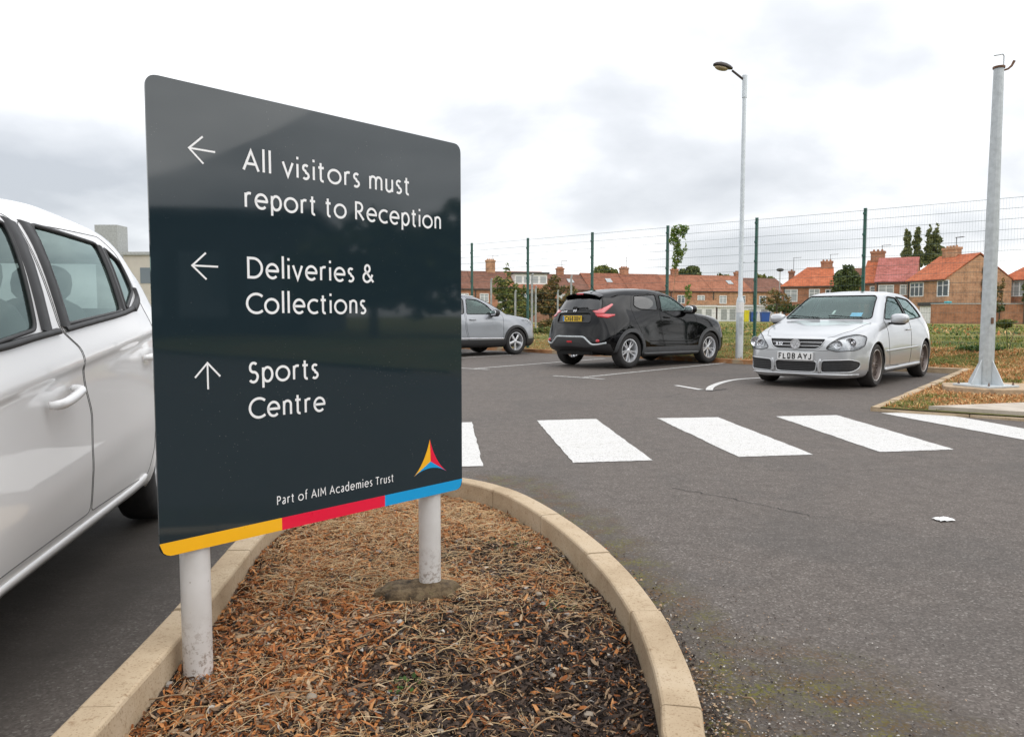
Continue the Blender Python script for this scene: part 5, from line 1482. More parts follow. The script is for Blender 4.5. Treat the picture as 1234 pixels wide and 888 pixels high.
    def patch(s, view, poly, name, mat, off=.008, parent=None, step=.02):
        """raised lens following the body inside a drawn outline, with a skirt back to the body"""
        P = [Vector(tuple(p)[:2]) for p in poly]; rim = []
        for a, b in zip(P, P[1:] + [P[0]]):
            n_ = max(1, int((b - a).length / step)); rim += [a.lerp(b, k / n_) for k in range(n_)]
        xs2 = [p.x for p in rim]; ys2 = [p.y for p in rim]; tp = [tuple(p) for p in rim]
        gx, gy = np.meshgrid(np.arange(min(xs2), max(xs2), step), np.arange(min(ys2), max(ys2), step)); gx = gx.ravel(); gy = gy.ravel()
        ok = pip(gx, gy, tp); inner = [Vector((x, y)) for x, y, k in zip(gx, gy, ok) if k and nearest_on_poly(x, y, tp)[1] > step * .4]
        n_ = len(rim); r_ = delaunay_2d_cdt(rim + inner, [(i, (i + 1) % n_) for i in range(n_)], [], 1, 1e-6)
        V = []; base = []
        for q in r_[0]:
            h_, nn = s.ray(view, q.x, q.y)
            if h_ is None: h_ = Vector(V[-1] if V else (0, 0, 0)); nn = Vector((0, 0, 1))
            d_ = nearest_on_poly(q.x, q.y, tp)[1]; V.append(h_ + nn * off * min(1, .45 + d_ / .03)); base.append(h_ - nn * .006)
        F = [tuple(f) for f in r_[2]]; m_ = len(V); fl = r_[3]
        V += base[:n_]; F += [(i, (i + 1) % n_, m_ + (i + 1) % n_, m_ + i) for i in range(n_)]
        return meshobj(name, V, F, mat, parent or s.root, True)
    def trim(s, name, view, poly, r, mat, closed=True, off=0, parent=None, step=.03, n=6):
        mb = MB(); mb.tube(s.trace(view, poly, closed, step, off), r, n, closed)
        return mb.build(name, mat, parent or s.root, True)
    def arch_cut(s, view, cx_, cz_, r):
        pts = [(cx_ + r * math.cos(a), cz_ + r * math.sin(a)) for a in [math.radians(q) for q in range(-30, 211, 6)]]
        pts = pts + [(cx_ - r * 1.0, -.2), (cx_ + r * 1.0, -.2)]
        pts = [(cx_ + r * math.cos(math.radians(q)), cz_ + r * math.sin(math.radians(q))) for q in range(0, 181, 6)] + [(cx_ - r, -.2), (cx_ + r, -.2)]
        return pts
def sidepoly(pts, r=.04, n=4): return [(p.x, p.y) for p in roundpoly(pts, r, n)]
def wheel(root, x, y, side, R_, w, rim_r, spokes, m_rim, m_tyre, style='five', lip=None, steer=0):
    """side: +1 faces +y, -1 faces -y; wheel > tyre, rim"""
    Mw = Matrix.Translation((x, y, R_)) @ Matrix.Rotation(steer, 4, 'Z') @ Matrix.Rotation(-side * math.pi / 2, 4, 'X')
    # local: z axis points outward
    hb = MB(); hb.lathe([(0, -w * .3), (rim_r * .62, -w * .3), (rim_r * .62, -w * .18), (0, -w * .18)], 24, Mw)
    hub = hb.build('wheel', M['disc'], root, auto=.6)
    mb = MB(); o_ = w / 2
    mb.lathe([(rim_r - .008, -o_ * .8), (rim_r + .02, -o_ * .98), (R_ - .035, -o_), (R_ - .008, -o_ * .82), (R_, -o_ * .6), (R_, o_ * .6), (R_ - .008, o_ * .82), (R_ - .035, o_), (rim_r + .02, o_ * .98), (rim_r - .008, o_ * .8)], 48, Mw, True)
    mb.build('tyre', m_tyre, hub, auto=.7)
    mb = MB(); zf = o_ * .55
    mb.lathe([(rim_r + .006, o_ * .86), (rim_r - .012, o_ * .88), (rim_r - .022, zf), (rim_r - .04, -o_ * .6), (rim_r + .004, -o_ * .8)], 40, Mw)
    mb.lathe([(0, zf * 1.12), (.028, zf * 1.12), (.05, zf * .95), (.062, zf * .4), (.062, -.01), (0, -.01)], 20, Mw)
    def spoke(a, w0, w1, r0, r1, tw=0):
        B = Mw @ Matrix.Rotation(a, 4, 'Z')
        vs = []
        for (r, ww, zt_) in ((r0, w0, zf * 1.0), (lerp(r0, r1, .5), lerp(w0, w1, .5), zf * 1.0), (r1, w1, zf * .92)):
            off = tw * (r - r0) / (r1 - r0)
            vs += [B @ Vector((r, off - ww / 2, zt_ - .008)), B @ Vector((r, off - ww * .3, zt_)), B @ Vector((r, off + ww * .3, zt_)), B @ Vector((r, off + ww / 2, zt_ - .008)), B @ Vector((r, off + ww * .4, zt_ - .035)), B @ Vector((r, off - ww * .4, zt_ - .035))]
        mb.add(vs, [(6 * i + k, 6 * i + (k + 1) % 6, 6 * i + 6 + (k + 1) % 6, 6 * i + 6 + k) for i in range(2) for k in range(6)])
    for k in range(spokes):
        a = 2 * math.pi * k / spokes + .3
        if style == 'double':
            spoke(a - .13, .026, .030, .04, rim_r - .018, -.012); spoke(a + .13, .026, .030, .04, rim_r - .018, .012)
        elif style == 'mesh':
            spoke(a, .020, .014, .045, rim_r - .018, .055); spoke(a, .020, .014, .045, rim_r - .018, -.055)
        else:
            spoke(a, .055, .075, .04, rim_r - .018)
    mb.build('rim', m_rim, hub, auto=.6)
    if lip:
        mb = MB(); mb.lathe([(rim_r + .007, o_ * .84), (rim_r + .007, o_ * .9), (rim_r - .010, o_ * .9), (rim_r - .014, o_ * .8)], 40, Mw, True); mb.build('rim_lip', lip, hub, True)
    return hub
def seats(root, x0, z0, rows=((1.0, .38), (1.85, .38)), col_='interior'):
    for (dx, yy) in rows:
        for sg in (-1, 1):
            mb = MB()
            mb.ell((x0 + dx, sg * yy, z0 + .12), (.27, .25, .12), None, 14, 8, .6)
            mb.ell((x0 + dx + .27, sg * yy, z0 + .42), (.10, .24, .34), Matrix.Rotation(.25, 3, 'Y').to_4x4(), 14, 10, .6)
            mb.ell((x0 + dx + .37, sg * yy, z0 + .82), (.055, .13, .09), Matrix.Rotation(.2, 3, 'Y').to_4x4(), 14, 8, .7)
            mb.build('seat', M[col_], root, True)
def mirror(root, x, y, z, side, m_shell, s_=1.0, m_low=None):
    mb = MB(); mb.ell((x + .01, y + side * .13, z + .04), (.075 * s_, .125 * s_, .078 * s_), None, 18, 12, .72)
    mi = mb.build('door_mirror', m_shell, root, True)
    mb = MB(); mb.bar((x, y - side * .02, z - .03), (x, y + side * .10, z - .025), .06, .035)
    mb.ell((x + .005, y + side * .12, z - .025), (.06 * s_, .10 * s_, .03 * s_), None, 12, 6, .8)
    mb.build('mirror_base', m_low or M['black_plastic'], mi, True)
    mb = MB(); mb.ell((x + .075 * s_, y + side * .13, z + .04), (.012, .105 * s_, .062 * s_), None, 14, 8, .7); mb.build('mirror_glass', M['chrome'], mi, True)
    return mi
def plate(root, pos, text, mat, facing, w=.52, hh=.111, tilt=0, band=None):
    """facing -1: towards -x (front), +1: towards +x (rear)"""
    x, y, z = pos
    mb = MB(); mb.box(-.006, .006, -w / 2, w / 2, -hh / 2, hh / 2); o = mb.build('number_plate', mat, root, bevel=.002)
    o.location = pos; o.rotation_euler = (0, tilt, 0)
    # reading direction: seen from the front (-x side) right is -y... text runs towards +y*facing
    fn = lambda u, v, l: Vector((facing * (.0062 + l), facing * u, v))
    w2 = w * .46 if not band else w * .44; u0 = -w2 if not band else -w * .36
    tm = text_mb(text, u0, w2, -.036, .074 * hh / .111, .0165, fn, .0006, gap=.30, space=.55); tm.build('characters', M['ink'], o)
    if band:
        b = MB(); b.add([fn(-w / 2 + .006, -hh / 2 + .006, .0008), fn(-w * .41, -hh / 2 + .006, .0008), fn(-w * .41, hh / 2 - .006, .0008), fn(-w / 2 + .006, hh / 2 - .006, .0008)], [(0, 1, 2, 3)]); b.build('blue_band', M['plate_blue'], o)
    return o
def liner(root, x, z, r, y0, y1):
    mb = MB(); n_ = 20; vs = []
    for k in range(n_ + 1):
        a = math.radians(-8 + 196 * k / n_)
        for y in (y0, y1): vs.append((x + math.cos(a) * r, y, z + math.sin(a) * r))
    fs = [(2 * k, 2 * k + 1, 2 * k + 3, 2 * k + 2) for k in range(n_)]
    mb.add(vs, fs)
    c = len(mb.v); mb.add([(x, y0, z)] + [(x + math.cos(math.radians(-8 + 196 * k / n_)) * r, y0, z + math.sin(math.radians(-8 + 196 * k / n_)) * r) for k in range(n_ + 1)], [(0, k + 1, k + 2) for k in range(n_)])
    return mb.build('wheel_well', M['seam'], root)
def place(root, axle_local, axle_world, heading):
    """heading: unit vector in the direction the nose points"""
    rz = math.atan2(-heading[1], -heading[0])       # local +x points to the tail
    c, s_ = math.cos(rz), math.sin(rz)
    ax, ay = axle_local
    root.location = (axle_world[0] - (ax * c - ay * s_), axle_world[1] - (ax * s_ + ay * c), .004)
    root.rotation_euler = (0, 0, rz)
def shell(B, mat, arches, R_arch, trimmat, side_windows, doors, glass='glass_clear', rear_glass=None, wscreen=None, rscreen=None, zc=None, clad=None, lip=.012, archz=.32, lipmat=None, seal=.011):
    """common cutting sequence; returns dict of region ids"""
    reg = {}
    for i, ax in enumerate(arches):
        for v in 'LR':
            reg['arch', i, v] = B.cut(v, B.arch_cut(v, ax, archz, R_arch), 'arch')
    if clad:
        for v in 'LR':
            for i, P in enumerate(clad): reg['clad', i, v] = B.cut(v, P, 'cladding')
    for v in 'LR':
        for i, P in enumerate(doors): reg['door', i, v] = B.cut(v, P, 'door')
    dk = [reg[k] for k in reg if k[0] == 'door']
    for v in 'LR':
        for i, P in enumerate(side_windows): reg['win', i, v] = B.cut(v, P, 'side_window', frm=tuple([0] + dk))
    if wscreen: reg['ws'] = B.cut('F', wscreen, 'windscreen', lim=B.L * .62)
    if rscreen: reg['rs'] = B.cut('B', rscreen, 'rear_window', lim=B.L * .72)
    return reg
def finish(B, reg, mat, glassS, glassB, side_windows, doors, arches, R_arch, archz, trimmat, wscreen, rscreen, lipmat, lip=.012, seal=.011, cladmat=None, tyre_w=.22, W=.86, gapr=.0035):
    body = B.make(0, mat)
    dobj = {}
    for k, v in reg.items():
        if k[0] == 'door': dobj[k[1], k[2]] = B.make(v, mat, 'door')
        if k[0] == 'clad': B.make(v, cladmat, 'cladding', off=.006)
    for k, v in reg.items():
        if k[0] == 'win':
            o = B.make(v, M[glassS[k[1]]], 'side_window', off=-.004)
    if 'ws' in reg: B.make(reg['ws'], M[glassB[0]], 'windscreen', off=-.003)
    if 'rs' in reg: B.make(reg['rs'], M[glassB[1]], 'rear_window', off=-.003)
    for vi in 'LR':
        for P in side_windows: B.trim('window_trim', vi, P, seal, trimmat)
        for i, P in enumerate(doors): B.trim('door_gap', vi, P, gapr, M['gap_grey' if gapr < .003 else 'seam'], off=.0, step=.015)
        for ax in arches:
            pts = [(ax + R_arch * math.cos(math.radians(q)), archz + R_arch * math.sin(math.radians(q))) for q in range(-12, 193, 6)]
            B.trim('arch_lip', vi, pts, lip, lipmat, closed=False, off=-.004)
            sg = -1 if vi == 'L' else 1
            liner(B.root, ax, archz, R_arch + .012, sg * (W - tyre_w - .12), sg * (W - .035))
    if wscreen: B.trim('screen_trim', 'F', wscreen, .010, M['seam'])
    if rscreen: B.trim('screen_trim', 'B', rscreen, .010, M['seam'])
    return body, dobj

# ================================ silver three-door hatchback
def silver_hatch():
    root = empty('hatchback_car', (0, 0, 0), 0, 'silver three door hatchback parked nose towards us, plate FL08 AYJ', 'car')
    L = 4.25
    K = dict(
        zt=[(0, .655), (.03, .715), (.08, .755), (.2, .80), (.5, .865), (.9, .94), (1.12, .985), (1.25, 1.052), (1.9, 1.385), (2.05, 1.43), (2.5, 1.468), (3.1, 1.455), (3.6, 1.40), (3.84, 1.345), (4.0, 1.13), (4.1, .985), (4.16, .91), (4.21, .82), (4.25, .66)],
        ze=[(0, .62), (.03, .68), (.08, .72), (.2, .765), (.5, .84), (.9, .915), (1.12, .955), (1.25, 1.02), (1.9, 1.345), (2.05, 1.385), (2.5, 1.415), (3.1, 1.40), (3.6, 1.345), (3.84, 1.29), (4.0, 1.09), (4.1, .95), (4.16, .87), (4.21, .78), (4.25, .62)],
        ye=[(0, .47), (.08, .56), (.3, .62), (.6, .655), (1.12, .69), (1.25, .675), (1.9, .575), (2.3, .56), (3.3, .55), (3.84, .53), (4.0, .57), (4.1, .61), (4.25, .48)],
        zb=[(0, .57), (.03, .63), (.08, .67), (.2, .72), (.5, .79), (.9, .86), (1.12, .895), (1.9, .905), (3.0, .935), (3.7, .97), (3.95, .95), (4.1, .86), (4.16, .80), (4.25, .58)],
        yb=[(0, .59), (.08, .69), (.3, .74), (.6, .785), (1.12, .815), (2, .825), (3.2, .815), (3.8, .775), (4.05, .74), (4.16, .68), (4.25, .55)],
        zm=[(0, .40), (.3, .56), (.85, .64), (1.5, .60), (3, .62), (3.44, .66), (4.0, .6), (4.25, .42)],
        ym=[(0, .63), (.03, .69), (.08, .74), (.2, .79), (.45, .845), (.87, .885), (1.4, .872), (2.8, .874), (3.44, .89), (3.9, .855), (4.1, .80), (4.2, .73), (4.25, .6)],
        yl=[(0, .60), (.03, .66), (.08, .72), (.2, .77), (.45, .84), (.87, .875), (1.4, .86), (2.8, .86), (3.44, .875), (3.9, .84), (4.1, .78), (4.25, .58)],
        zs=[(0, .19), (.08, .16), (.3, .15), (1, .17), (3.3, .18), (4.0, .22), (4.25, .30)])
    B = Body(root, L, K, .028, (.17, .9), (.12, .7), .88)
    ax = (.875, 3.45); Ra = .352; az = .325
    door = sidepoly([(1.46, .30), (2.50, .25), (2.62, .60), (2.66, .93), (2.60, 1.345), (2.1, 1.36), (1.66, 1.12), (1.42, .98)], .06)
    w1 = sidepoly([(1.50, 1.00), (2.54, .985), (2.50, 1.345), (2.16, 1.36), (1.88, 1.24)], .035)
    w2 = sidepoly([(2.62, .985), (3.50, 1.035), (3.40, 1.16), (3.20, 1.325), (2.58, 1.365)], .04)
    ws = sidepoly([(-.67, 1.005), (.67, 1.005), (.625, 1.12), (.545, 1.345), (.50, 1.375), (-.50, 1.375), (-.545, 1.345), (-.625, 1.12)], .05)
    rs = sidepoly([(-.56, 1.0), (.56, 1.0), (.50, 1.28), (-.50, 1.28)], .06)
    reg = shell(B, 0, ax, Ra, 0, [w1, w2], [door], wscreen=ws, rscreen=rs, archz=az)
    # front face regions (y, z)
    hl = {}
    for sg in (-1, 1):
        P = [(sg * .42, .575), (sg * .47, .65), (sg * .58, .74), (sg * .72, .785), (sg * .815, .75), (sg * .825, .61), (sg * .77, .555), (sg * .56, .54)]
        P = sidepoly(P, .04); reg['hl', sg] = B.cut('F', P, 'headlight', lim=.9); hl[sg] = P
    gr = sidepoly([(-.415, .715), (.415, .715), (.355, .60), (.28, .565), (-.28, .565), (-.355, .60)], .03)
    reg['gr'] = B.cut('F', gr, 'grille', lim=.4)
    ins_ = {}
    cgr = sidepoly([(-.31, .395), (.31, .395), (.29, .235), (-.29, .235)], .05); reg['lg'] = B.cut('F', cgr, 'lower_grille', lim=.4)
    for sg in (-1, 1):
        P = sidepoly([(sg * .37, .405), (sg * .73, .425), (sg * .81, .39), (sg * .80, .30), (sg * .74, .245), (sg * .36, .232)], .045); ins_[sg] = P; reg['sg', sg] = B.cut('F', P, 'lower_grille', lim=.7)
    body, dobj = finish(B, reg, M['paint_silver'], ['glass_clear', 'glass_clear'], ('glass_clear', 'glass_tint'), [w1, w2], [door], ax, Ra, az, M['seam'], ws, rs, M['paint_silver'], .009, W=.885)
    # grilles: dark mesh set back, slats, surround
    for k_, P, nb in (('gr', gr, 2), ('lg', cgr, 5), (('sg', -1), ins_[-1], 6), (('sg', 1), ins_[1], 6)):
        o = B.make(reg[k_], M['black_plastic'], 'grille' if k_ == 'gr' else 'lower_grille', shift=(.02, 0, 0))
        zs_ = [p[1] for p in P]; z0, z1 = min(zs_), max(zs_)
        for q in range(nb):
            z = lerp(z0, z1, (q + 1) / (nb + 1)); ys2 = [p[0] for p in P]; y0, y1 = min(ys2), max(ys2)
            pts = []
            for c in range(25):
                y = lerp(y0, y1, c / 24)
                if pip(np.array([y]), np.array([z]), P)[0]:
                    h_, _ = B.ray('F', y, z)
                    if h_: pts.append(h_ + Vector((.004, 0, 0)))
            if len(pts) > 2:
                mb = MB(); mb.tube(pts, .0048 if k_ == 'gr' else .0035, 6); mb.build('slat', M['chrome'] if k_ == 'gr' else M['grey_plastic'], o, True)
        B.trim('grille_surround', 'F', P, .009, M['paint_silver'], parent=o)
    for sg in (-1, 1): B.trim('bumper_rib', 'F', [(sg * .355, .425), (sg * .338, .36), (sg * .335, .29), (sg * .345, .225)], .020, M['paint_silver'], closed=False)
    B.trim('bumper_gap', 'F', [(-.46, .545), (-.3, .548), (.3, .548), (.46, .545)], .003, M['seam'], closed=False)
    for sg in (-1, 1):
        hb = B.make(reg['hl', sg], M['lamp_glass'], 'headlight')
        B.make(reg['hl', sg], M['lamp_chrome'], 'reflector', hb, shift=(.045, 0, 0))
        B.trim('lamp_edge', 'F', hl[sg], .007, M['grey_plastic'], parent=hb)
        for (yy, zz2, rr) in ((.575, .635, .062), (.71, .655, .080)):
            h_, _ = B.ray('F', sg * yy, zz2)
            Mx = Matrix.Translation(h_ + Vector((.045, 0, 0))) @ Matrix.Rotation(-math.pi / 2, 4, 'Y')
            mb = MB(); mb.lathe([(rr, .038), (rr * .93, .04), (rr * .8, .005), (rr * .45, -.01), (0, -.012)], 20, Mx); mb.lathe([(rr * .42, -.005), (rr * .36, .018), (0, .026)], 16, Mx); mb.build('lamp_bowl', M['chrome'], hb, True)
    # emblem: ring with V over W
    h_, _ = B.ray('F', 0, .638); bx = h_.x - .012
    mb = MB(); Mx = Matrix.Translation((bx, 0, .64)) @ Matrix.Rotation(-math.pi / 2, 4, 'Y')
    mb.lathe([(0, 0), (.070, 0), (.074, .004), (.070, .010), (.062, .010), (.059, .004), (0, .004)], 32, Mx); em = mb.build('emblem', M['lamp_chrome'], root, auto=.6)
    fn = lambda u, v, l: Vector((bx - .006 - l, -u, .64 + v)); mb = MB()
    for i, st in enumerate(([(-.022, .040), (0, .006), (.022, .040)], [(-.046, .018), (-.022, -.038), (0, .002), (.022, -.038), (.046, .018)])): ribbon(mb, st, .009, fn, .0005 + i * .0002)
    mb.lathe([(.075, .012), (.075, .003), (.060, .003), (.060, .012)], 32, Mx, True)
    mb.build('emblem_letters', M['chrome'], em)
    h_, _ = B.ray('F', -.25, .64)
    fnr = lambda u, v, l: Vector((B.ray('F', -u, .60 + v)[0].x - .004 - l, -u, .60 + v))
    text_mb('R32', -.30, -.20, .022, .035, .008, fnr).build('badge', M['chrome'], root)
    h_, _ = B.ray('F', 0, .47)
    plate(root, (h_.x - .018, 0, .462), 'FL08 AYJ', M['plate_white'], -1)
    mb = MB(); mb.box(h_.x - .012, h_.x + .03, -.275, .275, .400, .525); mb.build('plate_holder', M['paint_silver'], root, bevel=.006)
    B.trim('bonnet_gap', 'T', [(.10, -.42), (.16, -.50), (.5, -.63), (1.10, -.70)], .003, M['seam'], closed=False); B.trim('bonnet_gap', 'T', [(.10, .42), (.16, .50), (.5, .63), (1.10, .70)], .003, M['seam'], closed=False)
    mirror(root, 1.60, -.83, .965, -1, M['paint_silver'], 1.05); mirror(root, 1.60, .83, .965, 1, M['paint_silver'], 1.05)
    for vi in 'LR':
        mb = MB(); pts = B.trace(vi, [(1.30, .520), (2.95, .545)], False, .05, .004); mb.tube(pts, .016, 6); mb.build('side_strip', M['paint_silver'], root, True)
        sg = -1 if vi == 'L' else 1
        h_, _ = B.ray(vi, 2.48, .83); mb = MB(); mb.tube([h_ + Vector((-.10, sg * .012, 0)), h_ + Vector((-.06, sg * .032, .004)), h_ + Vector((.06, sg * .032, .008)), h_ + Vector((.10, sg * .012, .006))], .014, 8); mb.build('handle', M['paint_silver'], dobj[0, vi], True)
        mb = MB(); mb.tube(B.trace(vi, [(1.24, .245), (3.08, .265)], False, .06, .010), .028, 8); mb.build('side_skirt', M['paint_silver'], root, True)
        pts = B.trace(vi, [(.12, .185), (.48, .175)], False, .04, .0)
    # lower lip, blue parking sticker, dash, mirror, wipers
    mb = MB(); pts = []
    for c in range(25):
        y = lerp(-.78, .78, c / 24); h_, _ = B.ray('F', y, .205)
        if h_: pts.append(h_ + Vector((-.006, 0, 0)))
    mb.tube(pts, .016, 8); mb.build('bumper_lip', M['paint_silver'], root, True)
    st = []
    for (y, z) in ((-.50, 1.045), (-.33, 1.045), (-.325, 1.105), (-.495, 1.105)): st.append(B.ray('F', y, z)[0] + Vector((.012, 0, -.004)))
    mb = MB(); mb.add(st, [(0, 1, 2, 3)]); mb.build('parking_sticker', M['sticker'], root)
    st = [B.ray('F', y, z)[0] + Vector((.03, 0, -.01)) for (y, z) in ((-.06, 1.09), (-.02, 1.09), (-.025, 1.15), (-.055, 1.15))]
    mb = MB(); mb.add(st, [(0, 1, 2, 3)]); mb.build('air_freshener', M['paper'], root)
    mb = MB(); mb.box(1.30, 3.95, -.74, .74, .28, .40); mb.box(1.18, 1.75, -.68, .68, .40, .93); mb.box(3.3, 3.9, -.6, .6, .40, .9); mb.build('dashboard', M['interior'], root)
    mb = MB(); c_ = Matrix.Translation((1.92, .36, .93)) @ Matrix.Rotation(-1.15, 4, 'Y'); pts = [c_ @ Vector((math.cos(a) * .18, math.sin(a) * .18, 0)) for a in [math.radians(q * 15) for q in range(24)]]; mb.tube(pts, .014, 6, True); mb.build('steering_wheel', M['interior'], root, True)
    mb = MB(); mb.ell((1.86, 0, 1.29), (.02, .12, .035)); mb.build('rear_view_mirror', M['interior'], root, True)
    seats(root, 1.35, .36, ((.75, .36), (1.65, .34)))
    for (y0, y1) in ((-.55, -.02), (.10, .60)):
        pts = [B.ray('F', lerp(y0, y1, k / 8), 1.012 + .03 * k / 8)[0] + Vector((-.012, 0, .012)) for k in range(9)]
        mb = MB(); mb.tube(pts, .007, 6); mb.build('wiper', M['seam'], root, True)
    for x, s_ in ((ax[0], -.0), (ax[1], 0)):
        for sg in (-1, 1): wheel(root, x, sg * .765, sg, .320, .225, .232, 9, M['alloy_dark'], M['rubber_dusty'], 'mesh', M['alloy_lip'])
    mb = MB(); mb.ell((3.75, 0, 1.40), (.05, .02, .035)); mb.build('aerial', M['paint_silver'], root, True)
    return root
g = silver_hatch()
hd = Vector((-.672, -.740)).normalized()
place(g, (.875, -.765), (5.33, 11.36), hd)
t = NT('dim_red_lens'); t.pbr((.55, .10, .11), .1, 0, t.bump(t.vor(90), .15, .002), 1.0); M['red_dim'] = t.m
# ================================ black crossover
def black_crossover():
    root = empty('crossover_car', (0, 0, 0), 0, 'black compact crossover seen from behind with yellow rear number plate', 'car')
    L = 4.135
    K = dict(
        zt=[(0, .70), (.04, .82), (.12, .91), (.35, .99), (.8, 1.06), (1.1, 1.095), (1.2, 1.13), (1.85, 1.455), (2.1, 1.52), (2.5, 1.562), (3.0, 1.55), (3.45, 1.505), (3.70, 1.46), (3.78, 1.405), (3.96, 1.14), (4.01, 1.06), (4.06, .92), (4.10, .82), (4.135, .64)],
        ze=[(0, .66), (.04, .78), (.12, .87), (.35, .955), (.8, 1.03), (1.1, 1.06), (1.2, 1.09), (1.85, 1.41), (2.1, 1.47), (2.5, 1.505), (3.0, 1.49), (3.45, 1.44), (3.70, 1.39), (3.78, 1.34), (3.96, 1.09), (4.01, 1.02), (4.06, .89), (4.135, .60)],
        ye=[(0, .45), (.1, .56), (.5, .64), (1.1, .69), (1.2, .68), (1.85, .58), (2.5, .56), (3.2, .52), (3.7, .46), (3.96, .55), (4.06, .60), (4.135, .5)],
        zb=[(0, .60), (.1, .80), (.5, .93), (1.1, 1.0), (2, 1.03), (3, 1.08), (3.6, 1.08), (3.92, 1.0), (4.03, .92), (4.135, .56)],
        yb=[(0, .5), (.1, .64), (.4, .76), (.9, .805), (2, .815), (2.9, .80), (3.4, .80), (3.8, .745), (4.0, .69), (4.135, .57)],
        zm=[(0, .5), (.3, .66), (.83, .76), (1.6, .66), (2.6, .68), (3.36, .80), (3.9, .72), (4.135, .5)],
        ym=[(0, .6), (.05, .7), (.2, .80), (.5, .865), (.83, .888), (1.6, .850), (2.5, .855), (3.36, .905), (3.8, .89), (4.0, .84), (4.08, .79), (4.135, .68)],
        yl=[(0, .55), (.05, .66), (.2, .78), (.5, .86), (.83, .87), (1.6, .855), (2.5, .86), (3.36, .88), (3.8, .87), (4.0, .82), (4.08, .76), (4.135, .64)],
        zs=[(0, .30), (.2, .23), (.8, .21), (3.4, .23), (3.8, .29), (4.0, .34), (4.135, .42)])
    B = Body(root, L, K, .028, (.16, .9), (.16, .75), .885)
    ax = (.83, 3.36); Ra = .365; az = .34
    d1 = sidepoly([(1.30, .36), (2.30, .36), (2.40, .70), (2.40, 1.10), (2.28, 1.46), (1.95, 1.44), (1.45, 1.14), (1.26, 1.0)], .06)
    d2 = sidepoly([(2.33, .36), (2.95, .36), (3.02, .62), (3.22, .92), (3.24, 1.15), (3.05, 1.43), (2.32, 1.47), (2.43, 1.10), (2.43, .70)], .06)
    w1 = sidepoly([(1.46, 1.115), (2.36, 1.10), (2.27, 1.425), (1.93, 1.40), (1.70, 1.29)], .04)
    w2 = sidepoly([(2.46, 1.115), (3.00, 1.14), (3.13, 1.20), (3.00, 1.40), (2.38, 1.435)], .05)
    ws = sidepoly([(-.64, 1.13), (.64, 1.13), (.55, 1.42), (-.55, 1.42)], .06)
    rs = sidepoly([(-.60, 1.115), (.60, 1.115), (.53, 1.28), (.43, 1.41), (-.43, 1.41), (-.53, 1.28)], .05)
    def ring(cx_, r): return [(cx_ + r * math.cos(math.radians(q)), az + r * math.sin(math.radians(q))) for q in range(-12, 193, 6)]
    clad = [ring(ax[0], Ra + .065), ring(ax[1], Ra + .065), sidepoly([(1.0, .10), (3.05, .10), (3.05, .40), (1.0, .40)], .01)]
    reg = shell(B, 0, ax, Ra, 0, [w1, w2], [d1, d2], wscreen=ws, rscreen=rs, archz=az, clad=clad)
    lowp = sidepoly([(-.84, .30), (.84, .30), (.84, .49), (.56, .46), (.36, .60), (-.36, .60), (-.56, .46), (-.84, .49)], .03)
    reg['low'] = B.cut('B', lowp, 'rear_valance', lim=3.72)
    recess = sidepoly([(-.46, .875), (.46, .875), (.44, 1.055), (-.44, 1.055)], .05)
    reg['rec'] = B.cut('B', recess, 'plate_recess', lim=3.8)
    tl = [(4.10, 1.055), (4.05, .99), (3.92, .975), (3.76, 1.035), (3.93, 1.06), (3.84, 1.12), (3.66, 1.245), (3.72, 1.25), (3.87, 1.18), (3.99, 1.11)]
    tl = sidepoly(tl, .02, 3); red = sidepoly([(4.12, 1.03), (4.10, .96), (3.88, .95), (3.70, 1.03), (3.90, 1.043), (4.0, 1.04)], .01, 2)
    body, dobj = finish(B, reg, M['paint_black'], ['glass_clear', 'glass_tint'], ('glass_clear', 'glass_tint'), [w1, w2], [d1, d2], ax, Ra, az, M['seam'], ws, rs, M['grey_plastic'], .016, W=.885, cladmat=M['grey_plastic'])
    B.make(reg['low'], M['black_plastic'], 'rear_valance', off=.003)
    B.make(reg['rec'], M['black_plastic'], 'plate_recess', shift=(-.018, 0, 0)); B.trim('recess_edge', 'B', recess, .009, M['paint_black'])
    for v in 'LR':
        up = sidepoly([(3.955, 1.10), (3.962, 1.048), (3.88, 1.048), (3.82, 1.095), (3.62, 1.225), (3.65, 1.24), (3.83, 1.16), (3.92, 1.115)], .015, 3)
        lo = sidepoly([(3.972, 1.042), (3.975, .985), (3.86, .962), (3.70, 1.012), (3.69, 1.035), (3.86, 1.042)], .012, 3)
        a = B.patch(v, up, 'tail_lamp', M['red_dim'], .012, step=.016); B.patch(v, lo, 'tail_lamp_lower', M['red_lens'], .014, a, .016)
    mb = MB(); pts = []
    for y, z in [(-.80, .50), (-.70, .475), (-.56, .465), (-.46, .53), (-.36, .60), (-.2, .605), (0, .605), (.2, .605), (.36, .60), (.46, .53), (.56, .465), (.70, .475), (.80, .50)]:
        h_, _ = B.ray('B', y, z)
        if h_: pts.append(h_ + Vector((.004, 0, 0)))
    mb.tube(catmull(pts, 4), .019, 8); mb.build('bumper_trim', M['galv'], root, True)
    for sg in (-1, 1):
        h_, _ = B.ray('B', sg * .66, .535); mb = MB(); mb.ell(h_, (.02, .05, .030), None, 16, 8); mb.build('reflector', M['red_lens'], root, True)
    h_, _ = B.ray('B', 0, .50); mb = MB(); mb.box(h_.x - .01, h_.x + .008, -.07, .07, .49, .525); mb.build('fog_lamp', M['red_lens'], root, bevel=.004)
    h_, _ = B.ray('B', 0, .955)
    plate(root, (h_.x + .004, -.02, .952), 'CX68 OOW', M['plate_yellow'], 1, band=True)
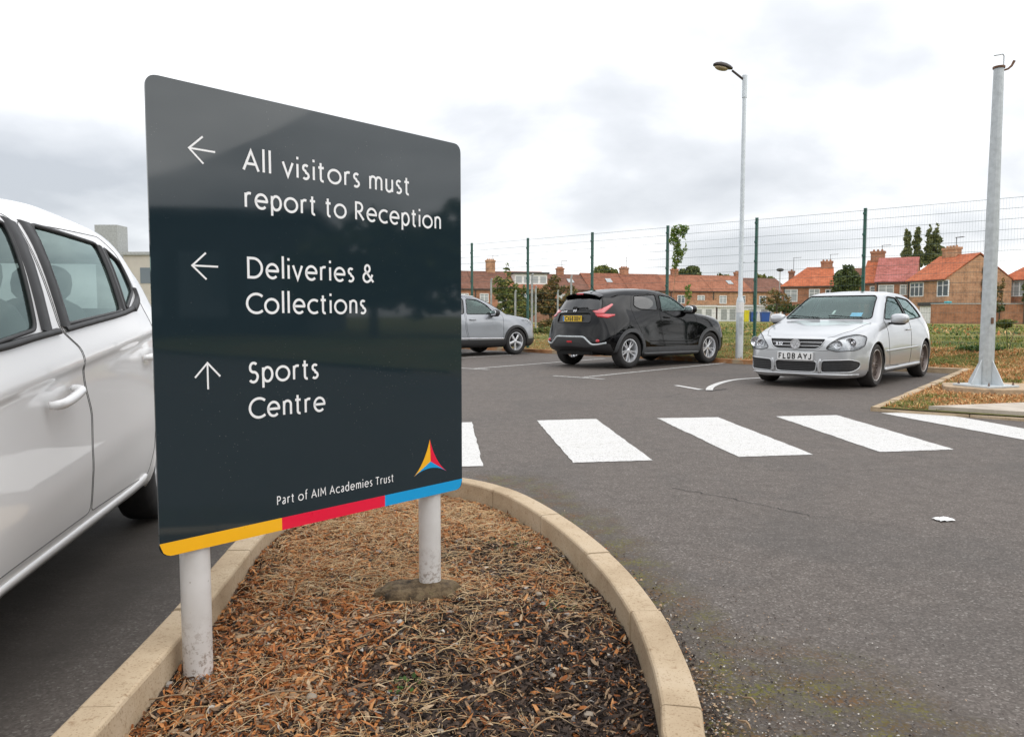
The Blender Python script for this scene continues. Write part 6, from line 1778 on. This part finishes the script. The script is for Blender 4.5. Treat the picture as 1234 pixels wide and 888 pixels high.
    h_, _ = B.ray('B', 0, 1.075); mb = MB(); mb.tube([B.ray('B', lerp(-.36, .36, k / 8), 1.068)[0] + Vector((.006, 0, 0)) for k in range(9)], .013, 6); mb.build('tailgate_handle', M['paint_black'], root, True)
    h_, _ = B.ray('B', 0, 1.10); mb = MB(); Mx = Matrix.Translation(h_ + Vector((.004, 0, .008))) @ Matrix.Rotation(math.pi / 2 - .3, 4, 'Y')
    mb.lathe([(.034, 0), (.040, .004), (.040, .008), (.032, .008), (.032, .002)], 24, Mx, True); mb.box(-.008, .008, -.045, .045, .002, .009, Mx); mb.build('emblem', M['chrome'], root)
    fnr = lambda u, v, l: (B.ray('B', u, 1.073 + v)[0] + Vector((.012, 0, 0)))
    text_mb('JUKE', -.42, -.22, .010, .026, .007, fnr).build('badge', M['chrome'], root) if all(c in G for c in 'JUKE') else None
    # rear spoiler with brake light
    mb = MB(); pts = [B.ray('T', 3.70, y)[0] for y in [lerp(-.47, .47, k / 12) for k in range(13)]]
    vs = []
    for p in pts:
        e_ = 1 - (abs(p.y) / .52) ** 4 * .5
        vs += [p + Vector((-.12, 0, .004)), p + Vector((0, 0, .014)), p + Vector((.16 * e_, 0, -.012)), p + Vector((.155 * e_, 0, -.035)), p + Vector((-.02, 0, -.035))]
    mb.add(vs, [(5 * i + k, 5 * i + (k + 1) % 5, 5 * i + 5 + (k + 1) % 5, 5 * i + 5 + k) for i in range(12) for k in range(5)]); sp2 = mb.build('spoiler', M['paint_black'], root, auto=.5)
    p = pts[6]; mb = MB(); mb.box(p.x + .150, p.x + .168, -.09, .09, p.z - .040, p.z - .010); mb.build('brake_light', M['red_lens'], sp2, bevel=.004)
    h_, _ = B.ray('B', -.02, 1.155); mb = MB(); mb.ell(h_ + Vector((.015, 0, 0)), (.035, .075, .035), None, 14, 8); wp = mb.build('rear_wiper', M['seam'], root, True)
    pts = [B.ray('B', lerp(0, .30, k / 6), 1.155 + .01 * k / 6)[0] + Vector((.018, 0, 0)) for k in range(7)]; mb = MB(); mb.tube(pts, .009, 6); mb.build('wiper_arm', M['seam'], wp, True)
    mirror(root, 1.58, -.80, 1.10, -1, M['paint_black'], 1.1); mirror(root, 1.58, .80, 1.10, 1, M['paint_black'], 1.1)
    for vi in 'LR':
        sg = -1 if vi == 'L' else 1
        h_, _ = B.ray(vi, 2.22, .98); mb = MB(); mb.tube([h_ + Vector((-.10, sg * .010, 0)), h_ + Vector((-.06, sg * .030, 0)), h_ + Vector((.06, sg * .030, .004)), h_ + Vector((.10, sg * .012, .004))], .014, 8); mb.build('handle', M['paint_black'], dobj[0, vi], True)
        for k, z in enumerate((.435, .50)):
            pts = B.trace(vi, [(1.42, z), (2.80, z + .015)], False, .06, .004); mb = MB(); mb.tube(pts, .010 if k else .016, 6); mb.build('side_strip', M['paint_black'], root, True)
        mb = MB(); mb.tube(B.trace(vi, [(1.24, .265), (2.96, .275)], False, .06, .012), .030, 8); mb.build('side_skirt', M['grey_plastic'], root, True)
        P = sidepoly([(.14, .86), (.50, .965), (.60, 1.0), (.50, 1.03), (.2, .95)], .02)
        B.trim('front_lamp', vi, P, .012, M['lamp_chrome'])
    mb = MB(); mb.box(1.30, 3.75, -.72, .72, .32, .44); mb.box(1.20, 1.70, -.70, .70, .44, 1.05); mb.box(3.2, 3.7, -.6, .6, .44, 1.0); mb.build('dashboard', M['interior'], root)
    seats(root, 1.30, .45, ((.72, .36), (1.55, .36)))
    for x in ax:
        for sg in (-1, 1): wheel(root, x, sg * .765, sg, .338, .22, .225, 5, M['alloy'], M['rubber'], 'double')
    mb = MB(); mb.box(3.70, 3.98, -.45, .45, .25, .40); mb.tube([(3.8, .35, .30), (4.0, .38, .29)], .03, 8); mb.build('underbody', M['seam'], root)
    mb = MB(); mb.tube([(3.35, -.1, 1.515), (3.46, -.1, 1.62)], .006, 5); mb.build('aerial', M['seam'], root)
    root.scale = (1.045,) * 3
    return root
G['U'] = (.6, [[(.06, 1), (.06, .28)] + arc(.3, .28, .24, .28, 180, 360, 10) + [(.54, 1)]])
G['K'] = (.55, [[(.06, 0), (.06, 1)], [(.5, 1), (.08, .5), (.52, 0)]])
G['E'] = (.48, [[(.46, 1), (.06, 1), (.06, 0), (.46, 0)], [(.06, .52), (.4, .52)]])
j = black_crossover()
hj = Vector((.77, .64)).normalized()
place(j, (3.36 * 1.045, .80 * 1.045), (2.33, 15.38), hj)

# ================================ grey SUV half hidden by the sign
def grey_suv():
    root = empty('suv_car', (0, 0, 0), 0, 'grey SUV with black wheel arch trim, its rear half hidden behind the sign', 'car')
    L = 4.45
    K = dict(
        zt=[(0, .72), (.04, .86), (.1, .95), (.4, 1.03), (.9, 1.10), (1.15, 1.13), (1.3, 1.21), (2.05, 1.55), (2.35, 1.60), (2.8, 1.625), (3.6, 1.59), (4.05, 1.50), (4.3, 1.18), (4.4, 1.0), (4.45, .72)],
        ze=[(0, .68), (.04, .82), (.1, .91), (.4, 1.0), (.9, 1.065), (1.15, 1.09), (1.3, 1.17), (2.05, 1.50), (2.35, 1.55), (2.8, 1.57), (3.6, 1.53), (4.05, 1.44), (4.3, 1.13), (4.4, .95), (4.45, .68)],
        ye=[(0, .5), (.1, .6), (.5, .68), (1.15, .73), (1.3, .72), (2.05, .62), (2.8, .60), (4.05, .56), (4.3, .62), (4.45, .5)],
        zb=[(0, .6), (.1, .82), (.5, .95), (1.15, 1.02), (2.5, 1.05), (3.8, 1.10), (4.3, 1.0), (4.45, .6)],
        yb=[(0, .55), (.1, .7), (.4, .80), (1.1, .85), (3.8, .84), (4.3, .76), (4.45, .6)],
        zm=[(0, .45), (.4, .68), (.93, .78), (1.7, .68), (3, .68), (3.6, .76), (4.45, .45)],
        ym=[(0, .62), (.05, .74), (.2, .83), (.5, .90), (.93, .925), (1.6, .90), (3, .905), (3.6, .925), (4.2, .87), (4.4, .76), (4.45, .64)],
        yl=[(0, .6), (.05, .72), (.2, .82), (.5, .89), (.93, .915), (1.6, .90), (3, .905), (3.6, .915), (4.2, .86), (4.45, .6)],
        zs=[(0, .30), (.3, .22), (3.8, .24), (4.45, .40)])
    B = Body(root, L, K, .034, (.18, 1.0), (.12, .7), .92)
    ax = (.93, 3.60); Ra = .385; az = .36
    d1 = sidepoly([(1.40, .32), (2.50, .32), (2.60, .7), (2.60, 1.08), (2.50, 1.53), (2.1, 1.50), (1.55, 1.18), (1.36, 1.05)], .06)
    d2 = sidepoly([(2.54, .32), (3.2, .32), (3.4, .8), (3.45, 1.1), (3.3, 1.50), (2.54, 1.54), (2.64, 1.08), (2.64, .7)], .06)
    w1 = sidepoly([(1.60, 1.10), (2.56, 1.10), (2.48, 1.50), (2.12, 1.475), (1.85, 1.34)], .05)
    w2 = sidepoly([(2.66, 1.10), (3.38, 1.12), (3.24, 1.46), (2.58, 1.505)], .05)
    ws = sidepoly([(-.70, 1.17), (.70, 1.17), (.58, 1.51), (-.58, 1.51)], .06)
    rs = sidepoly([(-.6, 1.15), (.6, 1.15), (.5, 1.42), (-.5, 1.42)], .06)
    def ring(cx_, r): return [(cx_ + r * math.cos(math.radians(q)), az + r * math.sin(math.radians(q))) for q in range(-12, 193, 6)]
    clad = [ring(ax[0], Ra + .06), ring(ax[1], Ra + .06), sidepoly([(1.05, .10), (3.4, .10), (3.4, .43), (1.05, .41)], .01), sidepoly([(0, .1), (.7, .1), (.7, .42), (0, .44)], .01)]
    reg = shell(B, 0, ax, Ra, 0, [w1, w2], [d1, d2], wscreen=ws, rscreen=rs, archz=az, clad=clad)
    lampP = sidepoly([(.20, .84), (.32, .79), (.60, .86), (.72, .94), (.50, .95), (.24, .90)], .02)
    for v in 'LR': reg['hl', v] = B.cut(v, lampP, 'headlight')
    gr = sidepoly([(-.52, .85), (.52, .85), (.45, .55), (-.45, .55)], .06); reg['gr'] = B.cut('F', gr, 'grille', lim=.5)
    body, dobj = finish(B, reg, M['paint_grey'], ['glass_clear', 'glass_tint'], ('glass_clear', 'glass_tint'), [w1, w2], [d1, d2], ax, Ra, az, M['seam'], ws, rs, M['black_plastic'], .014, W=.92, cladmat=M['black_plastic'])
    B.make(reg['gr'], M['black_plastic'], 'grille'); B.trim('grille_surround', 'F', gr, .012, M['chrome'])
    for v in 'LR':
        hb = B.make(reg['hl', v], M['lamp_glass'], 'headlight'); B.make(reg['hl', v], M['lamp_chrome'], 'reflector', hb, shift=(.02, -.02 if v == 'R' else .02, 0))
        sg = -1 if v == 'L' else 1
        mb = MB(); mb.tube(B.trace(v, [(1.36, .445), (2.3, .46), (3.2, .47)], False, .06, .006), .014, 6); mb.build('chrome_strip', M['chrome'], root, True)
        mb = MB(); mb.tube(B.trace(v, [(1.75, 1.50), (2.1, 1.545), (2.6, 1.58), (3.4, 1.57)], False, .06, .02), .014, 6); mb.build('roof_rail', M['chrome'], root, True)
        h_, _ = B.ray(v, 2.40, .95); mb = MB(); mb.tube([h_ + Vector((-.10, sg * .010, 0)), h_ + Vector((-.06, sg * .032, 0)), h_ + Vector((.06, sg * .032, .004)), h_ + Vector((.10, sg * .012, .004))], .015, 8); mb.build('handle', M['paint_grey'], dobj[0, v], True)
    B.trim('bonnet_gap', 'T', [(.30, .60), (.7, .70), (1.2, .745)], .006, M['seam'], closed=False)
    B.trim('bonnet_gap', 'T', [(.30, -.60), (.7, -.70), (1.2, -.745)], .006, M['seam'], closed=False)
    mirror(root, 1.72, -.86, 1.09, -1, M['black_plastic'], 1.15); mirror(root, 1.72, .86, 1.09, 1, M['black_plastic'], 1.15)
    mb = MB(); mb.box(1.4, 4.1, -.76, .76, .30, .44); mb.box(1.35, 1.9, -.75, .75, .44, 1.04); mb.build('dashboard', M['interior'], root)
    seats(root, 1.50, .46, ((.72, .38), (1.55, .38)))
    for x in ax:
        for sg in (-1, 1): wheel(root, x, sg * .80, sg, .358, .23, .245, 5, M['alloy'], M['rubber'], 'five')
    return root
s_ = grey_suv()
place(s_, (.93, .84), (.08, 21.0), hj)

# ================================ white five-door hatchback close on the left
def white_hatch():
    root = empty('hatchback_car', (0, 0, 0), 0, 'white five door hatchback close on the left, cut off by the photo edge', 'car')
    L = 4.0
    K = dict(
        zt=[(0, .60), (.03, .70), (.1, .78), (.4, .88), (.75, .96), (.92, 1.0), (1.02, 1.06), (1.70, 1.40), (2.0, 1.46), (2.5, 1.505), (3.0, 1.50), (3.5, 1.45), (3.68, 1.41), (3.82, 1.12), (3.9, .96), (3.95, .86), (4.0, .62)],
        ze=[(0, .56), (.03, .66), (.1, .74), (.4, .85), (.75, .93), (.92, .97), (1.02, 1.03), (1.70, 1.355), (2.0, 1.41), (2.5, 1.455), (3.0, 1.445), (3.5, 1.385), (3.68, 1.34), (3.82, 1.07), (3.9, .92), (4.0, .58)],
        ye=[(0, .45), (.1, .56), (.4, .62), (.92, .69), (1.02, .68), (1.70, .625), (2.5, .615), (3.2, .60), (3.68, .54), (3.82, .58), (3.9, .60), (4.0, .46)],
        zb=[(0, .50), (.1, .68), (.4, .80), (1.02, .90), (1.6, .945), (2.2, .99), (2.9, 1.05), (3.5, 1.07), (3.8, .98), (3.9, .85), (4.0, .55)],
        yb=[(0, .5), (.1, .66), (.3, .73), (1.02, .79), (2, .80), (2.9, .79), (3.5, .745), (3.8, .70), (4.0, .54)],
        zm=[(0, .40), (.3, .56), (.8, .66), (1.6, .72), (2.6, .80), (3.1, .80), (3.6, .66), (4.0, .42)],
        ym=[(0, .55), (.05, .66), (.2, .76), (.5, .82), (.8, .84), (1.6, .828), (2.6, .830), (3.3, .838), (3.7, .80), (3.9, .72), (4.0, .58)],
        yl=[(0, .53), (.05, .64), (.2, .74), (.5, .81), (.8, .83), (1.6, .805), (2.6, .808), (3.3, .83), (3.7, .79), (4.0, .56)],
        zs=[(0, .22), (.2, .18), (.8, .19), (3.3, .21), (3.7, .26), (4.0, .34)])
    def press(x, y, z):
        if abs(y) < .5 or x < .9 or x > 3.7: return 0
        zc_ = .815 + (x - 1.50) * .0955; t_ = z - zc_
        a = .011 * math.exp(-(t_ / .07) ** 2) if t_ > 0 else .011 * math.exp(-(t_ / .020) ** 2)
        z2 = .42 + (x - 1.5) * .10; u_ = z - z2
        a += .004 * (math.exp(-(u_ / .05) ** 2) if u_ < 0 else math.exp(-(u_ / .10) ** 2)) * min(1, max(0, (x - 1.2) / .5))
        a *= min(1, (3.7 - x) / .3, (x - .9) / .3)
        for hx, hz in ((1.93, .775), (3.03, .87)): a -= .005 * math.exp(-(((x - hx) / .055) ** 2 + ((z - hz) / .045) ** 2))
        return math.copysign(a, y)
    B = Body(root, L, K, .026, (.16, .9), (.14, .8), .84, (3, 3, 16, 22, 14, 6, 6), press)
    place(root, (3.27, -.835), (-1.775, 3.87), Vector((.19, -.98)).normalized())
    mw = Matrix.Translation(root.location) @ Matrix.Rotation(root.rotation_euler.z, 4, 'Z'); mi = mw.inverted()
    def onbody(px, py):
        r = Vector(((px - 617) / 920, 1, -(py - 444) / 920)); c, s2 = math.cos(PITCH), math.sin(PITCH)
        d = Vector((r.x, c + r.z * s2, -s2 + r.z * c)); o = mi @ Vector((0, 0, 1.05)); d = (mi.to_3x3() @ d).normalized()
        h_, *_ = B.bvh.ray_cast(o, d)
        return (h_.x, h_.z) if h_ else None
    def pp_(pts): return [onbody(*p) if len(p) == 2 else (p[0], p[1]) for p in pts]
    for nm, P in (('rg', [(35, 270), (115, 294), (146, 375), (79, 391)]), ('qg', [(122, 296), (140, 312), (158, 350), (152, 373)]), ('div', [(15, 266), (72, 396)]), ('fg', [(3, 266), (43, 396)]), ('fr', [(0, 418), (163, 369), (164, 355)])):
        print('WH', nm, [onbody(*p) for p in P])
    ax = (.80, 3.36); Ra = .325; az = .30
    rg = onbody(35, 270); rg2 = onbody(115, 294); rg3 = onbody(146, 375); rg4 = onbody(79, 391)
    q1, q2, q3, q4 = onbody(123, 298), onbody(143, 316), onbody(159, 351), onbody(152, 373)
    f1, f2 = onbody(3, 267), onbody(43, 397); f3 = onbody(0, 412)
    rearw = sidepoly([rg4, rg3, rg2, rg], .035); quart = sidepoly([q4, q3, q2, q1], .03)
    frontw = sidepoly([(1.12, .915), f3, f2, f1, (1.78, 1.335), (1.45, 1.16)], .035)
    sA = [(2.13, .99)] + [onbody(*p) for p in ((97, 420), (101, 462), (110, 497), (111, 544), (108, 617))]
    top = onbody(15, 266)
    d1 = sidepoly([(1.02, .30), sA[-1], sA[-2], sA[-3], sA[-4], sA[-5], onbody(72, 397), top, (2.0, 1.40), (1.70, 1.345), (1.02, .95)], .03, 3)
    d2b = [(p[0] + .012, p[1]) for p in (sA[-1], sA[-2], sA[-3], sA[-4], sA[-5], onbody(72, 397), top)]
    d2 = [(2.95, .30)] + [(3.02, .42), (3.05, .62), (3.17, .80), (3.22, 1.05), (q3[0] + .05, q3[1] + .03), (q2[0] + .03, q2[1] + .04), (q1[0] + .05, q1[1] + .05)] + d2b[::-1]
    d2 = sidepoly(d2, .03, 3)
    ws = sidepoly([(-.62, 1.02), (.62, 1.02), (.56, 1.36), (-.56, 1.36)], .06)
    rs = sidepoly([(-.52, 1.08), (.52, 1.08), (.46, 1.34), (-.46, 1.34)], .06)
    reg = shell(B, 0, ax, Ra, 0, [frontw, rearw, quart], [d1, d2], wscreen=ws, rscreen=rs, archz=az)
    body, dobj = finish(B, reg, M['paint_white'], ['glass_clear'] * 3, ('glass_clear', 'glass_tint'), [frontw, rearw, quart], [d1, d2], ax, Ra, az, M['black_plastic'], ws, rs, M['paint_white'], .009, seal=.008, W=.84, gapr=.0019)
    # black window frame band and B pillar covers
    def strip(name, pts, w, mat, out=.006):
        """flat band following the body along side points (x, z)"""
        for v, sg in (('L', -1), ('R', 1)):
            P = catmull([Vector((*p, 0)) for p in pts], 5); vs = []
            for i, p in enumerate(P):
                d = (P[min(i + 1, len(P) - 1)] - P[max(i - 1, 0)]).normalized(); n_ = Vector((-d.y, d.x, 0))
                for q, o_ in ((-w / 2, 0), (-w / 2 * .8, out), (w / 2 * .8, out), (w / 2, 0)):
                    a = p + n_ * q; h_, nn = B.ray(v, a.x, a.y); vs.append(h_ + Vector((0, sg * o_, 0)))
            mb = MB(); mb.add(vs, [(4 * i + k, 4 * i + k + 1, 4 * i + 5 + k, 4 * i + 4 + k) for i in range(len(P) - 1) for k in range(3)])
            mb.build(name, mat, root, True)
    mid = lambda a, b, t_=.5: (lerp(a[0], b[0], t_), lerp(a[1], b[1], t_))
    a0, a1 = onbody(4, 264), onbody(46, 401); b0, b1 = onbody(14, 264), onbody(68, 399); c0, c1 = onbody(20, 265), onbody(76, 396); e0, e1 = onbody(34, 268), onbody(82, 392)
    strip('pillar_cover', [mid(a0, b0, .45), mid(a1, b1, .45)], .075, M['black_plastic'], .008)
    strip('pillar_cover', [mid(c0, e0), mid(c1, e1)], .075, M['black_plastic'], .008)
    strip('waist_seal', [(1.1, .915), (1.4, .945), onbody(0, 419), onbody(40, 407), onbody(70, 399)], .022, M['black_plastic'], .012)
    strip('waist_seal', [onbody(78, 397), onbody(110, 388), onbody(146, 378), onbody(160, 371)], .022, M['black_plastic'], .012)
    strip('quarter_divider', [mid(rg3, q4), mid(rg2, q1)], .035, M['black_plastic'], .008)
    strip('quarter_cap', [onbody(160, 372), onbody(164, 360), onbody(160, 347)], .03, M['black_plastic'], .014)
    # handles
    for v, sg in (('L', -1), ('R', 1)):
        for (hp, di) in ((onbody(72, 479), 0), ((3.03, .87), 1)):
            h_, _ = B.ray(v, *hp)
            h_ = h_ + Vector((0, sg * .010, 0))
            mb = MB(); P = [h_ + Vector((dx, sg * oy, dz)) for dx, oy, dz in ((-.100, -.004, -.016), (-.092, .026, -.014), (-.04, .036, -.006), (.04, .036, .008), (.085, .028, .018), (.105, -.004, .022))]
            mb.tube(catmull(P, 3), [.013] * 2 + [.0165] * 12 + [.014] * 2 if len(catmull(P, 3)) == 16 else .0130, 10); mb.build('handle', M['paint_white'], dobj[di, v], True)
    # pressed crease and sill
    def ridge(name, pts, r, out=0.0):
        for v in 'LR': B.trim(name, v, pts, r, M['paint_white'], closed=False, off=out)
    cr_ = [onbody(0, 482), onbody(50, 459), onbody(95, 440)]
    cr2 = [onbody(101, 438), onbody(140, 420), onbody(178, 404), (3.25, .985)]
    strip('sill_trim', [(1.16, .235), (1.6, .242), (2.2, .25), (2.7, .258), (2.92, .285)], .062, M['paint_white'], .012)
    mirror(root, .84, -.76, .96, -1, M['paint_white'], .9); mirror(root, .84, .76, .96, 1, M['paint_white'], .9)
    gr = sidepoly([(-.5, .60), (.5, .60), (.45, .40), (-.45, .40)], .06)
    mb = MB(); mb.box(1.15, 3.7, -.68, .68, .28, .40); mb.box(1.1, 1.55, -.66, .66, .40, .93); mb.box(3.0, 3.6, -.6, .6, .40, .90); mb.build('dashboard', M['interior'], root)
    seats(root, 1.25, .38, ((.75, .36), (1.52, .34)))
    for x in ax:
        for sg in (-1, 1): wheel(root, x, sg * .72, sg, .295, .19, .19, 7, M['alloy'], M['rubber'], 'five')
    return root
white_hatch()
